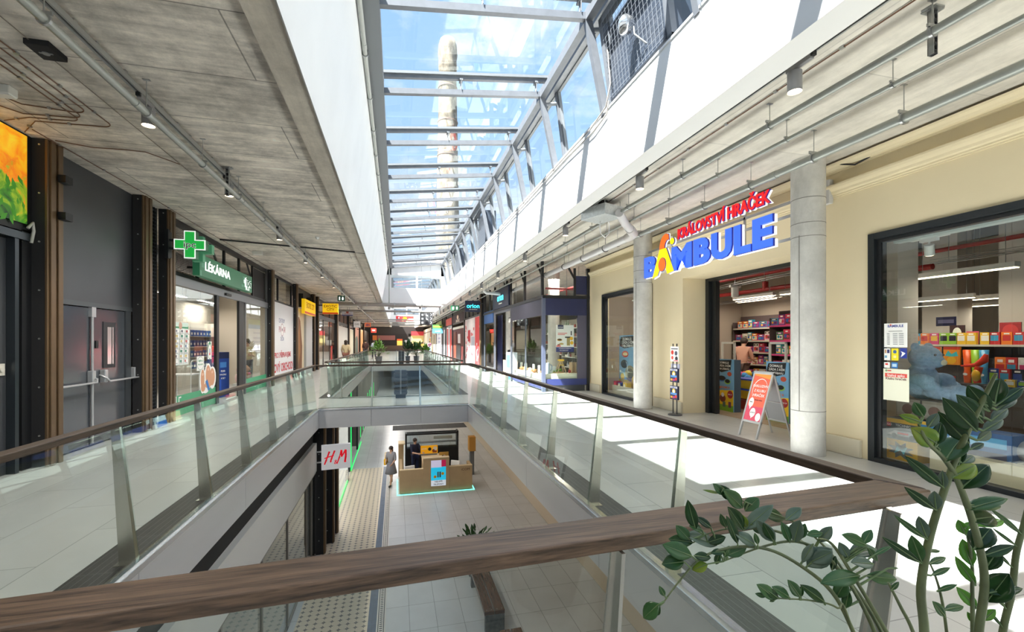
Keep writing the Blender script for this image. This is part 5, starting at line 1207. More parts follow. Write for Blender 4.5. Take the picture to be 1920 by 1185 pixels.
def bench_and_plants():
    for x, y, rz, ln, lab in ((1.78, 9.3, 0, 1.95, 'dark stained wooden bench on the lower floor, further from the viewer'), (1.95, 6.7, .0, 1.95, 'second dark wooden bench, its end just showing below the handrail')):
        o = thing('wooden_bench', lab, 'bench', (x, y, ZL), rz)
        wd = wood('dark bench wood', (.03, .013, .008), (.13, .055, .03), 'Y', .25)
        q = MB(); q.box(0, .21, 0, ln, .38, .46); q.build('seat_board', wd, o, bevel=.01)
        q = MB(); q.box(.23, .44, 0, ln, .38, .46); q.build('seat_board', wd, o, bevel=.01)
        for yy in (0, ln-.12): q = MB(); q.box(0.02, .43, yy, yy+.12, 0, .38); q.build('leg_block', M('mottled dark stone', (.07, .075, .08), .5, var=.5, vs=12), o)
        q = MB()
        for xx in (.06, .16, .28, .38): q.cyl((xx, .06, .46), (xx, .06, .463), .008, n=8)
        q.build('screws', ZINC, o)
    PG = M('deep green leaf', (.03, .10, .025), .35, var=.4, vs=9); PG2 = M('bright green leaf', (.16, .34, .05), .45, var=.3, vs=5)
    def bush(x, y, z, r, h, mat, lab, n=60, pot=.3, potm=None, ll=.2, seed=1):
        o = thing('potted_plant', lab, 'plant', (x, y, z)); rnd = random.Random(seed)
        q = MB(); q.lathe([(r*.45, 0), (r*.6, pot), (r*.52, pot), (r*.5, pot-.05), (0, pot-.05)], n=20); q.build('pot', potm or M('grey pot', (.12, .12, .13), .6), o)
        q = MB(); st = MB()
        for i in range(n):
            a = rnd.uniform(0, 2*PI); e = rnd.uniform(.2, 1.35); l = (h-pot)*rnd.uniform(.55, 1)
            tip = Vector((math.cos(a)*math.cos(e)*r*1.3, math.sin(a)*math.cos(e)*r*1.3, pot+math.sin(e)*l)); c = Vector((0, 0, pot-.03))
            mid = c.lerp(tip, .55)+Vector((0, 0, .1*l))
            if i % 3 == 0: st.tube([c, mid, tip], [.008, .006, .003], 5)
            d = (tip-mid).normalized(); s = d.cross(Vector((0, 0, 1))).normalized() if abs(d.z) < .98 else Vector((1, 0, 0)); u = s.cross(d)
            L_ = ll*rnd.uniform(.7, 1.25); w = L_*.22
            p = [tip-d*.02, tip+d*L_*.35+s*w-u*.01, tip+d*L_*.7+s*w*.7-u*.03, tip+d*L_-u*L_*.2, tip+d*L_*.7-s*w*.7-u*.03, tip+d*L_*.35-s*w-u*.01, tip+d*L_*.5+u*.012]
            q.add(p, [(0, 1, 6), (1, 2, 6), (2, 3, 6), (3, 4, 6), (4, 5, 6), (5, 0, 6)], True)
        st.build('stems', M('plant stem', (.07, .11, .04), .6), o); q.build('foliage', mat, o)
    bush(2.02, 11.75, ZL, .42, 1.2, PG, 'dark green potted plant on the lower floor just beyond the bench', 110, .5, ll=.17, seed=4)
    B = 34.6
    for i, (x, r, mt, lab) in enumerate(((-1.25, .42, PG2, 'bright green leafy plant at the far end of the second void'), (.82, .30, PG, 'dark bushy plant beside the far sign stand'), (1.45, .36, M('mid green leaf', (.07, .17, .04), .5, var=.3), 'mid green bushy plant, tallest of the far planter row'), (2.1, .2, PG2, 'small yellow green plant at the right of the far planter row'))):
        bush(x, B, 0, r, 1.55 if i != 3 else 1.2, mt, lab, 90, .55, ll=.34, seed=10+i)
    # ribbed black towers standing on the bridges
    for x, y, s, lab in ((.12, 13.42, 1.0, 'dark ribbed litter tower standing in the middle of the bridge'), (.35, 34.0, 1.15, 'distant dark ribbed tower at the far end of the second void')):
        o = thing('litter_tower', lab, 'litter bin', (x, y, 0))
        q = MB(); q.box(-.14*s, .14*s, -.13*s, .13*s, 0, .1*s); q.build('foot', K_BLACK, o)
        q = MB()
        for k in range(7):
            z = .1+k*.1; q.hexa([(-.17*s, -.16*s, z*s), (.17*s, -.16*s, z*s), (.17*s, .16*s, z*s), (-.17*s, .16*s, z*s), (-.19*s, -.18*s, (z+.085)*s), (.19*s, -.18*s, (z+.085)*s), (.19*s, .18*s, (z+.085)*s), (-.19*s, .18*s, (z+.085)*s)])
        q.box(-.155*s, .155*s, -.145*s, .145*s, .1*s, .8*s); q.build('ribbed_body', M('dark grey plastic', (.07, .075, .085), .45), o)
        q = MB(); q.box(-.02*s, .02*s, -.19*s, -.13*s, .12*s, .8*s); q.build('edge_strip', M('mid grey plastic', (.2, .21, .23), .4), o)
bench_and_plants()
# ================================================================ RIGHT SIDE, UPPER STOREY
def columns():
    seam = M('column seam', (.22, .21, .19), .8)
    for i, (x, y, zs) in enumerate(((5.72, 5.25, (.62, 3.08, 3.27, 3.62)), (5.72, 9.75, (.02, 3.0, 3.28, 3.62)), (5.65, 15.9, ()), (5.65, 22.6, ()))):
        q = MB(); q.use(K_COL).cyl((x, y, 0), (x, y, 4.2), .215, n=40)
        q.use(seam)
        for z in zs: q.cyl((x, y, z), (x, y, z+.009), .2165, n=40)
        if i < 2: q.box(x-.2165, x-.2, y-.055, y-.051, .62, 3.1)
        struct('column_%d' % (i+1), q)
columns()
# small clear coordinate helper: local frame on a plane facing the corridor (-x): u runs towards -y
def FX(x, y, z): return frame((x, y, z), (0, -1, 0), (0, 0, 1))
def toy_windows():
    lin = M('window frame black', (.022, .026, .03), .35, .3)
    for n, (y0, y1, splits, z1) in enumerate(((1.3, 4.75, (3.3,), 3.05), (10.1, 12.95, (), 3.06))):
        w = thing('window_%d' % (7+n), None, None, kind='structure')
        q = MB(); x0, x1 = 6.17, 6.30
        q.box(x0, x1, y0, y0+.085, 0, z1); q.box(x0, x1, y1-.085, y1, 0, z1); q.box(x0, x1, y0+.085, y1-.085, z1-.085, z1); q.box(x0, x1, y0+.085, y1-.085, 0, .06)
        q.build('frame', lin, w, bevel=.006)
        q = MB(); q.box(x0+.05, x1+.02, y1-.14, y1-.085, .06, z1-.085); q.box(x0+.05, x1+.02, y0+.085, y1-.14, z1-.13, z1-.085); q.build('inner_frame', K_BLACK, w)
        e = [y0+.085]+list(splits)+[y1-.14]
        for a, b in zip(e, e[1:]):
            g = MB(); g.box(6.235, 6.247, a+.003, b-.003, .06, z1-.09); g.build('pane', K_DKGLASS, w)
    d = thing('door_3', None, None, kind='structure')
    q = MB(); q.box(6.78, 6.92, 8.76, 8.87, 0, 3.02); q.box(6.78, 6.92, 5.62, 5.72, 0, 3.02); q.box(6.78, 6.92, 5.72, 8.76, 2.95, 3.02); q.build('frame', lin, d, bevel=.005)
    q = MB(); q.box(6.86, 6.96, 8.62, 8.76, 0, 2.95); q.build('folded_leaf', K_BLACK, d)
    q = MB(); q.box(6.84, 13.9, -9, 14.05, 4.14, 4.19); struct('ceiling_shop', q, K_DARKCEIL)
    q = MB(); q.box(6.92, 13.9, 1, 14, 0, .004); struct('floor_shop', q, wood('shop plank floor', (.22, .15, .10), (.42, .31, .21), 'X', .4, .4))
    q = MB(); q.box(6.42, 14, 14.05, 14.2, 0, 4.2); q.box(12.3, 12.45, 9, 14.05, 0, 4.2); q.box(12.3, 12.45, 14.2, 24, 0, 4.2)
    struct('wall_shop_back', q, M('greige shop wall', (.50, .43, .36), .8))
    q = MB(); q.box(7.15, 7.55, 5.06, 5.5, 0, 4.14); q.box(9.0, 9.6, 3.9, 4.92, 0, 4.14); q.box(10.4, 10.8, 6.3, 6.9, 0, 4.14)
    struct('column_shop_piers', q, M('pale shop pier', (.62, .58, .53), .8))
    q = MB(); q.box(6.46, 6.62, 1.2, 4.2, 0, .26); struct('trim_9', q, K_CREAM)
toy_windows()
def ladder_tray(x0, y0, x1, y1, z, lab, w=.18, hang=4.14):
    o = thing('cable_tray', lab, 'cable tray', (x0, y0, z)); dx, dy = x1-x0, y1-y0; L_ = math.hypot(dx, dy); u = Vector((dx/L_, dy/L_, 0)); n = Vector((-u.y, u.x, 0))
    q = MB()
    for s in (-1, 1): q.tube([n*w/2*s, u*L_+n*w/2*s], .009, 5); q.tube([n*w/2*s+Vector((0, 0, .05)), u*L_+n*w/2*s+Vector((0, 0, .05))], .006, 5)
    for i in range(int(L_/.16)): p = u*(i*.16+.05); q.tube([p+n*w/2, p-n*w/2], .005, 4, False)
    q.build('tray', ZINC, o)
    q = MB()
    for i in range(int(L_/1.1)+1):
        p = u*min(L_, .2+i*1.1); q.cyl(p, p+Vector((0, 0, hang-z)), .005, n=5)
    q.build('hangers', ZINC, o)
def lin_lamp(x, y, z, L_, rz, lab, power=13, w=.06, area=True):
    t = thing('linear_lamp', lab, 'ceiling lamp', (x, y, z), rz)
    q = MB(); q.box(-w, w, -L_/2, L_/2, 0, .07); q.build('housing', M('lamp white', (.75, .72, .68), .5), t)
    q = MB(); q.box(-w*.8, w*.8, -L_/2+.01, L_/2-.01, -.012, 0); q.build('diffuser', C(255, 236, 200, .5, 5), t)
    q = MB()
    for s in (-.4, .4): q.cyl((0, s*L_, .07), (0, s*L_, 4.14-z), .004, n=5)
    q.build('wires', ZINC, t)
    if area: a = lamp('AREA', (x, y, z-.03), power, (1, .87, .70), (.12, L_), aim=(0, 0, -1)); a.rotation_euler = (0, 0, rz)
def toy_ceiling():
    RP_ = C(170, 45, 45, .45)
    def red(pts, r, lab):
        o = thing('sprinkler_pipe', lab, 'pipe', pts[0]); a = Vector(pts[0]); q = MB(); q.tube([Vector(p)-a for p in pts], r, 10); q.build('pipe', RP_, o)
        q = MB(); m = Vector(pts[len(pts)//2-1]).lerp(Vector(pts[len(pts)//2]), .5)-a
        q.cyl(m, (m.x, m.y, 4.14-a.z), .01, n=6); q.cyl(m-Vector((0, 0, .0)), m+Vector((0, 0, .2)), r*1.3, n=8); q.build('hanger', RP_, o)
    red([(8.5, 5.9, 3.07), (8.5, 1.3, 3.13)], .035, 'red sprinkler pipe high behind the large toy shop window')
    red([(8.2, 13.6, 3.2), (8.2, 6.0, 3.16)], .04, 'red sprinkler pipe crossing above the toy shop doorway'); red([(9.3, 13.6, 2.98), (9.3, 6.0, 2.95)], .055, 'thicker red pipe further inside above the toy shop doorway')
    ladder_tray(8.7, 13, 7.6, 5.9, 3.0, 'white cable tray above the toy shop doorway'); ladder_tray(8.4, 5.4, 8.4, 1.4, 2.86, 'cable tray behind the big toy shop window'); ladder_tray(9.4, 12, 9.0, 6, 2.72, 'lower dark cable tray inside the toy shop')
    lin_lamp(8.0, 4.8, 2.6, 1.25, 0, 'longest lit linear lamp hanging behind the big toy shop window'); lin_lamp(9.4, 6.0, 2.35, 1.1, 0, 'left of the two slim lit lamps deeper behind the toy window', 7, .03); lin_lamp(9.82, 5.22, 2.34, 1.0, 0, 'right slim lit lamp deeper behind the toy window', 7, .03); lin_lamp(11.0, 6.1, 2.3, .7, 0, 'smallest and lowest lit lamp deep behind the toy window', 7, .03)
    lin_lamp(9.2, 10.1, 2.78, 1.4, 0, 'lit linear lamp above the toy shop doorway, left of two', 17); lin_lamp(9.0, 8.4, 2.74, 1.2, 0, 'lit linear lamp above the toy shop doorway, right of two', 17); lin_lamp(11.4, 12.4, 2.95, 1.6, 0, 'far linear lamp above the toy shelves', 17)
    def drum(x, y, lab):
        o = thing('drum_speaker', lab, 'speaker', (x, y, 2.72)); q = MB(); q.cyl((0, 0, 0), (0, 0, .24), .085, n=20); q.build('body', WH, o); q = MB(); q.box(-.15, .15, -.03, .03, .24, .30); q.cyl((0, 0, .3), (0, 0, 1.42), .012, n=6); q.build('bracket', WH, o)
    drum(8.2, 9.6, 'white cylinder speaker hanging in the toy shop doorway, left'); drum(8.0, 7.5, 'white cylinder speaker hanging in the toy shop doorway, right by the column')
    def wspot(x, y, z, lab, rx=.5):
        o = thing('display_spotlight', lab, 'spotlight', (x, y, z)); q = MB(); q.box(-.03, .03, -.22, .22, .13, .17); q.box(-.03, .03, -.1, .1, .09, .13); q.cyl((0, 0, 0), (0, 0, .1), .012); q.cyl((0, 0, .17), (0, 0, 4.14-z), .008, n=6); q.build('mount', WH, o)
        q = MB(); q.cyl((0, 0, -.09), (0, 0, .05), .055, n=20); h = q.build('housing', WH, o); h.rotation_euler = (.2, rx, 0); q = MB(); q.cyl((0, 0, -.094), (0, 0, -.091), .048, n=20); e = q.build('lens', M('lit lens', (1, .78, .52), .5, 0, 9), o); e.rotation_euler = (.2, rx, 0)
    wspot(6.85, 4.46, 2.84, 'white spotlight behind the top of the big toy shop window', -.4); wspot(6.95, 12.2, 2.7, 'white spotlight in the small toy shop window', .3)
    q = MB(); q.box(6.5, 6.62, 1.3, 4.66, 2.93, 2.99)
    tag(q.build('lighting_rail', C(205, 215, 212)), 'pale lighting rail along the top of the big toy shop window', 'lighting rail')
lamp('AREA', (6.95, 11.6, 3.9), 40, (1, .92, .8), (.3, 1.2), aim=(0, 0, -1))  # bare area light added to brighten the small toy window
toy_ceiling()
def bambule():
    s = thing('shop_sign', 'big blue BAMBULE letters with yellow A below smaller red letters, over the toy shop', 'sign', (5.72, 9.6, 3.05))
    BL = C(50, 105, 240, .35, .55); BD = C(25, 40, 150, .4, .2); RD = C(225, 30, 35, .35, .45); YE = C(255, 226, 0, .35, .6); ORG = C(245, 110, 30, .35, .5)
    def L3(mb, txt, T, size, sx, bold, shear=0):
        mb.T = T
        mb.use(WHL).text(txt, size, .018, -.016, .022, bold+.018, shear, 'CENTER', sx, .0)
        mb.use(BD).text(txt, size, 0, 0, .03, bold+.008, shear, 'CENTER', sx, .012)
    top = 3.585; base = 3.09; cap = .495; size = cap/.70
    spec = [('B', 9.53, 9.02, .94), ('M', 8.44, 7.78, 1), ('B', 7.71, 7.24, 1), ('U', 7.2, 6.68, 1), ('L', 6.62, 6.24, 1), ('E', 6.2, 5.79, 1)]
    blue = M('sign blue', (.05, .16, .82), .35, 0, .5)
    for ch, a, b, k in spec:
        q = MB(); vs, fs = text_geo(ch, .045, .04, 0, 'CENTER', 1.0)
        xs = [v[0] for v in vs]; ys = [v[1] for v in vs]; w0 = max(xs)-min(xs); h0 = max(ys)-min(ys)
        def put(bold, ext, w, mt, du, dv, grow):
            vs, fs = text_geo(ch, bold, ext, 0, 'CENTER', 1.0)
            x0 = min(v[0] for v in vs); x1 = max(v[0] for v in vs); y0 = min(v[1] for v in vs); y1 = max(v[1] for v in vs)
            W = (a-b)+grow*2; H = cap*k+grow*2
            q.use(mt).add([(-grow+du+(v[0]-x0)/(x1-x0)*W, -grow+dv+(v[1]-y0)/(y1-y0)*H, w+v[2]) for v in vs], fs)
        q.T = frame((0, a-9.6, base-3.05), (0, -1, 0), (0, 0, 1))
        put(.052, .02, .03, WHL, .014, -.012, .008); put(.052, .02, .06, BD, 0, 0, .005); put(.05, .02, .075, blue, 0, 0, 0)
        q.build('letter_'+ch.lower(), None, s)
    # yellow A with orange cap and ball
    q = MB(); q.T = frame((0, 9.13-9.6, base-3.05), (0, -1, 0), (0, 0, 1))
    outer = [(-.02, -.06), (.17, -.02), (.245, .10), (.50, .10), (.56, -.03), (.78, .0), (.50, .53), (.27, .53)]
    def pl(pts, w, mt, t=.02): q.use(mt).prism([(x, y, w) for x, y in pts], (0, 0, 0), (0, 0, t))
    pl([(x*1.03+.02, y*1.03-.02) for x, y in outer], .055, WHL); pl([(x*1.015, y*1.02) for x, y in outer], .075, BD); pl(outer, .092, YE)
    def disc(cx, cy, rx, ry, w, mt, n=24, t=.012): pl([(cx+rx*math.cos(2*PI*i/n), cy+ry*math.sin(2*PI*i/n)) for i in range(n)], w, mt, t)
    disc(.385, .19, .145, .15, .113, BD); disc(.385, .19, .135, .14, .118, ORG)
    n = 12; arc1 = [(.50-.0+.23*math.cos(PI-2.0*i/n)+.0, .53+.30*math.sin(2.0*i/n)) for i in range(n+1)]; arc2 = [(.56+.12*math.cos(PI-2.0*i/n), .53+.17*math.sin(2.0*i/n)) for i in range(n+1)]
    hat = arc1+arc2[::-1]
    for w, mt, g in ((.06, WHL, .02), (.08, BD, .01), (.095, ORG, 0)):
        for i in range(n):
            a, b, c, d = Vector(arc1[i]), Vector(arc1[i+1]), Vector(arc2[i+1]), Vector(arc2[i]); m_ = (a+b+c+d)/4
            pl([tuple(p+(p-m_).normalized()*g) for p in (a, b, c, d)], w, mt)
    disc(.74, .62, .085, .085, .06, WHL); disc(.73, .63, .075, .075, .08, BD); disc(.73, .63, .066, .066, .10, YE)
    q.build('letter_a', None, s)
    q = MB(); q.T = frame((0, 7.07-9.6, 3.845-3.05), (0, -1, .025), (0, 0, 1))
    for du, dv, w, mt, b in ((.022, -.016, .03, WHL, .022), (.008, -.006, .045, BD, .03), (0, 0, .065, RD, .02)):
        q.use(mt).text('KRÁLOVSTVÍ HRAČEK', .285, du, dv, .015, b, .0, 'CENTER', .845, w)
    q.build('red_lettering', None, s)
    q = MB()
    for z in (3.15, 3.50, 3.70): q.box(.02, .035, -4.15, -.0, z-3.05-.022, z-3.05+.022)
    for y in (-1.0, -3.1): q.box(.02, .04, y-.02, y+.02, .05, .82)
    q.build('steel_bar', M('sign bar', (.45, .45, .46), .45, .3), s)
bambule()
def brochure_stand():
    o = thing('brochure_stand', 'slim black leaflet stand with stacked cards beside the toy shop entrance', 'brochure stand', (5.9, 8.72, 0))
    q = MB(); q.lathe([(.15, 0), (.15, .02), (.13, .03), (0, .03)], n=26); q.build('base', M('dark speckled base', (.08, .08, .085), .5, var=.3), o)
    for y in (-.07, .07): q = MB(); q.cyl((0, y, .02), (0, y, 1.56), .012, n=8); q.build('pole', K_BLACK, o)
    T = FX(-.02, .14, 1.17); panel('notice', T, .3, .33, WH, [('r', .1, .8, .9, .88, C(120, 120, 130)), ('c', .25, .6, .05, C(210, 60, 50)), ('c', .7, .55, .05, C(90, 90, 110)), ('c', .25, .25, .04, C(220, 80, 70)), ('c', .75, .2, .05, C(60, 60, 70)), ('r', .4, .02, .95, .1, C(240, 150, 160))], o, .012)
    for z in (.72, .34):
        T = FX(-.03, .14, z); panel('leaflet_pocket', T, .28, .30, C(35, 40, 75), [('r', .05, .82, .95, .96, WH), ('t', 'BAMBULE', .5, .885, .05, C(40, 60, 160), .01), ('c', .5, .6, .06, C(240, 200, 60)), ('c', .5, .6, .035, WH), ('r', .1, .35, .9, .5, C(90, 150, 220)), ('r', .1, .1, .35, .25, C(240, 170, 60)), ('r', .4, .1, .65, .25, C(190, 60, 140)), ('c', .8, .25, .035, C(230, 60, 50))], o, .04)
    T = FX(-.0, .14, 1.0); panel('leaflet_top', T, .28, .12, C(190, 190, 215), [('r', .2, .3, .8, .7, WH)], o, .03)
brochure_stand()
def a_frame():
    o = thing('pavement_sign', 'silver A-frame sign with orange pink poster in front of the toy shop', 'A-frame sign', (5.72, 6.2, 0))
    al = M('brushed aluminium', (.66, .67, .68), .35, .6)
    W = .42; H = 1.08; dx = .34
    u = Vector((0, -1, 0)); v = Vector((dx, 0, H)).normalized()
    L_ = math.hypot(dx, H)
    T = frame((0, W, 0), u, v)
    q = MB(); q.T = T
    for a, b, c, d in ((0, .03, 0, L_), (W-.03, W, 0, L_), (0, W, .25, .285), (0, W, L_-.035, L_)): q.box(a, b, c, d, -.02, .012)
    q.build('front_frame', al, o, bevel=.004)
    T2 = frame((0, W, 0), u, v)
    P1 = C(240, 110, 85); P2 = C(225, 85, 110); P3 = C(245, 160, 75)
    q = MB(); 
    p = panel('poster', T2 @ Matrix.Translation((.03, .285, .004)), W-.06, L_-.32, P1, [('r', 0, 0, 1, .3, P2), ('p', [(0, 1), (1, 1), (1, .9), (0, .97)], P3), ('c', .52, .66, .155, WH, .20), ('c', .53, .65, .15, P1, .195),
        ('t', 'EXKLUZIVNĚ', .58, .74, .06, WH, .012), ('t', 'Z KLUBU', .55, .64, .06, WH, .012), ('t', 'HRAČEK', .55, .54, .065, WH, .012), ('t', 'členům klubu', .6, .44, .03, C(110, 50, 60)),
        ('c', .22, .38, .055, WH, .085), ('p', [(.13, .33), (.22, .22), (.3, .32)], WH), ('c', .45, .17, .06, WH, .08), ('p', [(.36, .12), (.42, .04), (.54, .1)], WH), ('c', .82, .09, .055, WH, .07), ('t', 'sleva', .22, .39, .03, C(90, 40, 60)), ('t', 'až 30 %', .45, .17, .03, C(90, 40, 60))], o, .006)
    b = Vector((-dx*1.05, 0, H)).normalized()
    T3 = frame((dx*2.05, W, 0), u, b)
    q = MB(); q.T = T3
    for a, c, d, e in ((0, .03, 0, L_), (W-.03, W, 0, L_), (0, W, .25, .28), (0, W, L_-.035, L_), (0, W, .6, .615)): q.box(a, c, d, e, -.012, .012)
    q.build('rear_frame', al, o, bevel=.004)
    q = MB(); q.T = T3; q.box(.02, W-.02, .27, L_-.02, -.004, .0); q.build('rear_panel', M('grey back board', (.42, .44, .46), .4, .3), o)
    q = MB(); q.cyl((dx*1.02, 0, H+.005), (dx*1.02, W, H+.005), .014, n=10); q.build('hinge', al, o)
a_frame()
def totems():
    BLU = C(120, 175, 215); GRN = C(130, 185, 50); YEL = C(245, 205, 40)
    for (y, lab) in ((8.95, 'blue and yellow cardboard promotion totem at the left of the toy shop door'), (7.46, 'blue and yellow cardboard promotion totem behind the A-frame sign')):
        o = thing('promotion_totem', lab, 'totem', (7.38, y-.26, 0))
        a = panel('front_face', FX(0, .55, 0), .55, 1.2, BLU, [('r', 0, 0, 1, .12, GRN), ('p', [(0, .12), (1, .12), (1, .42), (0, .38)], YEL), ('p', [(.02, .86), (.1, .97), (.9, .99), (.84, .8), (.3, .74), (.05, .78)], K_BLACK2), ('t', 'DOMALUJ', .45, .93, .07, WH, .012), ('t', 'ZÁDA S KEM', .48, .87, .07, WH, .012), ('t', 'I NA ZÁBAVU', .44, .81, .06, WH, .012),
             ('c', .32, .62, .15, C(60, 110, 180), .07), ('c', .32, .63, .12, K_BLACK2, .055), ('c', .66, .57, .1, C(150, 200, 90), .06), ('c', .66, .58, .08, K_BLACK2, .045), ('c', .78, .72, .07, C(200, 80, 50), .05), ('c', .38, .27, .16, YEL, .16), ('c', .38, .24, .10, C(120, 50, 30), .09), ('c', .38, .31, .05, WH), ('c', .82, .33, .09, C(170, 45, 45), .09), ('t', 'HRA 3+', .82, .33, .04, WH),
             ('r', .38, .08, .55, .18, C(90, 110, 90)), ('r', .72, .08, .88, .19, C(120, 60, 90)), ('c', .12, .08, .04, C(200, 90, 40)), ('c', .2, .44, .03, C(230, 130, 50)), ('t', 'HRAJEME SI', .5, .455, .065, C(230, 110, 40), .012)], o, .02)
        q = MB(); q.box(.02, .2, .0, .55, 0, 1.19); q.build('box_body', C(70, 90, 110), o)
    for y, lab in ((9.3, 'white security gate antenna at the left of the toy shop door'), (7.8, 'white security gate antenna behind the right totem')):
        o = thing('security_gate', lab, 'security gate', (7.95, y, 0)); q = MB()
        q.box(-.02, .02, 0, .05, 0, 1.6); q.box(-.02, .02, .42, .47, 0, 1.6); q.box(-.02, .02, 0, .47, 1.55, 1.6); q.box(-.02, .02, .05, .42, 1.12, 1.16); q.build('frame', C(225, 222, 215), o, bevel=.01); q = MB(); q.box(-.05, .05, -.02, .49, 0, .08); q.build('foot', WH, o)
totems()

# ---------------------------------------------------------------- toys
def rbox_proto(name, w, d, h, base, items, seed=0):
    """small carton, printed on the side that faces the corridor (-x)"""
    q = MB(); q.use(base).box(0, d, -w/2, w/2, 0, h)
    q.T = FX(-.001, w/2, 0)
    e = .001
    for it in items:
        e += .0004
        if it[0] == 'r': _, a, b, c, f, m = it; q.use(m).add([(a*w, b*h, e), (c*w, b*h, e), (c*w, f*h, e), (a*w, f*h, e)], [(0, 1, 2, 3)])
        else: _, u, v, r, m = it; q.use(m).add([(u*w+r*math.cos(2*PI*i/12), v*h+r*math.sin(2*PI*i/12), e) for i in range(12)], [tuple(range(12))])
    o = q.build(name)
    return o
TOYC = [(205, 60, 90), (60, 90, 170), (235, 190, 60), (120, 60, 140), (220, 120, 160), (70, 140, 90), (200, 70, 50), (230, 225, 215), (90, 60, 60), (50, 150, 180)]
def toy_protos():
    rnd = random.Random(11); P = []
    for i in range(12):
        b = C(*rnd.choice(TOYC)); a = C(*rnd.choice(TOYC)); c = C(*rnd.choice(TOYC)); d = C(*rnd.choice(TOYC))
        w, h = rnd.choice([(.22, .3), (.28, .26), (.18, .28), (.3, .2), (.24, .24)])
        P.append((w, h, rbox_proto('toy_box', w, .12, h, b, [('r', .08, .1, .92, .6, a), ('c', .35, .4, h*.18, c), ('c', .68, .35, h*.14, d), ('r', .1, .72, .9, .92, d), ('r', .3, .76, .7, .88, WH)])))
    return P
TP = toy_protos(); TU = set()
def put_toy(i, x, y, z, lab, grp, s=1.0):
    w, h, p = TP[i]
    if i in TU: o = p.copy(); COL.objects.link(o)
    else: o = p; TU.add(i)
    o.location = (x, y, z+.001); o.scale = (s, s, s); tag(o, lab, 'toy box', grp)
    return w*s, h*s
def toy_shelf(x, y0, y1, levels, lab, grp, boxlab, back=None, depth=.34, strip=None, s=1.0, top=.42):
    o = thing('toy_shelf', lab, 'shelf', (x, y0, 0)); L_ = y1-y0
    q = MB(); q.box(depth-.02, depth, 0, L_, 0, levels[-1]+top); q.box(0, depth, -.02, 0, 0, levels[-1]+top*.5); q.box(0, depth, L_, L_+.02, 0, levels[-1]+top*.5); q.build('back_panel', back or M('dark shelf back', (.10, .07, .07), .8), o)
    rnd = random.Random(int(x*10+y0*7))
    for z in levels:
        q = MB(); q.use(M('shelf metal', (.35, .33, .32), .5)).box(0, depth-.02, 0, L_, z-.03, z); q.use(strip or C(190, 70, 120)).box(-.012, 0, 0, L_, z-.05, z); q.build('shelf_board', None, o)
        y = y0+.14
        while y < y1-.14:
            i = rnd.randrange(len(TP)); w, h = TP[i][0]*s, TP[i][1]*s
            put_toy(i, x+.03, y+w/2-.1, z, boxlab, grp, s); y += w+.012
toy_shelf(11.8, 11.2, 13.9, (.45, .85, 1.25, 1.65, 2.08), 'tall toy shelving at the back left of the toy shop', 'boxes on the back left toy shelves', 'small boxed toy on the back left shelving of the toy shop', strip=C(210, 205, 190))
toy_shelf(10.6, 8.2, 11.0, (.45, .85, 1.25, 1.65, 2.08), 'tall toy shelving with pink strips facing the toy shop door', 'boxes on the pink strip shelves', 'small boxed toy on the pink edged shelving facing the door', strip=C(205, 70, 130))
toy_shelf(11.6, 3.6, 6.2, (.5, .95, 1.4, 1.8), 'dim toy shelving deep behind the big toy window', 'boxes on the dim far shelves', 'small boxed toy on the dim shelving deep behind the big window', strip=C(90, 70, 60))
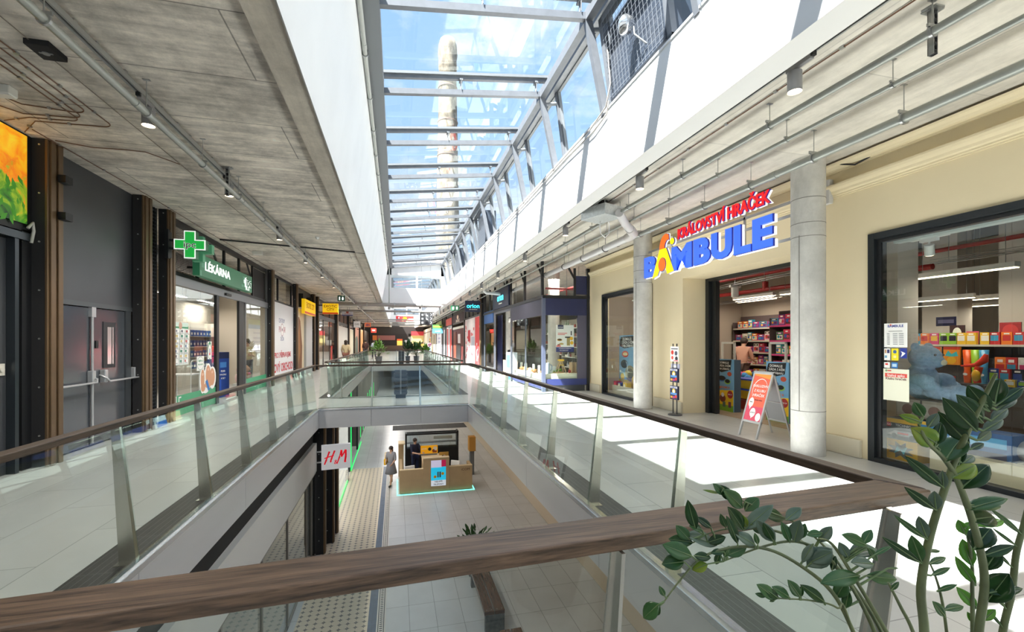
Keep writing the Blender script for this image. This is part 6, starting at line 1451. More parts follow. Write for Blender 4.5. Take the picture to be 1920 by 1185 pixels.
def toys():
    # ball bin and coloured crates seen in the doorway
    o = thing('ball_bin', 'net bin full of coloured play balls inside the toy shop door', 'toy bin', (8.55, 9.75, 0)); q = MB(); q.box(-.3, .3, -.5, .3, 0, .35); q.build('bin', C(200, 70, 50), o)
    rnd = random.Random(4)
    q = MB()
    for i in range(60):
        q.use(C(*rnd.choice([(215, 60, 120), (60, 140, 200), (130, 60, 160), (240, 110, 40), (90, 180, 70), (235, 200, 50)]))); q.ball((rnd.uniform(-.24, .24), rnd.uniform(-.44, .24), .35+rnd.random()**.8*.45), .09, 10, 7)
    b = q.build('play_balls', None, o); b['kind'] = 'stuff'
    for i, (y, z, c, lab) in enumerate(((8.62, 0, (180, 60, 45), 'red toy crate at the bottom of the crate stack'), (8.62, .26, (240, 195, 30), 'yellow toy crate in the middle of the crate stack'), (8.62, .5, (240, 195, 30), 'yellow toy crate on top of the crate stack'))):
        o = thing('toy_crate', lab, 'crate', (8.15, y+.42, z+.001)); q = MB(); q.hexa([(-.2, -.28, 0), (.2, -.28, 0), (.2, .28, 0), (-.2, .28, 0), (-.24, -.32, .23), (.24, -.32, .23), (.24, .32, .23), (-.24, .32, .23)]); q.build('tub', C(*c), o)
        q = MB(); q.box(-.25, .25, -.33, .33, .2, .235); q.build('rim', C(50, 70, 170) if i != 0 else C(150, 50, 40), o)
    # blue teddy bear sitting on clear boxes
    BB = M('blue plush', (.30, .43, .62), .95, var=.12, vs=26, bump=.9, bs=90)
    o = thing('teddy_bear', 'big light blue plush bear sitting sideways in the toy shop window', 'plush bear', (7.02, 4.60, .825))
    q = MB(); q.ball((0, .06, .23), (.2, .19, .25), 24, 16); q.ball((0, .02, .56), (.19, .18, .165), 24, 16); q.ball((0, -.10, .51), (.10, .11, .085), 18, 12)
    for s in (-1, 1): q.ball((s*.12, .06, .70), (.065, .045, .065), 14, 10); q.ball((s*.18, -.06, .27), (.07, .16, .085), 16, 10); q.ball((s*.19, -.16, .19), (.06, .12, .065), 14, 10); q.ball((s*.11, -.26, .10), (.09, .24, .095), 18, 12); q.ball((s*.12, -.46, .11), (.095, .10, .12), 16, 12)
    b = q.build('body', BB, o)
    r = b.modifiers.new('remesh', 'REMESH'); r.mode = 'VOXEL'; r.voxel_size = .016; r.use_smooth_shade = True
    q = MB(); q.ball((0, -.20, .50), (.045, .03, .038), 14, 10); q.build('nose', C(225, 215, 190), o)
    q = MB()
    for s in (-1, 1): q.ball((s*.07, -.145, .60), .016, 10, 8)
    q.build('eyes', K_BLACK, o)
    # boxes under the bear and along the window
    def carton(x, y0, y1, z, h, c, items, lab, d=.3, name='toy_carton', cat='toy box', txt=None):
        o = thing(name, lab, cat, (x, y1, z)); q = MB(); q.box(0, d, y0-y1, 0, 0, h); q.build('carton', c, o, bevel=.003)
        panel('printed_side', FX(-.003, 0, 0), y1-y0, h, c, items, o, .002)
    RED = C(215, 35, 40); BLU = C(30, 130, 200); YE = C(240, 185, 40)
    clear = C(150, 140, 128)
    for k, (a, b) in enumerate(((4.50, 4.80), (4.19, 4.48))): carton(6.75, a, b, .58, .24, clear, [('r', .06, .1, .94, .85, C(170, 160, 150)), ('c', .5, .45, .07, C(120, 85, 75))], ['left clear doll box under the blue bear', 'right clear doll box under the blue bear'][k], .4)
    carton(6.62, 4.42, 4.86, .27, .28, C(80, 80, 84), [('r', 0, .8, 1, 1, YE), ('r', .03, .6, .2, .78, RED), ('t', 'LEGO', .115, .69, .04, WH), ('t', 'TECHNIC', .55, .69, .045, WH), ('p', [(.1, .2), (.3, .42), (.75, .45), (.95, .2)], C(190, 190, 195)), ('c', .3, .18, .035, K_BLACK), ('c', .8, .18, .035, K_BLACK), ('r', .4, .28, .7, .36, RED)], 'grey toy car box with yellow top, under the clear boxes')
    carton(6.62, 3.98, 4.4, .27, .3, BLU, [('r', 0, .86, 1, 1, YE), ('r', .05, .45, .3, .75, RED), ('t', 'LEGO', .175, .6, .05, WH), ('t', 'CITY', .6, .6, .09, WH, .015), ('r', .4, .1, .9, .35, C(60, 70, 90))], 'blue toy box with white CITY lettering in the window')
    carton(6.6, 4.43, 4.84, .0, .27, YE, [('p', [(.5+.42*math.cos(a*PI/8)*(1 if a % 2 else .55), .5+.45*math.sin(a*PI/8)*(1 if a % 2 else .55)) for a in range(16)], C(120, 120, 110)), ('p', [(.3, .3), (.7, .7), (.6, .3), (.4, .7)], C(110, 210, 230))], 'yellow window block with grey starburst under the toy boxes')
    carton(6.62, 3.5, 3.95, .0, .55, C(40, 90, 150), [('r', .1, .1, .9, .6, C(60, 60, 90)), ('r', .1, .7, .9, .9, C(90, 170, 220))], 'tall blue toy box mostly hidden behind the plant')
    # wall of small hanging toys
    o = thing('toy_rack', 'long low display rack behind the bear', 'shelf', (8.4, 3.0, 0)); q = MB(); q.box(.1, .4, 0, 3.0, 0, 1.35); q.build('rack_body', M('dark rack', (.07, .06, .06), .7), o); q = MB(); q.box(-.28, .12, 0, 3.0, .95, .98); q.build('counter', C(60, 55, 60), o); q = MB(); q.box(-.26, .1, 0.02, 2.98, 0, .95); q.build('base', C(95, 80, 70), o); q = MB(); q.box(.08, .42, 0, 3.0, 1.53, 1.56); q.build('top_shelf', C(200, 195, 185), o); q = MB(); q.box(.38, .4, 0, 3, 1.3, 1.56); q.build('back', M('dark rack', (.07, .06, .06), .7), o)
    for i, (y, lab) in enumerate(((5.46, 'left yellow and teal hanging toy pack beside the bear'), (5.2, 'right yellow and teal hanging toy pack beside the bear'))):
        panel('toy_pack', FX(8.46, y+.11, 1.24), .22, .28, C(235, 150, 40), [('r', 0, .85, 1, 1, C(200, 60, 40)), ('p', [(.1, .5), (.3, .8), (.5, .6), (.8, .75), (.9, .5), (.5, .45)], C(60, 190, 200)), ('c', .5, .25, .06, YE)], t=.03, label=lab, cat='toy pack')
    for i, (y, c, lab) in enumerate(((5.0, (235, 95, 35), 'orange tapered toy cup on the rack'), (4.9, (150, 200, 50), 'lime green tapered toy cup on the rack'), (4.8, (60, 150, 200), 'blue tapered toy cup on the rack'))):
        o = thing('toy_cup', lab, 'toy cup', (8.42, y-.03, .98)); q = MB(); q.lathe([(.04, 0), (.045, .15), (.038, .18), (.055, .5), (.05, .5), (0, .48)], n=18); q.build('cup', C(*c, .3), o); q = MB(); q.T = FX(-.05, .03, .1); q.use(WH).add([(.03+.03*math.cos(2*PI*i/14), .03+.02*math.sin(2*PI*i/14), 0) for i in range(14)], [tuple(range(14))]); q.build('oval_label', None, o)
    o = thing('water_gun', 'red toy water gun with yellow tank on the rack', 'toy gun', (8.2, 4.72, .98)); q = MB(); q.tube([(0, .2, .26), (0, .02, .28), (0, -.08, .36), (0, -.1, .44)], [.012, .035, .05, .025], 10); q.tube([(0, -.02, .26), (0, .02, .12), (0, .0, .02)], [.045, .05, .04], 10); q.build('gun_body', C(235, 60, 35, .3), o); q = MB(); q.ball((-.03, 0, .13), (.045, .05, .09)); q.build('tank', C(235, 180, 40, .3), o)
    grp = 'blister toys on the low rack'
    rnd = random.Random(9)
    cc = [(200, 50, 50), (40, 70, 150), (235, 190, 50), (60, 150, 190), (150, 200, 60), (230, 230, 225), (240, 130, 40), (30, 30, 50), (210, 60, 120)]
    pr = {}
    for row, (z, x) in enumerate(((1.0, 8.12), (1.16, 8.24), (1.32, 8.36), (1.565, 8.5))):
        y = 5.72
        while y > 3.1:
            k = rnd.randrange(len(cc)); w = rnd.uniform(.1, .16)
            if not (row == 0 and y > 5.2) and not (row in (0, 1, 2) and 4.6 < y < 5.7 and row > 0) and not (row == 0 and 4.5 < y < 4.95):
                if row in (1, 2): zz = .981; 
                else: zz = z-.0
                h = {0: .1, 1: .24, 2: .4, 3: .18}[row]
                key = (k, row)
                if key not in pr:
                    q = MB(); q.use(C(*cc[k])).box(0, .05, -.06, .06, 0, h); q.use(C(*cc[(k+3) % 9])).box(-.002, 0, -.045, .045, h*.3, h*.75); q.use(WH).box(-.003, 0, -.03, .03, h*.82, h*.92); ob = q.build('toy_blister'); pr[key] = ob
                else: ob = pr[key].copy(); COL.objects.link(ob)
                ob.location = (x, y, .981 if row < 3 else 1.561); tag(ob, 'small bright packed toy on the low rack behind the bear', 'packed toy', grp)
            y -= w+.01
    for y, z, w, h, c, it, lab in ((5.2, 1.75, .2, .3, (60, 35, 40), [('c', .5, .55, .06, WH, .1), ('r', .1, .05, .9, .2, C(200, 150, 60))], 'dark framed notice with white oval standing on the rack'), (5.0, 1.75, .16, .2, (220, 90, 130), [('c', .5, .4, .05, C(170, 30, 70)), ('r', .1, .7, .9, .9, WH)], 'pink notice card standing on the rack'), (4.56, 1.75, .24, .32, (150, 35, 40), [('c', .5, .6, .09, C(190, 60, 60), .1), ('c', .25, .2, .03, WH), ('c', .65, .15, .04, WH)], 'dark red framed notice at the right of the rack')):
        o = thing('notice_frame', lab, 'notice', (8.6, y, 1.562)); panel('notice', FX(-.02, w/2, 0), w, h, C(*c), it, o, .015, K_BLACK); q = MB(); q.box(-.02, .08, -.05, .05, 0, .01); q.build('foot', K_BLACK, o)
    panel('wall_notice', FX(9.38+.0, 6.0, 1.88), .3, .16, C(30, 35, 80), [('r', .1, .3, .9, .7, C(110, 110, 150))], t=.01, label='small dark blue notice on the pale pier behind the bear', cat='notice')
    # right end: dark panel with starburst and grey toy with yellow visor
    o = thing('starburst_board', 'dark blue window panel with cyan starburst at the right edge', 'panel', (7.3, 3.62, .9)); 
    panel('panel_face', FX(0, 0, 0), .9, .62, C(38, 38, 66), [('p', [(.3+.3*math.cos(a*PI/9)*(1 if a % 2 else .72), .5+.45*math.sin(a*PI/9)*(1 if a % 2 else .72)) for a in range(18)], C(95, 205, 220)), ('p', [(.3+.26*math.cos(a*PI/9)*(1 if a % 2 else .7), .5+.39*math.sin(a*PI/9)*(1 if a % 2 else .7)) for a in range(18)], C(38, 38, 66)), ('t', 'NAUČNÉ', .3, .62, .1, YE, .02), ('t', 'CESTY', .3, .42, .1, YE, .02)], o, .03)
    q = MB(); q.box(.02, .3, -.9, 0, -.9, 0); q.build('stand', C(45, 45, 60), o)
    o = thing('ride_on_toy', 'grey rounded ride-on toy with yellow visor at the right window edge', 'toy', (6.85, 3.25, .26)); q = MB(); q.ball((0, 0, .38), (.17, .26, .26), 20, 14); q.ball((0, .1, .12), (.2, .26, .14), 20, 12); q.build('body', M('light grey plush', (.42, .42, .45), .9, bump=.4, bs=60), o); q = MB(); q.ball((-.08, .02, .43), (.11, .18, .14), 18, 12); q.build('visor', C(240, 175, 40, .3), o)
    o = thing('display_step', 'pale window step under the grey toy', 'plinth', (6.66, 2.9, 0)); q = MB(); q.box(0, .4, 0, .58, 0, .26); q.build('block', C(215, 205, 180), o)
    # small left window contents
    o = thing('promotion_board', 'tall blue and yellow promotion board in the small toy window', 'board', (6.75, 12.9, .12)); 
    panel('board_face', FX(0, 0, 0), 1.1, 1.68, C(130, 175, 210), [('r', 0, 0, 1, .2, C(235, 210, 60)), ('p', [(.02, .86), (.1, .97), (.95, .99), (.84, .8), (.3, .76), (.05, .8)], K_BLACK2), ('t', 'DOMALUJ', .45, .93, .12, WH, .012), ('t', 'ZÁDA S KEM', .5, .87, .12, WH, .012), ('t', 'I NA ZÁBAVU', .48, .81, .11, WH, .012), ('c', .35, .66, .2, C(200, 70, 50), .1), ('c', .35, .66, .15, C(240, 220, 170), .05), ('c', .3, .48, .22, C(30, 40, 50), .13), ('c', .62, .32, .3, C(150, 145, 120), .24), ('c', .62, .32, .2, C(90, 90, 80), .15), ('c', .2, .25, .12, C(240, 205, 50), .1), ('c', .85, .2, .16, C(235, 200, 60), .14)], o, .03)
    q = MB(); q.box(.0, .25, -1.1, 0, -.12, 0); q.build('foot_block', C(200, 195, 180), o)
    panel('promotion_card', FX(6.9, 11.45, .005), .45, 1.9, C(110, 195, 190), [('p', [(.1, .75), (.5, .97), (.9, .95), (.6, .7)], K_BLACK2), ('t', 'HRY', .5, .85, .15, WH)], t=.04, label='teal promotion card at the right of the small toy window', cat='card')
    for i, (y, c, lab, s) in enumerate(((12.72, (190, 40, 60), 'red action toy at the foot of the promotion board', 1), (12.45, (60, 80, 160), 'blue boxed toy at the foot of the promotion board', .9), (12.12, (235, 195, 40), 'yellow boxed toy right at the small window bottom', 1.1))):
        o = thing('window_toy', lab, 'toy', (6.52, y, .0)); q = MB(); q.box(0, .16, -.1*s, .1*s, .13, .13+.26*s); q.build('pack', C(*c), o); q = MB(); q.ball((-.01, 0, .28), (.02, .06, .08)); q.build('toy_shape', C(240, 230, 200) if i else C(240, 80, 90), o); q = MB(); q.box(0, .2, -.12, .12, 0, .13); q.build('plinth', C(215, 205, 180), o)
    q = MB(); q.box(6.46, 6.5, 10.25, 12.8, 0, .28); struct('trim_10', q, C(225, 215, 190))
toys()
def window_notices():
    T = lambda y, z: FX(6.234, y, z)
    rows = []
    for r in range(6): rows += [('r', .14, .12+r*.085, .26, .145+r*.085, C(110, 115, 120)), ('r', .4, .12+r*.085, .6, .145+r*.085, C(130, 135, 140)), ('r', .66, .12+r*.085, .86, .145+r*.085, C(130, 135, 140))]
    panel('opening_hours', T(4.58, 1.53), .28, .31, WH, [('t', 'BAMBULE', .5, .88, .045, C(40, 60, 150), .02), ('c', .29, .93, .012, C(240, 120, 40)), ('r', .2, .66, .8, .68, C(100, 100, 100))]+rows, t=.002, label='white opening hours notice headed BAMBULE on the big toy window', cat='notice')
    panel('window_sticker', T(4.58, 1.36), .075, .155, WH, [('r', .1, .6, .4, .9, C(200, 160, 120)), ('r', .5, .6, .9, .9, C(60, 60, 110)), ('r', .1, .2, .5, .4, C(120, 170, 200))], t=.002, label='white sticker of tiny card logos, left of the yellow sticker', cat='sticker')
    panel('window_sticker', T(4.49, 1.36), .085, .155, C(240, 225, 40), [('c', .5, .72, .022, C(70, 110, 160)), ('r', .3, .2, .7, .42, C(250, 240, 160))], t=.002, label='yellow sticker on the big toy window', cat='sticker')
    panel('window_sticker', T(4.385, 1.39), .08, .13, C(40, 60, 150), [('p', [(.1, .1), (.3, .5), (.1, .7), (.5, .6), (.8, .5), (.5, .3)], WH)], t=.002, label='blue sticker with white splash on the big toy window', cat='sticker')
    panel('window_sticker', T(4.58, 1.26), .07, .075, WH, [('r', .2, .5, .7, .8, C(220, 60, 50))], t=.002, label='small white sticker with red mark below the logo sticker', cat='sticker')
    panel('window_sticker', T(4.49, 1.26), .075, .075, C(60, 130, 200), [('r', .15, .25, .85, .75, C(190, 220, 240))], t=.002, label='small light blue square sticker below the yellow sticker', cat='sticker')
    panel('app_notice', T(4.59, .84), .31, .41, C(235, 235, 215), [('c', .12, .94, .014, C(120, 150, 110)), ('r', .17, .92, .32, .96, C(210, 90, 80)), ('r', .07, .74, .93, .86, C(225, 85, 75)), ('t', 'Stahuj apku', .5, .795, .046, WH, .008), ('t', 'Klubu hraček', .5, .69, .046, C(110, 50, 50), .006)], t=.002, label='cream notice reading Stahuj apku Klubu hraček on the big toy window', cat='notice')
    o = thing('wall_speaker', 'small pale box on the cream wall beside the near column', 'wall box', (6.1, 5.25, 3.62)); q = MB(); q.box(0, .08, 0, .14, 0, .35); q.build('case', C(200, 200, 200), o, bevel=.008); q = MB(); q.box(.06, .1, .04, .1, .1, .2); q.build('bracket', ZINC, o)
    q = MB(); q.tube([(6.18, 5.35, 4.1), (6.12, 5.1, 4.13), (6.14, 4.9, 4.05), (6.16, 4.7, 4.09)], .012, 6); tag(q.build('loose_cable'), 'loose black cable at the top of the cream wall by the near column', 'cable'); bpy.data.objects['loose_cable'].data.materials.append(K_BLACK)
window_notices()

# ---------------------------------------------------------------- blue household shop
NV = M('navy painted', (.020, .026, .085), .4, var=.05); NV2 = M('greyed navy band', (.085, .082, .125), .5)
def orion():
    s = thing('household_shopfront', 'navy blue household shopfront with glass corner bay next to the cream wall', 'shopfront', (4.55, 13.8, 0))
    X0, Y0 = 0, 0
    q = MB(); q.box(0, 1.55, 0, .06, 2.46, 3.0); q.build('side_band', NV, s); q = MB(); q.box(-.0, .06, .02, 4.2, 2.46, 3.02); q.build('front_band', NV2, s)
    q = MB(); q.box(-.04, .07, -.04, .08, 0, 3.04); q.build('corner_post', M('slate navy post', (.11, .13, .20), .4, .2), s)
    q = MB(); q.box(1.18, 1.50, 0.01, .05, .38, 2.46); q.build('side_panel', NV2, s); q = MB(); q.box(1.50, 1.6, -.02, .1, 0, 4.0); q.build('end_post', K_BLACK, s)
    q = MB(); q.box(0.02, 1.5, 0.0, .05, .2, .40); q.build('side_kick', M('blue kick panel', (.03, .042, .16), .45), s); q = MB(); q.box(.05, 1.45, 0.03, .08, 0, .2); q.build('side_plinth', K_CHAR, s)
    q = MB(); q.box(.0, .05, .1, 4.2, .06, .22); q.build('front_kick', M('blue kick panel', (.03, .042, .16), .45), s)
    g = MB(); g.box(.07, 1.18, .02, .032, .4, 2.46); g.build('glass_pane', K_DKGLASS, s); g = MB(); g.box(.02, .032, .08, 4.15, .22, 2.46); g.build('glass_pane', K_DKGLASS, s)
    g = MB(); g.box(.02, .032, 7.6, 10.0, .22, 2.7); g.build('glass_pane', K_DKGLASS, s)
    q = MB(); q.box(0, .05, 4.15, 4.3, 0, 3.0); q.box(0, .05, 2.1, 2.13, .22, 2.46); q.box(0, .05, 7.35, 7.6, 0, 3.1); q.box(0, .05, 10.0, 10.1, 0, 3.1); q.box(0, .05, 4.3, 7.35, 2.9, 3.1); q.build('door_frame', M('grey navy frame', (.12, .13, .16), .4, .3), s)
    q = MB(); q.box(-.02, .04, 7.7, 10.0, 2.55, 3.15); q.build('blue_band', C(60, 100, 160), s)
    # upper transom: black posts, braces and wire mesh up to the ceiling
    q = MB(); q.box(-.03, .07, -.04, 10.2, 3.0, 3.1); q.box(0, 1.6, -.03, .06, 3.0, 3.1)
    for y in (.15, 2.2, 4.3, 5.0, 7.4, 8.6, 10.1): q.box(-.02, .06, y-.05, y+.05, 3.1, 4.2)
    for y in (.15, 2.2, 5.0): q.prism([(0, y, 3.75), (0, y+.09, 3.75), (0, y+.62, 4.2), (0, y+.53, 4.2)], (0, 0, 0), (.05, 0, 0))
    q.box(1.05, 1.12, 0, .06, 3.1, 4.0); q.prism([(1.08, .0, 3.7), (1.08, .0, 3.6), (.75, 0, 4.15), (.83, 0, 4.15)], (0, 0, 0), (0, .05, 0)); q.build('transom_frame', K_BLACK, s)
    q = MB()
    for i in range(36): q.tube([(.06+i*.043, .04, 3.08), (.06+i*.043, .04, 4.18)], .0025, 4, False)
    for i in range(26): q.tube([(.06, .04, 3.1+i*.043), (1.58, .04, 3.1+i*.043)], .0025, 4, False)
    for i in range(50): q.tube([(.04, .1+i*.043, 3.08), (.04, .1+i*.043, 4.18)], .0025, 4, False)
    for i in range(26): q.tube([(.04, .1, 3.1+i*.043), (.04, 2.2, 3.1+i*.043)], .0025, 4, False)
    q.build('wire_mesh', ZINC, s)
    q = MB(); q.box(.1, 1.45, .12, .6, .40, .56); q.build('window_board', C(240, 240, 215), s); q = MB(); q.box(.1, .55, .6, 4.1, .34, .48); q.build('window_board', C(240, 240, 225), s)
    q = MB(); q.box(1.12, 1.5, .0, .05, 3.15, 3.75); q.build('blue_upper_panel', NV, s)
    # signs
    CY = C(70, 220, 235, .35, 1.2)
    def osign(T, w, h, lab, loc):
        o = thing('shop_sign', lab, 'sign', loc)
        q = MB(); q.T = T; q.box(0, w, 0, h, -.1, 0); q.build('sign_box', M('deep navy sign', (.018, .025, .065), .5), o)
        q = MB(); q.T = T; q.use(CY).text('orion', h*.52, w*.52, h*.52, .004, .02, 0, 'CENTER', min(1.25, w/h*.75), .004); q.use(C(225, 225, 210, .4, .4)).text('svět domácnosti', h*.1, w*.52, h*.22, .002, .004, 0, 'CENTER', 1.1, .003); q.build('lettering', None, o)
        return o
    osign(FX(0, 0, 0), 3.1, .86, 'wide dark sign with cyan orion lettering above the household shop door', (4.47, 21.25, 3.12))
    o = osign(frame((0, 0, 0), (1, 0, 0), (0, 0, 1)), .82, .6, 'square navy projecting sign with cyan orion lettering', (3.55, 24.0, 3.2))
    q = MB(); q.box(.82, 1.1, .02, .06, .45, .5); q.build('arm', K_BLACK, o)
    steel_post(24.15, 'brown steel post beside the projecting navy sign', 4.72, 0, 4.2, -1, .35, .3, False)
    q = MB(); q.box(4.6, 4.66, 23.85, 24.15, 0, 4.2); struct('wall_right_pier', q, K_BLACK)
    # inside: poster, shelves, wares
    panel('poster', frame((5.03, 13.93, 1.27), (1, 0, 0), (0, 0, 1)), .62, .88, WH, [('r', 0, 0, 1, .18, C(45, 55, 120)), ('r', .1, .86, .42, 1, C(35, 50, 100)), ('t', 'orion', .26, .92, .08, WH, .01), ('r', .1, .68, .62, .71, C(230, 140, 140)), ('r', .1, .63, .5, .66, C(230, 140, 140)), ('c', .2, .45, .09, C(200, 150, 60), .04), ('c', .2, .46, .07, K_BLACK, .025), ('c', .3, .3, .08, C(190, 160, 90), .03), ('c', .15, .27, .05, C(150, 70, 50), .02), ('r', .6, .24, .78, .52, C(170, 150, 90)), ('r', .5, .52, .82, .57, K_BLACK), ('r', .82, .62, .88, .78, K_BLACK), ('c', .86, .5, .06, C(245, 190, 30)), ('c', .88, .34, .06, C(245, 190, 30)), ('r', .02, .2, .26, .24, C(230, 60, 60)), ('t', 'VÝHODNÁ NABÍDKA', .5, .13, .045, WH), ('t', 'PRO DOMÁCNOST', .45, .06, .035, WH)], t=.004, label='white poster of kitchen wares with navy foot hanging in the corner window', cat='poster')
    gl = C(200, 205, 200, .2); rnd = random.Random(21)
    protos = []
    for prof, c in (([(.04, 0), (.05, .1), (.02, .16), (.03, .22), (0, .22)], (200, 200, 205)), ([(.05, 0), (.06, .14), (.05, .16), (0, .16)], (150, 140, 120)), ([(.03, 0), (.035, .2), (.012, .24), (.012, .3), (0, .3)], (90, 110, 90)), ([(.06, 0), (.08, .07), (.078, .08), (0, .05)], (220, 215, 205)), ([(.045, 0), (.05, .1), (.05, .13), (0, .14)], (120, 60, 50))):
        q = MB(); q.lathe(prof, n=12); o = q.build('kitchen_jar', C(*c, .3)); protos.append(o)
    used = set()
    def shelf(x, y0, y1, rz, levels, lab, grp):
        o = thing('glass_shelf_unit', lab, 'shelf', (x, y0, 0)); L_ = y1-y0
        q = MB(); q.box(.3, .32, 0, L_, 0, 2.5); q.build('back_panel', M('olive back', (.10, .095, .075), .7), o)
        q = MB(); 
        for yy in (0, L_/2, L_): q.box(0, .3, yy-.01, yy+.01, 0, 2.5)
        q.build('uprights', ZINC, o)
        for z in levels:
            q = MB(); q.box(0, .3, .01, L_-.01, z-.02, z); q.build('shelf_board', C(215, 225, 220, .2), o)
            y = y0+.12
            while y < y1-.1:
                k = rnd.randrange(5); ob = protos[k] if k not in used else protos[k].copy()
                if k in used: COL.objects.link(ob)
                used.add(k); ob.location = (x+.14, y, z+.001); tag(ob, 'small jar or cup on the household shop shelves', 'kitchen ware', grp); y += rnd.uniform(.17, .28)
    shelf(6.6, 14.4, 17.6, 0, (.6, 1.0, 1.4, 1.8, 2.15), 'glass shelves of kitchen ware seen through the corner window', 'wares on the household shop shelves')
    shelf(6.9, 18.0, 21.0, 0, (.6, 1.05, 1.5, 1.95), 'glass shelves of kitchen ware behind the household shop entrance', 'wares on the household shop shelves')
    # window wares
    def W(name, lab, cat, x, y, z, parts):
        o = thing(name, lab, cat, (x, y, z))
        for pn, mb, mt in parts: mb.build(pn, mt, o)
    q = MB(); q.lathe([(.085, 0), (.08, .1), (.07, .28), (.06, .32), (.065, .34), (0, .36)], n=18); q2 = MB(); q2.tube([(.07, 0, .3), (.14, 0, .26), (.13, 0, .12), (.07, 0, .08)], .014)
    W('thermos_jug', 'tall light blue thermos jug at the left of the corner window', 'jug', 4.83, 14.15, .561, [('body', q, C(175, 195, 215, .35)), ('handle', q2, C(120, 150, 185, .4))])
    wl = M('light wood', (.62, .45, .26), .6)
    q = MB()
    for sx in (-1, 1):
        q.tube([(sx*.02, -.02, .44), (sx*.15, -.12, 0)], .014, 6); q.tube([(sx*.02, .04, .44), (sx*.15, .14, 0)], .014, 6)
    q2 = MB(); q2.box(-.09, .09, -.07, .07, .40, .46); q2.box(-.07, .07, -.09, .0, .26, .28)
    W('step_ladder', 'small yellow wooden stepladder stand in the corner window', 'stepladder', 5.3, 14.2, .561, [('legs', q, wl), ('top_step', q2, C(235, 195, 70))])
    q = MB()
    for a, b, c, d in ((-.16, -.13, -.12, .12), (.13, .16, -.12, .12), (-.03, .0, -.12, .12)): q.box(a, b, c, d, 0, .36)
    q.box(-.17, .17, -.13, .13, 0, .03); q2 = MB(); q2.lathe([(.09, .03), (.09, .5), (.05, .58), (0, .6)], n=16)
    W('lantern_crate', 'wooden crate holding a glass bell at the right of the corner window', 'crate', 5.8, 14.2, .561, [('crate', q, wl), ('glass_bell', q2, glass('bell glass', (.8, .8, .78), 1.9))])
    q = MB()
    for i in range(26):
        a = rnd.uniform(0, 6.28); r_ = rnd.uniform(.03, .12); q.ball((math.cos(a)*r_*1.6, math.sin(a)*r_, .05+rnd.random()*.07), .028, 6, 5)
    q2 = MB(); q2.box(-.18, .18, -.1, .1, 0, .04); W('herb_box', 'green herb box under the stepladder in the corner window', 'plant box', 5.22, 14.38, .561, [('leaves', q, C(110, 165, 60)), ('tray', q2, wl)])
    q = MB(); q.ball((0, 0, .06), (.05, .05, .06)); W('red_pot', 'small red pot beside the wooden crate in the corner window', 'pot', 5.57, 14.12, .561, [('pot', q, C(190, 60, 60))])
    q = MB(); q.box(-.1, .1, -.06, .06, 0, .22); W('white_carton', 'white carton behind the blue jug in the corner window', 'carton', 5.06, 14.35, .561, [('carton', q, C(215, 225, 230))])
    for i in range(12):
        y = 14.6+i*.28; k = i % 3
        q = MB()
        if k == 0: q.lathe([(.05, 0), (.09, .05), (.08, .12), (.03, .16), (0, .16)], n=14); c = [(225, 205, 170), (180, 140, 90)][i % 2]
        elif k == 1: q.ball((0, 0, .07), (.11, .1, .07)); c = (150, 105, 65)
        else: q.cyl((0, 0, 0), (0, 0, .3), .05, n=14); c = (215, 220, 215)
        o = thing('window_ware', ['cream bowl', 'brown basket', 'tall clear jar'][k]+' on the long white window board of the household shop', 'household ware', (4.85+.06*(i % 2), y, .481), group='wares on the long window board %d' % k)
        q.build('vessel', C(*c, .35), o)
    # brown boxes and blue advertising box by the entrance
    o = thing('advert_box', 'white and blue advertising box in the household shop doorway', 'display box', (4.62, 18.4, 0)); q = MB(); q.box(0, .3, 0, .7, 0, 1.15); q.build('box', C(205, 220, 235), o); q = MB(); q.box(-.004, 0, .05, .65, .5, 1.05); q.build('print', C(90, 140, 200), o); q = MB(); q.box(-.005, 0, 0, .7, 0, .18); q.build('blue_foot', C(40, 110, 200), o)
    o = thing('carton_stack', 'brown cartons with dark pans in the household shop doorway', 'carton', (4.9, 20.1, 0)); q = MB(); q.box(0, .5, 0, .8, 0, .75); q.build('carton', C(215, 185, 145), o); q = MB(); q.cyl((.2, .3, .76), (.25, .45, 1.2), .12, n=16); q.cyl((.25, .5, .76), (.2, .2, 1.1), .05, n=10); q.build('pans', K_BLACK2, o)
    q = MB(); q.box(5.3, 5.34, 22.9, 24, 0, 3.0); struct('wall_right_blue', q, NV)
    for y in (15.5, 17, 19.2): lamp('AREA', (5.6, y, 3.9), 60, (1, .9, .76), (.5, .8), aim=(0, 0, -1))  # bare area lights added to brighten the household shop inside
    o = thing('pendant_spot_bar', 'black bar with white spotlights inside the household shop entrance', 'spotlight bar', (5.1, 19.0, 2.7)); q = MB(); q.box(-.015, .015, 0, 1.6, 0, .03); q.cyl((0, .3, 0), (0, .3, 1.5), .008, n=6); q.cyl((0, 1.3, 0), (0, 1.3, 1.5), .008, n=6); q.build('bar', K_BLACK, o)
    for i in range(4):
        q = MB(); q.cyl((0, .2+i*.38, -.02), (-.06, .2+i*.38, -.2), .04, n=12); q.build('spot_head', WH, o)
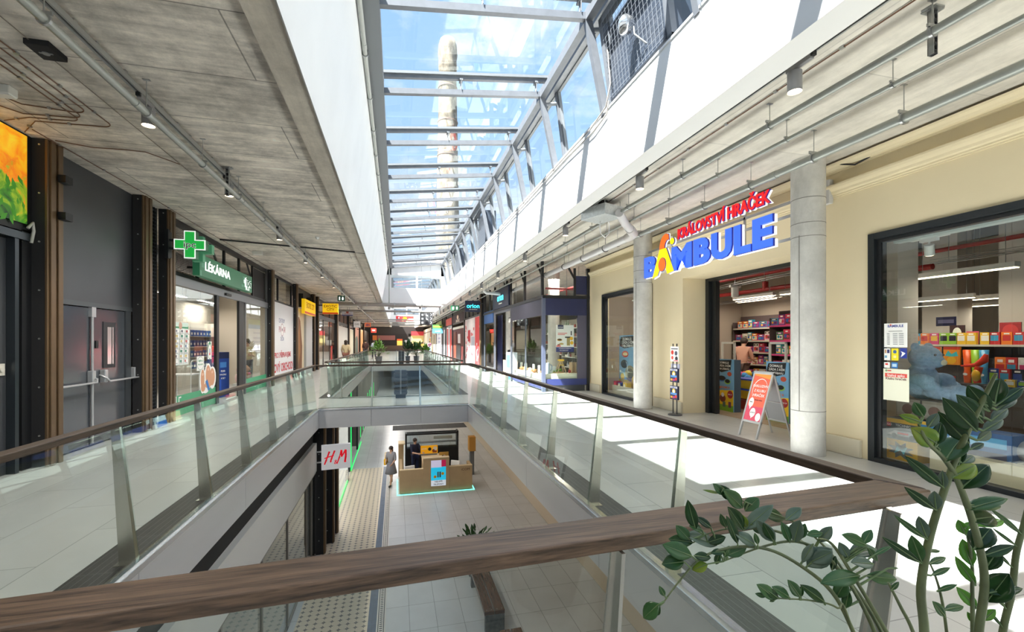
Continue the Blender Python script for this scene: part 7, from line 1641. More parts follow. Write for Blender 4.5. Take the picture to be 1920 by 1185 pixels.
    # red sprinkler pipes in the upper opening
    for pts, lab in (([(6.1, 14.6, 3.55), (6.1, 23, 3.55)], 'red sprinkler pipe above the household shop, running along it'), ([(5.0, 14.9, 3.45), (6.9, 14.9, 3.45)], 'red pipe crossing the mesh opening above the corner window'), ([(5.75, 14.85, 3.45), (5.75, 14.85, 3.12), (6.6, 14.85, 3.12)], 'short red pipe dropping behind the mesh above the corner window')):
        a = Vector(pts[0]); o = thing('sprinkler_pipe', lab, 'pipe', pts[0]); q = MB(); q.tube([Vector(p)-a for p in pts], .035, 8); q.build('pipe', C(175, 40, 45), o); q = MB(); q.cyl((.3 if pts[0][0] != pts[1][0] else 0, .0, 0), (.3 if pts[0][0] != pts[1][0] else 0, 0, 4.2-a.z), .008, n=5); q.build('hanger', ZINC, o)
orion()
def right_far():
    # red and white poster hoarding
    RD = C(215, 45, 60); PK = C(235, 150, 150)
    it = []
    rnd = random.Random(8)
    for i, (a, b) in enumerate(((0, .13), (.14, .36), (.37, .62), (.63, 1.0))):
        c = [C(225, 70, 75), C(240, 235, 235), C(235, 215, 215), C(228, 90, 85)][3-i]
        it.append(('r', a, .02, b, [.97, .92, .88, .99][i], [C(240, 215, 215), C(240, 235, 235), C(238, 228, 228), C(222, 70, 72)][i]))
        for k in range(7): u = a+rnd.random()*(b-a)*.7; v = .1+rnd.random()*.75; it.append(('r', u, v, u+.05, v+rnd.uniform(.03, .09), RD if i < 3 else C(245, 225, 220)))
    it += [('r', .2, .5, .35, .75, RD), ('c', .75, .25, .4, WH, .3), ('c', .77, .27, .25, RD, .2), ('r', .42, .3, .6, .6, C(190, 190, 200))]
    panel('poster_hoarding', FX(4.6, 31.1, .15), 6.5, 2.95, C(235, 225, 225), it, t=.04, label='red and white poster covered hoarding past the navy shop', cat='hoarding')
    q = MB(); q.box(4.6, 4.68, 24.5, 31.3, 3.12, 3.2)
    for y in (24.6, 26.3, 28, 29.6, 31.2): q.box(4.6, 4.68, y, y+.12, 3.1, 4.199)
    tag(q.build('steel_transom', K_BLACK), 'black steel transom above the red and white hoarding', 'transom')
    secs = [(31.5, 38.2, 'dark red cafe front with oval badge sign, right side', 'cafe'), (38.6, 43.3, 'white and red shopfront beside the dark red cafe', 'shop'), (43.8, 47.3, 'black framed shopfront under the direction sign', 'black'), (47.6, 54.3, 'white printed shopfront further along the right side', 'print'), (54.8, 61.8, 'cream shopfront with blue sign far along the right', 'cream'), (62, 81, 'last pale shopfront before the food hall, right side', 'pale')]
    for y0, y1, lab, k in secs:
        s = thing('shopfront', lab, 'shopfront', (4.6, y0, 0)); L_ = y1-y0
        f = MB(); f.box(0, .08, 0, .35, 0, 4.2); f.box(0, .08, 0, L_, 4.0, 4.2); f.box(0, .08, 0, L_, 3.0, 3.12); f.build('frame', K_BLACK, s)
        def P(n, m, *b): q = MB(); q.box(*b); q.build(n, m, s)
        if k == 'cafe':
            P('front_panel', C(90, 30, 28), .03, .1, .35, L_, 0, 2.6); P('light_header', C(225, 220, 210), .0, .1, .35, L_, 2.6, 2.78); P('door', K_BLACK, .0, .05, 2.0, 4.5, 0, 1.4)
            P('white_board', C(225, 215, 210), .0, .05, 2.2, 3.4, 1.5, 2.2); P('wood_panel', C(120, 60, 40), .0, .05, 4.6, 6.0, 0, 2.4); P('sign_panel', C(60, 20, 22), -.02, .1, .4, L_-.1, 3.12, 3.75)
            q = MB(); q.T = FX(-.03, L_/2, 3.5); q.use(C(215, 190, 160, .4, .3)).add([(.5*math.cos(2*PI*i/20), .16*math.sin(2*PI*i/20), 0) for i in range(20)], [tuple(range(20))]); q.use(C(215, 200, 180, .4, .3)).text('SANCHEZ', .3, 0, -.28, .001, .01, 0, 'CENTER', 1.6, .002); q.build('badge', None, s)
        if k == 'shop': P('white_panel', C(235, 232, 228), .02, .1, .35, L_, 0, 3.0); P('red_strip', C(215, 50, 45), 0, .05, .6, 1.7, 0, 2.7); P('grey_strip', C(180, 180, 180), 0, .05, 2.0, 2.8, 0, 2.9); P('red_strip', C(190, 60, 60), 0, .05, 3.2, 4.2, .2, 2.8); P('sign_panel', C(225, 90, 80), -.02, .05, .4, L_, 3.1, 3.7)
        if k == 'black': P('glass_panel', C(60, 62, 66), .02, .1, .35, L_, 0, 3.0); P('pale_panel', C(215, 215, 220), 0, .05, 1.0, 1.8, .1, 2.8)
        if k == 'print':
            P('white_panel', C(238, 238, 243), .02, .1, .35, L_, 0, 3.0)
            q = MB(); 
            for z in (.6, 1.0, 1.5, 1.9, 2.4): q.box(0, .02, 2, 4.5, z, z+.18)
            q.build('print_marks', C(190, 190, 215), s); P('sign_panel', C(150, 170, 90), -.02, .05, .4, L_, 3.3, 3.8); P('blue_sign', C(70, 150, 205), -.02, .05, .4, L_, 2.9, 3.3)
        if k == 'cream': P('cream_panel', C(240, 232, 205), .02, .1, .35, L_, 0, 3.3); P('dark_door', C(50, 50, 50), 0, .05, 2.5, 3.4, 0, 2.5)
        if k == 'pale': P('pale_panel', C(225, 220, 205), .02, .1, .35, L_, 0, 3.6); P('orange_poster', C(240, 170, 60), 0, .05, 2, 4, 1.0, 2.1); P('red_poster', C(215, 70, 60), 0, .05, 1, 2.4, 2.3, 3.2)
    # direction sign with pictograms
    o = thing('direction_sign', 'dark grey direction sign with white pictograms and arrows hanging over the right walkway', 'direction sign', (1.32, 26.63, 2.58))
    q = MB(); q.box(0, .72, 0, .08, 0, .70); q.build('board', M('sign anthracite', (.055, .055, .06), .5), o); q = MB(); q.cyl((.1, .04, .7), (.1, .04, 3.77), .008, n=6); q.cyl((.6, .04, .7), (.6, .04, 3.8), .008, n=6); q.build('wires', ZINC, o)
    q = MB(); q.T = frame((0, -.003, 0), (1, 0, 0), (0, 0, 1)); q.use(WHL)
    for r in range(3):
        z0 = .04+r*.225
        q.box(.08, .13, z0+.03, z0+.15, 0, .001); q.box(.15, .2, z0+.03, z0+.15, 0, .001); q.box(.26, .265, z0+.01, z0+.17, 0, .001)
        if r: q.box(.33, .36, z0+.03, z0+.16, 0, .001); q.box(.37, .45, z0+.03, z0+.09, 0, .001)
        if r < 2: q.box(.05, .5, z0+.195, z0+.2, 0, .001)
        q.prism([(.58, z0+.02, .001), (.60, z0+.02, .001), (.68, z0+.1, .001), (.60, z0+.18, .001), (.58, z0+.18, .001), (.655, z0+.1, .001)], (0, 0, 0), (0, 0, .001))
    q.build('pictograms', None, o)
    def proj(x, y, z, w, h, c, its, lab):
        s = thing('shop_sign', lab, 'sign', (x, y, z)); panel('sign_face', frame((0, 0, 0), (1, 0, 0), (0, 0, 1)), w, h, c, its, s, .12); q = MB(); q.box(w, 4.62-x, .04, .07, h*.7, h*.7+.05); q.build('arm', K_BLACK, s)
    proj(3.05, 40, 2.35, .9, .75, C(90, 165, 215), [('r', 0, .55, 1, 1, C(90, 150, 70)), ('r', .1, .7, .9, .85, C(230, 210, 80)), ('t', 'mobil', .5, .25, .2, WH)], 'green and blue projecting sign below the direction sign')
    # bulkhead sign: red board with arch logo
    T = frame((-.05, 57.98, 4.15), (1, 0, 0), (0, 0, 1))
    s = thing('hanging_board', 'red board with yellow arches fixed to the distant white bulkhead', 'sign', (-.05, 57.98, 4.12))
    RDL = C(235, 60, 55, .4, .3); YLL = C(255, 200, 20, .4, .6)
    panel('board', frame((0, 0, 0), (1, 0, 0), (0, 0, 1)), 2.15, .68, RDL, [('r', 0, 0, .32, 1, C(205, 45, 50, .4, .2)), ('c', .16, .68, .09, WH, .12), ('t', 'food', .16, .25, .22, WH), ('l', [(.39, .12), (.42, .6), (.455, .85), (.49, .6), (.505, .2)], .07, YLL), ('l', [(.505, .2), (.52, .6), (.555, .85), (.59, .6), (.62, .12)], .07, YLL), ('t', 'arena', .84, .5, .26, WH, .02)], s, .05)
    # food hall at the far end
    K = thing('food_hall_front', 'dim brown food hall counters at the far end of the mall', 'food counter', (-4.4, 80.5, 0))
    def P(n, c, x0, x1, z0, z1, y=0, e=0): q = MB(); q.box(x0, x1, y, y+.3, z0, z1); q.build(n, C(*c, .6, e), K)
    P('dark_header', (45, 38, 36), 0, 9, 3.0, 4.2); P('pink_board', (130, 80, 75), 1.3, 4.2, 1.9, 2.7, -.2, .2); P('orange_board', (170, 90, 40), .5, 1.2, 1.9, 2.7, -.2, .4); P('dark_wall', (35, 28, 28), 0, 6.4, 0, 3.0)
    P('lit_booth', (235, 200, 90), 4.5, 5.4, .6, 1.8, -.3, .5); P('orange_top', (225, 90, 45), 4.5, 5.4, 1.8, 2.1, -.3, .4); P('white_booth', (190, 190, 190), 5.8, 6.6, .6, 1.9, -.3, .1); P('red_canopy', (175, 45, 50), 6.9, 9.0, 2.7, 3.4, -.3, .3); P('lit_kitchen', (190, 170, 110), 6.9, 9.0, .8, 2.7, -.1, .3)
    P('counter', (90, 70, 60), .2, 9.0, 0, 1.0, -.8)
    for i in range(5): lamp('POINT', (-3.2+i*1.8, 74, 3.5), 60, (1, .8, .6), .1)
right_far()
# ================================================================ FOREGROUND PLANT
STEMS = {
 'A': ([(0.7738, 0.5244, 0.66), (0.7425, 0.4917, 1.0961), (0.6996, 0.4614, 1.2032), (0.6841, 0.455, 1.2706), (0.6852, 0.4444, 1.3466), (0.6953, 0.4315, 1.4202), (0.6987, 0.4203, 1.4642), (0.7034, 0.3985, 1.5315), (0.7052, 0.3877, 1.5618)], [0.00589, 0.00589, 0.00558, 0.00527, 0.00465, 0.00403, 0.00372, 0.00279, 0.00155]),
 'B': ([(0.787, 0.5304, 0.66), (0.8409, 0.4873, 1.0808), (0.7966, 0.4573, 1.1904), (0.7795, 0.441, 1.2725), (0.7434, 0.4296, 1.3466), (0.7088, 0.4281, 1.4168), (0.6789, 0.4254, 1.4506), (0.6477, 0.423, 1.4733), (0.636, 0.426, 1.4967)], [0.00558, 0.00558, 0.00527, 0.00496, 0.00434, 0.00341, 0.00279, 0.00217, 0.00124]),
 'C': ([(0.8126, 0.4766, 0.66), (1.0258, 0.564, 0.9892), (1.0108, 0.5471, 1.1008), (0.9996, 0.5293, 1.1807), (0.9933, 0.5206, 1.2479), (1.0044, 0.5178, 1.2921), (1.0233, 0.513, 1.3715)], [0.00558, 0.00558, 0.00527, 0.00496, 0.00465, 0.00434, 0.0031]),
 'D': ([(0.7513, 0.5537, 0.66), (0.9381, 0.545, 1.0197), (0.9118, 0.5311, 1.1264), (0.9109, 0.5313, 1.1917), (0.9101, 0.5316, 1.2439), (0.8878, 0.5269, 1.3046)], [0.0031, 0.0031, 0.0031, 0.00279, 0.00248, 0.00155]),
 'E': ([(0.7759, 0.4934, 0.66), (0.8179, 0.617, 0.9892), (0.8205, 0.6576, 1.0624), (0.8101, 0.6912, 1.12), (0.7765, 0.7308, 1.1564), (0.7308, 0.763, 1.179), (0.6698, 0.7889, 1.1788), (0.6062, 0.8051, 1.1569), (0.5546, 0.808, 1.1119), (0.5206, 0.8063, 1.0786)], [0.00403, 0.00403, 0.00372, 0.00372, 0.00341, 0.0031, 0.00279, 0.00248, 0.00186, 0.00124]),
 'F': ([(0.8496, 0.517, 0.66), (0.8407, 0.6112, 0.9892), (0.869, 0.6556, 1.056), (0.8495, 0.6915, 1.1352), (0.8175, 0.7203, 1.1828), (0.7832, 0.7497, 1.1952), (0.7281, 0.774, 1.1799), (0.6508, 0.7938, 1.1503)], [0.00372, 0.00372, 0.00372, 0.00341, 0.0031, 0.00279, 0.00217, 0.00124]),
 'G': ([(0.8336, 0.5176, 0.66), (0.8635, 0.6054, 0.9892), (0.8939, 0.6595, 1.0445), (0.8791, 0.7046, 1.114), (0.8448, 0.7443, 1.1634), (0.7954, 0.7878, 1.1945), (0.7263, 0.8158, 1.2017), (0.6821, 0.8271, 1.1994), (0.6378, 0.8384, 1.1869)], [0.00372, 0.00372, 0.00372, 0.00341, 0.0031, 0.00279, 0.00248, 0.00186, 0.00124]),
 'K': ([(0.8791, 0.7046, 1.114), (0.8846, 0.7548, 1.1541), (0.8541, 0.8038, 1.1993), (0.7986, 0.8489, 1.2232), (0.7536, 0.8708, 1.2437), (0.7149, 0.8806, 1.2716)], [0.00248, 0.00248, 0.00217, 0.00186, 0.00155, 0.00112]),
 'H': ([(0.8139, 0.4851, 0.66), (0.8205, 0.6576, 1.0624), (0.7917, 0.6649, 1.1069), (0.7439, 0.6772, 1.1207), (0.6912, 0.6906, 1.1247), (0.6596, 0.6986, 1.1286)], [0.00217, 0.00217, 0.00186, 0.00155, 0.00124, 0.00087]),
 'I': ([(0.8135, 0.5568, 0.66), (0.8352, 0.561, 1.0274), (0.8197, 0.5959, 1.0962), (0.8009, 0.642, 1.1765), (0.7915, 0.6753, 1.221), (0.7673, 0.6815, 1.231)], [0.00372, 0.00372, 0.00341, 0.0031, 0.00248, 0.00155]),
 'L': ([(0.8023, 0.5441, 0.66), (0.8223, 0.5333, 1.0503), (0.7952, 0.5402, 1.1392), (0.7771, 0.5448, 1.1773), (0.7624, 0.5486, 1.207), (0.7566, 0.5501, 1.218)], [0.0031, 0.0031, 0.00279, 0.00248, 0.00186, 0.00124]),
 'J': ([(0.8171, 0.4764, 0.66), (0.8313, 0.5104, 1.0655), (0.8234, 0.5124, 1.152), (0.8154, 0.5144, 1.2055), (0.805, 0.5171, 1.2426), (0.7954, 0.5195, 1.2632)], [0.00248, 0.00248, 0.00217, 0.00186, 0.00155, 0.00093]),
}
LEAVES = [
 ((0.7033, 0.3988, 1.5305), (0.7143, 0.394, 1.5242), (0.7272, 0.3958, 1.5554), 0.46, 'd', 'A'),
 ((0.7027, 0.4025, 1.5193), (0.7122, 0.398, 1.5137), (0.6896, 0.4066, 1.5444), 0.42, 'd', 'A'),
 ((0.7017, 0.4077, 1.5036), (0.7101, 0.4035, 1.4986), (0.6776, 0.4084, 1.5336), 0.34, 'd', 'A'),
 ((0.7008, 0.4115, 1.4917), (0.7071, 0.4079, 1.4878), (0.6556, 0.4097, 1.5266), 0.3, 'd', 'A'),
 ((0.6996, 0.4171, 1.4744), (0.7042, 0.4138, 1.4714), (0.6766, 0.431, 1.5084), 0.3, 'd', 'A'),
 ((0.7032, 0.3997, 1.528), (0.7161, 0.3943, 1.5207), (0.7506, 0.3859, 1.5448), 0.26, 'd', 'A'),
 ((0.703, 0.4008, 1.5244), (0.7191, 0.3947, 1.5156), (0.7481, 0.3915, 1.5309), 0.3, 'p', 'A'),
 ((0.7021, 0.4056, 1.5099), (0.7175, 0.3996, 1.5015), (0.7465, 0.3984, 1.5174), 0.3, 'p', 'A'),
 ((0.7011, 0.4105, 1.4948), (0.7133, 0.4053, 1.488), (0.7442, 0.4018, 1.5025), 0.3, 'p', 'A'),
 ((0.7001, 0.4148, 1.4816), (0.7116, 0.4098, 1.4752), (0.7381, 0.4091, 1.4869), 0.32, 'p', 'A'),
 ((0.6991, 0.419, 1.4684), (0.7081, 0.4147, 1.4632), (0.7255, 0.4108, 1.4717), 0.36, 'p', 'A'),
 ((0.6975, 0.4245, 1.4478), (0.7041, 0.4208, 1.4447), (0.7242, 0.4199, 1.4541), 0.42, 'p', 'A'),
 ((0.6971, 0.4258, 1.4427), (0.7004, 0.4229, 1.441), (0.707, 0.4218, 1.4686), 0.3, 'd', 'A'),
 ((0.636, 0.426, 1.4967), (0.6399, 0.423, 1.5059), (0.6348, 0.4302, 1.5238), 0.62, 'm', 'B'),
 ((0.636, 0.426, 1.4967), (0.6374, 0.4236, 1.4992), (0.6185, 0.4347, 1.5075), 0.38, 'y', 'B'),
 ((0.6402, 0.425, 1.4884), (0.6448, 0.4217, 1.4924), (0.6547, 0.4163, 1.5114), 0.42, 'p', 'B'),
 ((0.6582, 0.4239, 1.4656), (0.661, 0.4211, 1.4713), (0.627, 0.4249, 1.4909), 0.52, 'y', 'B'),
 ((0.6569, 0.4238, 1.4666), (0.6572, 0.4216, 1.4697), (0.6632, 0.4174, 1.4991), 0.4, 'd', 'B'),
 ((0.682, 0.4257, 1.447), (0.6791, 0.4244, 1.4472), (0.7115, 0.4259, 1.4797), 0.52, 'm', 'B'),
 ((0.6655, 0.4244, 1.4604), (0.6662, 0.4222, 1.464), (0.6452, 0.428, 1.481), 0.25, 'd', 'B'),
 ((0.6938, 0.4335, 1.4089), (0.6897, 0.4325, 1.4102), (0.6464, 0.4477, 1.4495), 0.2, 'd', 'A'),
 ((0.6937, 0.4337, 1.4081), (0.6898, 0.4326, 1.4093), (0.6874, 0.4326, 1.4323), 0.35, 'p', 'A'),
 ((0.7005, 0.4274, 1.4261), (0.6948, 0.4268, 1.4246), (0.7283, 0.4194, 1.4426), 0.48, 'y', 'B'),
 ((0.7128, 0.4283, 1.4087), (0.7105, 0.4268, 1.4094), (0.7454, 0.4159, 1.4433), 0.42, 'd', 'B'),
 ((0.6896, 0.4389, 1.3784), (0.6838, 0.4383, 1.3803), (0.6441, 0.446, 1.4085), 0.2, 'd', 'A'),
 ((0.6897, 0.4388, 1.3788), (0.6851, 0.4379, 1.3803), (0.6851, 0.4403, 1.4037), 0.5, 'p', 'A'),
 ((0.6851, 0.4457, 1.3378), (0.6781, 0.4454, 1.3395), (0.642, 0.4573, 1.3676), 0.14, 'm', 'A'),
 ((0.6851, 0.4454, 1.3395), (0.6792, 0.4449, 1.341), (0.676, 0.4527, 1.3669), 0.42, 'p', 'A'),
 ((0.6846, 0.4505, 1.3034), (0.6765, 0.4505, 1.3055), (0.6335, 0.4671, 1.3366), 0.16, 'd', 'A'),
 ((0.6847, 0.4502, 1.3051), (0.6776, 0.45, 1.307), (0.6732, 0.4597, 1.3383), 0.42, 'm', 'A'),
 ((0.6849, 0.448, 1.3214), (0.6846, 0.446, 1.3219), (0.7041, 0.4452, 1.3214), 0.22, 'm', 'A'),
 ((0.6847, 0.4504, 1.3041), (0.6872, 0.4477, 1.3042), (0.7184, 0.447, 1.3106), 0.22, 'm', 'A'),
 ((0.6844, 0.4525, 1.2886), (0.6922, 0.4485, 1.2878), (0.7221, 0.4445, 1.2972), 0.18, 'm', 'A'),
 ((0.7268, 0.4289, 1.3802), (0.7231, 0.4278, 1.3805), (0.7655, 0.4085, 1.4011), 0.25, 'm', 'B'),
 ((0.7243, 0.4288, 1.3854), (0.7222, 0.4273, 1.3862), (0.783, 0.421, 1.3852), 0.22, 'm', 'B'),
 ((0.7341, 0.4292, 1.3654), (0.731, 0.4279, 1.366), (0.7735, 0.4256, 1.3683), 0.5, 'd', 'B'),
 ((0.9102, 0.5315, 1.2339), (0.9078, 0.5301, 1.2349), (0.9043, 0.5406, 1.2751), 0.4, 'b', 'D'),
 ((0.8936, 0.5281, 1.2887), (0.889, 0.5273, 1.2892), (0.8801, 0.5318, 1.3119), 0.5, 'b', 'D'),
 ((0.9107, 0.5314, 1.203), (0.9144, 0.5284, 1.2042), (0.8892, 0.541, 1.2457), 0.26, 'b', 'D'),
 ((0.7604, 0.435, 1.312), (0.7609, 0.4328, 1.3135), (0.7984, 0.4176, 1.33), 0.24, 'd', 'B'),
 ((0.7547, 0.4332, 1.3236), (0.7461, 0.4334, 1.3233), (0.7763, 0.4326, 1.3513), 0.55, 'd', 'B'),
 ((0.7714, 0.4385, 1.2894), (0.7712, 0.4365, 1.2908), (0.7934, 0.4332, 1.3181), 0.5, 'd', 'B'),
 ((0.7834, 0.4447, 1.2542), (0.7867, 0.4418, 1.2546), (0.8298, 0.4265, 1.2656), 0.25, 'd', 'B'),
 ((0.7862, 0.4474, 1.2408), (0.7895, 0.4445, 1.2412), (0.8071, 0.4307, 1.2848), 0.55, 'd', 'B'),
 ((0.9112, 0.5313, 1.1655), (0.9161, 0.528, 1.1667), (0.8954, 0.5416, 1.1947), 0.38, 'b', 'D'),
 ((0.9116, 0.5312, 1.1381), (0.9144, 0.5284, 1.1395), (0.9095, 0.5367, 1.1559), 0.42, 'b', 'D'),
 ((0.9115, 0.5312, 1.1448), (0.926, 0.5254, 1.1463), (0.9401, 0.518, 1.1672), 0.4, 'b', 'D'),
 ((0.8899, 0.5274, 1.2989), (0.9065, 0.5211, 1.3033), (0.9561, 0.5154, 1.3124), 0.3, 'b', 'D'),
 ((0.8894, 0.5273, 1.3002), (0.8997, 0.5226, 1.3034), (0.9256, 0.5158, 1.322), 0.4, 'b', 'D'),
 ((0.8896, 0.5273, 1.2996), (0.8851, 0.5264, 1.3), (0.8955, 0.5229, 1.3104), 0.5, 'b', 'D'),
 ((1.0017, 0.5185, 1.2813), (1.0005, 0.5168, 1.2818), (0.9466, 0.5248, 1.3253), 0.1, 'm', 'C'),
 ((0.9967, 0.5198, 1.2613), (0.9921, 0.5189, 1.2628), (0.9622, 0.5335, 1.2893), 0.1, 'm', 'C'),
 ((0.9955, 0.5236, 1.225), (0.9882, 0.5234, 1.2265), (0.9713, 0.5358, 1.2524), 0.12, 'd', 'C'),
 ((1.0044, 0.5367, 1.1479), (0.9975, 0.5364, 1.1501), (0.9691, 0.5373, 1.1818), 0.12, 'm', 'C'),
 ((1.0095, 0.545, 1.1106), (1.0044, 0.5442, 1.1124), (0.9856, 0.5521, 1.1393), 0.12, 'm', 'C'),
 ((0.8125, 0.5152, 1.2158), (0.8071, 0.5145, 1.216), (0.8301, 0.5029, 1.2302), 0.2, 'm', 'J'),
 ((0.8184, 0.5137, 1.1855), (0.818, 0.5117, 1.187), (0.8529, 0.5072, 1.1925), 0.26, 'm', 'J'),
 ((0.8198, 0.5133, 1.176), (0.818, 0.5117, 1.1773), (0.8008, 0.5152, 1.2004), 0.38, 'm', 'J'),
 ((0.7969, 0.6574, 1.1967), (0.8038, 0.6536, 1.2038), (0.7942, 0.663, 1.2288), 0.5, 'p', 'I'),
 ((0.7961, 0.6602, 1.2004), (0.8061, 0.6555, 1.2095), (0.8746, 0.6516, 1.2167), 0.32, 'p', 'I'),
 ((0.7967, 0.6579, 1.1974), (0.8359, 0.6459, 1.2266), (0.7947, 0.6573, 1.2462), 0.36, 'm', 'I'),
 ((0.7961, 0.6602, 1.2004), (0.8323, 0.6489, 1.2276), (0.8566, 0.6514, 1.2523), 0.38, 'm', 'I'),
 ((0.8009, 0.642, 1.1765), (0.8342, 0.6314, 1.1991), (0.7934, 0.6393, 1.204), 0.42, 'p', 'I'),
 ((0.8019, 0.6399, 1.1728), (0.8087, 0.6361, 1.1792), (0.7321, 0.6426, 1.1757), 0.3, 'm', 'I'),
 ((0.8029, 0.6377, 1.1688), (0.8178, 0.6319, 1.1802), (0.8788, 0.6196, 1.171), 0.3, 'm', 'I'),
 ((0.8527, 0.686, 1.1228), (0.8204, 0.6922, 1.1074), (0.8339, 0.6814, 1.1434), 0.5, 'm', 'F'),
 ((0.8575, 0.6774, 1.1035), (0.8311, 0.682, 1.0914), (0.8345, 0.6778, 1.1252), 0.4, 'm', 'F'),
 ((0.8044, 0.6344, 1.1628), (0.853, 0.6199, 1.1948), (0.8743, 0.6151, 1.1945), 0.14, 'm', 'I'),
 ((0.7997, 0.6469, 1.1829), (0.8388, 0.6349, 1.2121), (0.8743, 0.6289, 1.2305), 0.16, 'm', 'I'),
 ((0.7816, 0.725, 1.1509), (0.7914, 0.7204, 1.1661), (0.8278, 0.7041, 1.1899), 0.5, 'p', 'E'),
 ((0.7628, 0.5485, 1.2062), (0.7595, 0.5472, 1.2067), (0.7691, 0.5426, 1.2211), 0.3, 'm', 'L'),
 ((0.8343, 0.7053, 1.1579), (0.8258, 0.7055, 1.1527), (0.8396, 0.7083, 1.1784), 0.32, 'd', 'F'),
 ((0.7973, 0.6559, 1.1947), (0.8359, 0.644, 1.2236), (0.8546, 0.6375, 1.1976), 0.3, 'm', 'I'),
 ((0.5206, 0.8063, 1.0786), (0.5105, 0.8069, 1.0755), (0.483, 0.8243, 1.0401), 0.52, 'm', 'E'),
 ((0.5206, 0.8063, 1.0786), (0.5116, 0.8066, 1.0718), (0.5081, 0.8129, 1.0486), 0.4, 'm', 'E'),
 ((0.5271, 0.8067, 1.085), (0.5222, 0.8059, 1.089), (0.5117, 0.8087, 1.109), 0.4, 'm', 'E'),
 ((0.5835, 0.8064, 1.137), (0.5679, 0.8083, 1.1519), (0.524, 0.8196, 1.1474), 0.56, 'd', 'E'),
 ((0.5983, 0.8056, 1.15), (0.5859, 0.8067, 1.1617), (0.5287, 0.8223, 1.1854), 0.42, 'm', 'E'),
 ((0.6378, 0.8384, 1.1869), (0.614, 0.8424, 1.1712), (0.5666, 0.8587, 1.1784), 0.4, 'd', 'G'),
 ((0.657, 0.8335, 1.1923), (0.663, 0.8299, 1.1654), (0.601, 0.8491, 1.1893), 0.36, 'p', 'G'),
 ((0.6378, 0.8384, 1.1869), (0.6065, 0.8443, 1.177), (0.5806, 0.853, 1.2066), 0.5, 'm', 'G'),
 ((0.6378, 0.8384, 1.1869), (0.6197, 0.8409, 1.1984), (0.6044, 0.8488, 1.2594), 0.32, 'd', 'G'),
 ((0.6556, 0.8338, 1.1919), (0.6517, 0.8327, 1.2023), (0.6266, 0.8484, 1.2234), 0.36, 'd', 'G'),
 ((0.6378, 0.8384, 1.1869), (0.6329, 0.8376, 1.1984), (0.6073, 0.8455, 1.2076), 0.5, 'm', 'G'),
 ((0.6013, 0.8054, 1.1525), (0.5898, 0.8063, 1.1633), (0.6242, 0.7975, 1.1584), 0.42, 'd', 'E'),
 ((0.6508, 0.7938, 1.1503), (0.6176, 0.8002, 1.1453), (0.5897, 0.812, 1.1307), 0.52, 'y', 'F'),
 ((0.6409, 0.8376, 1.1878), (0.6442, 0.8347, 1.1712), (0.6792, 0.8218, 1.1857), 0.42, 'd', 'G'),
 ((0.6574, 0.7921, 1.1529), (0.6501, 0.7919, 1.1703), (0.6233, 0.7976, 1.1689), 0.4, 'd', 'F'),
 ((0.6508, 0.7938, 1.1503), (0.6411, 0.7942, 1.1677), (0.6375, 0.8023, 1.1396), 0.36, 'm', 'F'),
 ((0.6539, 0.793, 1.1515), (0.6501, 0.7919, 1.1591), (0.6614, 0.7907, 1.1819), 0.4, 'm', 'F'),
 ((0.6598, 0.7915, 1.1538), (0.6555, 0.7905, 1.1628), (0.6967, 0.7819, 1.178), 0.36, 'm', 'F'),
 ((0.6835, 0.8267, 1.1995), (0.6819, 0.8251, 1.2035), (0.6668, 0.8233, 1.2336), 0.34, 'm', 'G'),
 ((0.6774, 0.7857, 1.1788), (0.6763, 0.7839, 1.1869), (0.656, 0.7873, 1.2434), 0.24, 'd', 'E'),
 ((0.7079, 0.7728, 1.1789), (0.7068, 0.771, 1.1869), (0.6709, 0.7827, 1.211), 0.42, 'p', 'E'),
 ((0.719, 0.8177, 1.2014), (0.7177, 0.8159, 1.1973), (0.6801, 0.8131, 1.2515), 0.36, 'd', 'G'),
 ((0.7265, 0.8157, 1.2017), (0.7253, 0.814, 1.2043), (0.7104, 0.8208, 1.2324), 0.5, 'y', 'G'),
 ((0.7209, 0.8172, 1.2015), (0.7196, 0.8154, 1.1984), (0.7839, 0.8041, 1.2524), 0.28, 'p', 'G'),
 ((0.766, 0.8648, 1.2381), (0.7582, 0.8647, 1.2242), (0.7127, 0.8652, 1.2689), 0.42, 'm', 'K'),
 ((0.7725, 0.8616, 1.2351), (0.7631, 0.862, 1.2177), (0.7957, 0.8572, 1.247), 0.58, 'm', 'K'),
 ((0.7444, 0.8731, 1.2503), (0.7362, 0.8731, 1.2409), (0.7124, 0.8795, 1.2747), 0.46, 'd', 'K'),
 ((0.7286, 0.8771, 1.2618), (0.7202, 0.8772, 1.2521), (0.6997, 0.8866, 1.2777), 0.42, 'm', 'K'),
 ((0.7213, 0.879, 1.267), (0.7122, 0.8793, 1.2562), (0.673, 0.8875, 1.265), 0.12, 'y', 'K'),
 ((0.8006, 0.8474, 1.2223), (0.7956, 0.8466, 1.2149), (0.8511, 0.8383, 1.2025), 0.42, 'd', 'K'),
 ((0.834, 0.8205, 1.208), (0.8315, 0.819, 1.2068), (0.8704, 0.8151, 1.2336), 0.42, 'p', 'K'),
 ((0.7126, 0.7708, 1.1789), (0.7116, 0.769, 1.1883), (0.7035, 0.7674, 1.212), 0.34, 'm', 'E'),
 ((0.7478, 0.7654, 1.1853), (0.7449, 0.7641, 1.1942), (0.7195, 0.7632, 1.2324), 0.32, 'd', 'F'),
 ((0.7506, 0.7641, 1.1861), (0.7481, 0.7627, 1.1926), (0.716, 0.7761, 1.2333), 0.42, 'p', 'F'),
 ((0.7748, 0.7534, 1.1929), (0.7732, 0.7518, 1.1938), (0.7654, 0.7643, 1.2311), 0.36, 'm', 'F'),
 ((0.7824, 0.75, 1.195), (0.7809, 0.7484, 1.1944), (0.7879, 0.7421, 1.2411), 0.46, 'p', 'F'),
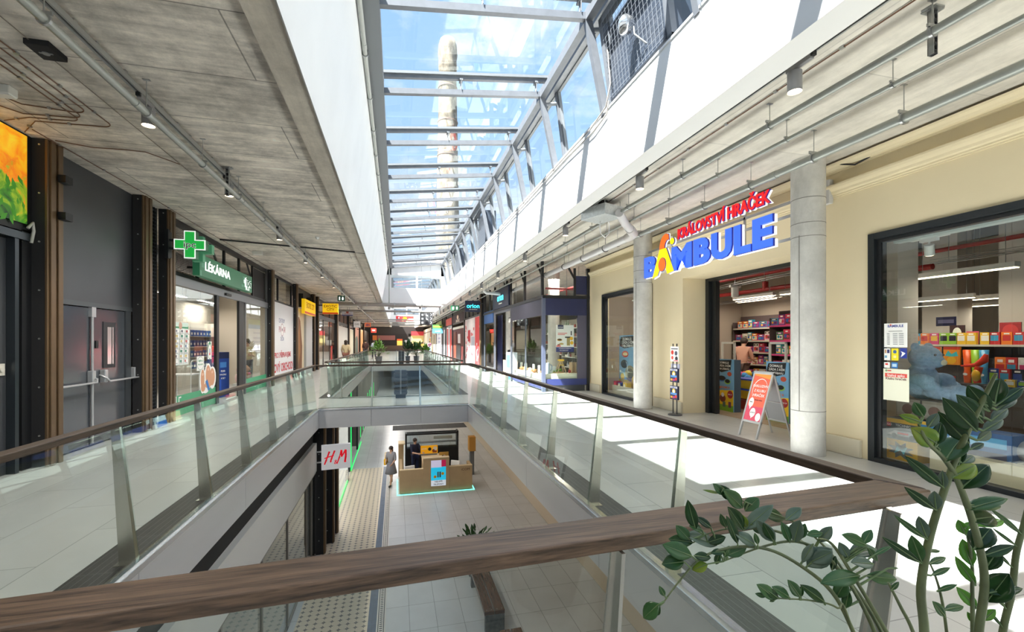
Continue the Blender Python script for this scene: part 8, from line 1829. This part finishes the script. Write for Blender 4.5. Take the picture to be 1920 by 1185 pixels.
 ((0.788, 0.7457, 1.1935), (0.7892, 0.7433, 1.2019), (0.8004, 0.741, 1.233), 0.42, 'm', 'F'),
 ((0.8341, 0.754, 1.1702), (0.8515, 0.7475, 1.2058), (0.8228, 0.7574, 1.201), 0.42, 'm', 'G'),
 ((0.8356, 0.7526, 1.1693), (0.8434, 0.7486, 1.1875), (0.8672, 0.7399, 1.2212), 0.42, 'p', 'G'),
 ((0.7765, 0.7308, 1.1564), (0.8005, 0.7226, 1.2004), (0.7762, 0.7269, 1.1634), 0.3, 'p', 'E'),
 ((0.7816, 0.7249, 1.1508), (0.7844, 0.7221, 1.1574), (0.8287, 0.7059, 1.1955), 0.5, 'p', 'E'),
 ((0.7999, 0.7036, 1.1311), (0.7993, 0.7017, 1.1337), (0.8172, 0.6973, 1.146), 0.42, 'm', 'E'),
 ((0.7339, 0.8127, 1.2009), (0.7339, 0.8107, 1.2125), (0.7585, 0.8071, 1.1881), 0.35, 'd', 'G'),
 ((0.6803, 0.6934, 1.126), (0.6785, 0.6918, 1.1253), (0.6464, 0.6972, 1.1527), 0.42, 'm', 'H'),
 ((0.6868, 0.6917, 1.1252), (0.685, 0.6901, 1.1253), (0.6591, 0.6961, 1.1449), 0.4, 'd', 'H'),
 ((0.7061, 0.6868, 1.1235), (0.7046, 0.6851, 1.127), (0.6782, 0.6978, 1.1448), 0.42, 'm', 'H'),
 ((0.7239, 0.6822, 1.1222), (0.7226, 0.6805, 1.1287), (0.6986, 0.6801, 1.1614), 0.38, 'm', 'H'),
 ((0.7262, 0.6817, 1.122), (0.7248, 0.6799, 1.1287), (0.7277, 0.6814, 1.1485), 0.34, 'd', 'H'),
 ((0.7693, 0.6707, 1.1134), (0.7683, 0.6689, 1.1176), (0.7305, 0.6852, 1.1478), 0.3, 'd', 'H'),
 ((0.6644, 0.6974, 1.128), (0.6628, 0.6958, 1.1294), (0.643, 0.7005, 1.1346), 0.34, 'm', 'H'),
 ((0.6805, 0.6933, 1.126), (0.6785, 0.6918, 1.1233), (0.669, 0.6946, 1.1197), 0.34, 'm', 'H'),
]
def leafmat(n, a, b, rough=.28):
    m, nt, bs = _new(n); N = nt.nodes.new; L = nt.links.new
    tc = N('ShaderNodeTexCoord'); no = N('ShaderNodeTexNoise'); no.inputs['Scale'].default_value = 22; no.inputs['Detail'].default_value = 4; L(tc.outputs['Object'], no.inputs['Vector'])
    r = N('ShaderNodeValToRGB'); r.color_ramp.elements[0].position = .35; r.color_ramp.elements[1].position = .7; r.color_ramp.elements[0].color = (*a, 1); r.color_ramp.elements[1].color = (*b, 1)
    L(no.outputs['Fac'], r.inputs[0]); L(r.outputs[0], bs.inputs['Base Color']); bs.inputs['Roughness'].default_value = rough; bs.inputs['Specular IOR Level'].default_value = .3
    bp = N('ShaderNodeBump'); bp.inputs['Strength'].default_value = .12; bp.inputs['Distance'].default_value = .003; L(no.outputs['Fac'], bp.inputs['Height']); L(bp.outputs[0], bs.inputs['Normal'])
    return m
def zz_plant():
    LM = {'d': leafmat('leaf dark', (.010, .035, .010), (.020, .065, .016)), 'm': leafmat('leaf mid', (.030, .085, .028), (.05, .12, .04)), 'b': leafmat('leaf bright', (.06, .20, .02), (.12, .30, .04)),
          'y': leafmat('leaf yellowing', (.10, .22, .02), (.24, .26, .03)), 'p': leafmat('leaf pale sheen', (.075, .12, .085), (.11, .16, .12), .35)}  # pale leaves: lighter underside tone with sky sheen painted into the green
    stemm = M('zz stem', (.11, .14, .06), .45, var=.35, vs=20)
    rib = M('leaf rib', (.13, .20, .08), .4)
    BX, BY, BZ = .80, .52, .66
    o = thing('potted_plant', 'large glossy foreground plant with arching stems of dark green leaflets', 'plant', (BX, BY, 0)); A = Vector((BX, BY, 0))
    q = MB(); q.lathe([(.17, 0), (.22, .70), (.20, .70), (.19, .66), (0, .66)], n=32); q.build('planter', M('anthracite planter', (.06, .06, .065), .5), o)
    q = MB(); q.lathe([(.19, .655), (.1, .668), (0, .672)], n=24); q.build('soil', M('soil', (.05, .035, .025), .95, var=.4, vs=40, bump=.6), o)
    from mathutils.geometry import interpolate_bezier
    def smooth(pts, rr):
        P = [Vector(p) for p in pts]; out = []; ro = []
        for i in range(len(P)-1):
            a, b = P[i], P[i+1]; pa = P[i-1] if i else a; pb = P[i+2] if i+2 < len(P) else b
            h1 = a+(b-pa)/6; h2 = b-(pb-a)/6
            seg = interpolate_bezier(a, h1, h2, b, 6)
            for j, s in enumerate(seg[:-1]): out.append(s); ro.append(rr[i]+(rr[i+1]-rr[i])*j/5)
        out.append(P[-1]); ro.append(rr[-1]); return out, ro
    rnd = random.Random(12)
    cam_p = Vector((0, 0, 1.6))
    for k, (pts, rr) in STEMS.items():
        P, R = smooth(pts, rr)
        q = MB(); q.tube([p-A for p in P], R, 12); s = q.build('stem', stemm, o)
        lf = MB(); rb = MB()
        for root, B, T_, w, c, st in LEAVES:
            if st != k: continue
            R0 = Vector(root); B = Vector(B); T_ = Vector(T_); d = T_-B; L_ = d.length; d.normalize()
            up = (cam_p-B).normalized()*1.0+Vector((rnd.uniform(-.55, .45), rnd.uniform(-.3, .3), rnd.uniform(-.1, .75)))     # blades lie open towards the walkway and the light
            n = (up-d*up.dot(d)).normalized(); sd = d.cross(n).normalized()
            # width seen obliquely: keep the true leaf width
            vw = (B-cam_p).normalized(); app = abs(sd.dot(vw)); W_ = L_*w/max(.55, math.sqrt(max(.05, 1-app*app)))
            W_ = min(W_*1.22, L_*.68)
            lf.use(LM[c])
            prof = [(0, .05), (.12, .45), (.28, .85), (.45, 1), (.62, .93), (.78, .68), (.9, .36), (1, .0)]
            vs = []; fs = []; curl = rnd.uniform(.02, .12)
            for t, h in prof:
                c0 = B+d*L_*t-n*L_*curl*t*t
                for u in (-1, -.5, 0, .5, 1): vs.append(c0+sd*W_*.5*h*u+n*(abs(u)*W_*.16*h)-A)
            for i in range(len(prof)-1):
                for j in range(4): a = i*5+j; fs.append((a, a+1, a+6, a+5))
            lf.add(vs, fs, True)
            mid = [B+d*L_*t-n*L_*curl*t*t+n*.0006-A for t in (0, .2, .4, .6, .8, .95)]
            rb.tube(mid, [.0011, .001, .0008, .0006, .0004, .0002], 5)
            if (R0-B).length > .001: rb.tube([R0-A, B-A], [.0022, .0014], 6)
        if lf.v:
            l = lf.build('leaves', None, s)
            so = l.modifiers.new('solid', 'SOLIDIFY'); so.thickness = .0007
            rb.build('leaf_ribs', rib, s)
zz_plant()
# ================================================================ PEOPLE
def person(label, loc, rz, top, bottom, skin=(.55, .33, .23), hair=(.04, .025, .02), H=1.70, walk=.25, arms=((.1, .0), (-.1, .0)), bag=None, skirt=False, lean=0.0, hairlong=False, shorts=False, shoes=(.03, .03, .03), group=None, bald=False, legs_skin=False):
    o = thing('person', label, 'person', loc, rz, group)
    s = H/1.70
    def V(x, y, z): return Vector((x*s, (y-lean*max(0, z-.9))*s, z*s))   # faces -y
    hip = V(0, 0, .93); J = {}
    J['pel'] = hip; J['waist'] = V(0, 0, 1.08); J['chest'] = V(0, .01, 1.27); J['neck0'] = V(0, .015, 1.42); J['neck'] = V(0, .01, 1.49); J['head'] = V(0, -.015, 1.58); J['crown'] = V(0, -.01, 1.655)
    for i, sg in enumerate((1, -1)):
        w = walk*sg
        J['hip%d' % i] = V(.085*sg, 0, .90); J['knee%d' % i] = V(.09*sg, -w*.45-.03, .49); J['ank%d' % i] = V(.09*sg, -w+(.06 if w < 0 else 0), .085+(.05 if w < 0 else 0)); J['toe%d' % i] = V(.10*sg, -w-.13+(.06 if w < 0 else 0), .035)
        a, b = arms[i]
        J['sh%d' % i] = V(.165*sg, .01, 1.39); J['el%d' % i] = V(.215*sg, -a*.6+.02, 1.12); J['wr%d' % i] = V((.20-abs(b)*.3)*sg, -a*1.3-b*.7-.02, .90+abs(a)*.25+b*.75)
        J['ha%d' % i] = J['wr%d' % i]+(J['wr%d' % i]-J['el%d' % i]).normalized()*.07*s
    def skin_obj(name, chains, rad, mat, parent, sub=2, root=None):
        vs = []; es = []; idx = {}; rr = []
        for ch in chains:
            pi = None
            for k in ch:
                if k not in idx: idx[k] = len(vs); vs.append(J[k]); rr.append(rad[k])
                if pi is not None: es.append((pi, idx[k]))
                pi = idx[k]
        me = bpy.data.meshes.new(name); me.from_pydata(vs, es, []); ob = bpy.data.objects.new(name, me); COL.objects.link(ob); ob.parent = parent
        me.materials.append(mat)
        sk = ob.modifiers.new('skin', 'SKIN'); sk.use_smooth_shade = True
        if not me.skin_vertices: me.attributes  # created by the modifier when missing
        if len(me.skin_vertices) == 0:
            bpy.context.view_layer.objects.active = ob
        for i, sv in enumerate(me.skin_vertices[0].data):
            r = rr[i]; r = r if isinstance(r, tuple) else (r, r); sv.radius = (r[0]*s, r[1]*s); sv.use_root = (i == 0)
        su = ob.modifiers.new('sub', 'SUBSURF'); su.levels = sub; su.render_levels = sub
        return ob
    # five fingers on each hand
    fing = []
    R = {'pel': (.145, .11), 'waist': (.125, .09), 'chest': (.15, .105), 'neck0': (.075, .065), 'neck': .052, 'head': (.085, .098), 'crown': (.06, .07)}
    for i, sg in enumerate((1, -1)):
        R.update({'hip%d' % i: .088, 'knee%d' % i: .058, 'ank%d' % i: .040, 'toe%d' % i: (.042, .03), 'sh%d' % i: .055, 'el%d' % i: .041, 'wr%d' % i: .028, 'ha%d' % i: (.036, .018)})
        d = (J['ha%d' % i]-J['wr%d' % i]).normalized(); side = d.cross(Vector((1, 0, 0))).normalized()
        for f in range(5):
            k = 'f%d%d' % (i, f); off = (f-2)*.0185*s if f else -.038*s
            L_ = (.055, .062, .072, .068, .052)[f]*s
            J[k+'a'] = J['ha%d' % i]+side*off+d*(.03*s if f else -.01*s); J[k+'b'] = J[k+'a']+d*L_*.6+Vector((-sg*.008, 0, 0)); J[k+'c'] = J[k+'b']+d*L_*.5+Vector((-sg*.018, 0, 0))
            R[k+'a'] = .0098; R[k+'b'] = .0088; R[k+'c'] = .0072
            fing.append(('ha%d' % i, k+'a', k+'b', k+'c'))
    sm = M('skin_%02d%02d' % (skin[0]*100, skin[1]*100), skin, .5)
    body = [('pel', 'waist', 'chest', 'neck0', 'neck', 'head', 'crown'), ('pel', 'hip0', 'knee0', 'ank0', 'toe0'), ('pel', 'hip1', 'knee1', 'ank1', 'toe1'), ('chest', 'sh0', 'el0', 'wr0', 'ha0'), ('chest', 'sh1', 'el1', 'wr1', 'ha1')]
    skin_obj('body', body+fing, R, sm, o)
    # face, ears and hair
    hd = J['head']
    q = MB(); q.prism([tuple(hd+V(-.014, -.092, -.015)-V(0, 0, 0)), tuple(hd+V(.014, -.092, -.015)), tuple(hd+V(0, -.09, .03))], (0, 0, 0), (0, -.022*s, -.004))
    for sg in (1, -1): q.ball(hd+V(.083*sg, .005, .0), (.012*s, .02*s, .03*s), 8, 6)
    q.build('face_features', sm, o)
    q = MB()
    for sg in (1, -1): q.ball(hd+V(.032*sg, -.09, .022), (.011*s, .006*s, .006*s), 8, 6)
    q.build('eyes', K_BLACK, o)
    q = MB(); q.ball(hd+V(0, -.094, -.042), (.02*s, .006*s, .006*s), 8, 6); q.build('mouth', M('lips', (.45, .15, .13), .5), o)
    if not bald:
        q = MB(); q.ball(hd+V(0, .02, .03), (.098*s, .108*s, .10*s), 18, 12)
        if hairlong: q.ball(hd+V(0, .065, -.07), (.085*s, .05*s, .14*s), 16, 10)
        q.build('hair', M('hair_%02d' % int(hair[0]*100), hair, .6), o)
    tm = C(*top, .8); bm = C(*bottom, .8)
    RS = dict(R); RS.update({'pel': (.16, .125), 'waist': (.145, .11), 'chest': (.172, .125), 'neck0': (.085, .075), 'sh0': .072, 'sh1': .072, 'el0': .056, 'el1': .056})
    J['sl0'] = J['el0'].lerp(J['wr0'], .15); J['sl1'] = J['el1'].lerp(J['wr1'], .15); RS['sl0'] = RS['sl1'] = .05
    skin_obj('shirt', [('pel', 'waist', 'chest', 'neck0'), ('chest', 'sh0', 'el0', 'sl0'), ('chest', 'sh1', 'el1', 'sl1')], RS, tm, o)
    if skirt:
        q = MB(); q.lathe([(.15*s, 1.0*s), (.19*s, .85*s), (.26*s, .52*s), (.25*s, .52*s), (.17*s, .85*s)], n=24); q.build('skirt', bm, o)
    else:
        RB = dict(R); RB.update({'pel': (.155, .12), 'hip0': .102, 'hip1': .102, 'knee0': .075, 'knee1': .075})
        for i in (0, 1):
            J['cf%d' % i] = J['knee%d' % i].lerp(J['ank%d' % i], .12 if shorts else .93); RB['cf%d' % i] = .075 if shorts else .058
        skin_obj('trousers', [('pel', 'hip0', 'knee0', 'cf0'), ('pel', 'hip1', 'knee1', 'cf1')], RB, bm, o)
    q = MB()
    for i in (0, 1):
        a = J['ank%d' % i]; t = J['toe%d' % i]; m_ = a.lerp(t, .6); q.ball((m_.x, m_.y, m_.z-.005), (.048*s, .135*s, .045*s), 14, 8)
    q.build('shoes', M('shoe', shoes, .5), o)
    if bag:
        b = thing('shoulder_bag', bag[1], 'bag', tuple(Matrix.Rotation(rz, 3, 'Z') @ V(*bag[2])+Vector(loc)), rz)
        q = MB(); q.box(-.05, .05, -.17, .17, 0, .26); q.build('bag_body', C(*bag[0], .7), b, bevel=.03, seg=3); q = MB(); q.tube([(0, -.14, .25), (-.03, -.05, .5), (-.03, .05, .5), (0, .14, .25)], .012, 6); q.build('strap', C(*bag[0], .7), b)
    return o
person('person in a cream top walking away along the left walkway, nearest of the three', (-2.75, 27.0, 0), PI, (225, 205, 165), (150, 100, 85), hair=(.05, .03, .02), hairlong=True)
person('person in a dark brown top walking on the left walkway behind the cream top', (-2.35, 37.5, 0), PI, (85, 55, 50), (45, 40, 48), H=1.78)
person('person in a white shirt farthest along the left walkway by the void', (-2.0, 43.5, 0), PI+.2, (205, 210, 225), (60, 55, 75), H=1.75)
person('person in a dark red shirt and black shorts standing inside the left glazed shop', (-5.3, 41.8, 0), .4, (120, 40, 45), (25, 25, 30), shorts=True, walk=.08)
person('person in a mauve top and jeans on the right walkway far away', (4.05, 58.0, 0), PI, (170, 120, 150), (130, 160, 190), skin=(.6, .38, .28))
person('person in a yellow top beside the mauve topped walker far away', (3.4, 62.0, 0), PI, (240, 190, 90), (110, 90, 90), H=1.6)
person('person in a pinkish beige top browsing inside the toy shop doorway', (9.45, 10.8, 0), 1.9, (200, 150, 130), (90, 70, 65), H=1.72, walk=.3, lean=.18, arms=((.35, .1), (.2, .1)))
person('person in a grey dress with a yellow bag standing left of the phone kiosk', (-.22, 20.0, -4.5), -.4, (150, 150, 158), (130, 130, 142), skirt=True, hairlong=True, arms=((.12, .1), (.05, .2)), bag=((225, 175, 20), 'yellow shoulder bag carried by the person left of the kiosk', (-.24, .05, .88)), H=1.66)
person('person in a navy t-shirt holding a blue phone behind the kiosk desk', (.82, 21.0, -4.5), .35, (35, 38, 62), (28, 40, 75), arms=((.35, .22), (.35, .22)), walk=.05, H=1.74, hair=(.03, .015, .01))
def far_people():
    # two plush toys and a lady behind the right pharmacy pane
    person('person in a beige top behind the right pharmacy window', (-4.95, 17.3, 0), .2, (200, 185, 150), (90, 90, 95), hair=(.09, .05, .03), walk=.05, arms=((.3, .25), (.3, .25)))
    for y, lab, cc in ((16.15, 'white and pink plush teddy at the foot of the pharmacy window', (220, 190, 185)), (16.75, 'brown plush teddy with pink bow at the foot of the pharmacy window', (165, 120, 90))):
        o = thing('teddy_bear', lab, 'plush bear', (-4.85, y, .28)); q = MB(); q.ball((0, 0, .17), (.13, .13, .17)); q.ball((.02, 0, .42), (.11, .115, .11)); q.ball((.11, 0, .40), (.05, .05, .04)); q.ball((.0, .1, .51), .04); q.ball((0, -.1, .51), .04)
        for s in (-1, 1): q.ball((.12, .09*s, .05), (.12, .05, .05)); q.ball((.07, .14*s, .22), (.07, .05, .09))
        q.build('body', C(*cc, .95), o); q = MB(); q.ball((.11, .05, .27), (.03, .06, .04)); q.ball((.11, -.05, .27), (.03, .06, .04)); q.build('bow', C(215, 110, 150), o)
        q = MB(); q.box(-.14, .14, -.16, .16, -.28, 0); q.build('seat_block', C(200, 200, 195), o)
far_people()
# ================================================================ PARTS OF PARTS
NEST = {'lettering': ('sign_box', 'light_box', 'casing', 'side_panel', 'sign_panel'), 'white_rim': ('casing',), 'green_face': ('casing',), 'poster': ('front_frame',), 'rear_panel': ('rear_frame',),
        'front_cap': ('front_panel',), 'screen': ('screen_panel',), 'screen_cap': ('screen_panel',), 'side_cap': ('side_panel',), 'left_pillar_cap': ('left_pillar',), 'case_shelf': ('glass_case',),
        'price_strip': ('glass_case',), 'end_cap': ('adapter',), 'slots': ('channel',), 'rivets': ('web',), 'diffuser': ('housing',), 'lid': ('jar',), 'green_light_line': ('side_wall', 'glass_pane'),
        'pictogram': ('box',), 'pictograms': ('board',), 'printed_side': ('carton',), 'screws': ('seat_board',), 'blue_foot': ('box',), 'print': ('box',), 'edge_strip': ('ribbed_body',),
        'door_sensor': ('header_frame',), 'lamp_cable': ('floodlight_none',), 'mesh': ('frame',), 'window_slot': ('window_rim',), 'badge': ('sign_panel',), 'red_lettering': ('steel_bar',), 'rim': ('tub',), 'elbow': ('pipe',)}
for root in [o for o in sc.objects if o.parent is None]:
    kids = {}
    for ch in root.children: kids.setdefault(ch.name.split('.')[0], ch)
    for ch in list(root.children):
        for want in NEST.get(ch.name.split('.')[0], ()):
            t = kids.get(want)
            if t is not None and t is not ch and t.location.length < 1e-6 and Vector(t.rotation_euler).length < 1e-6:
                ch.parent = t
                break
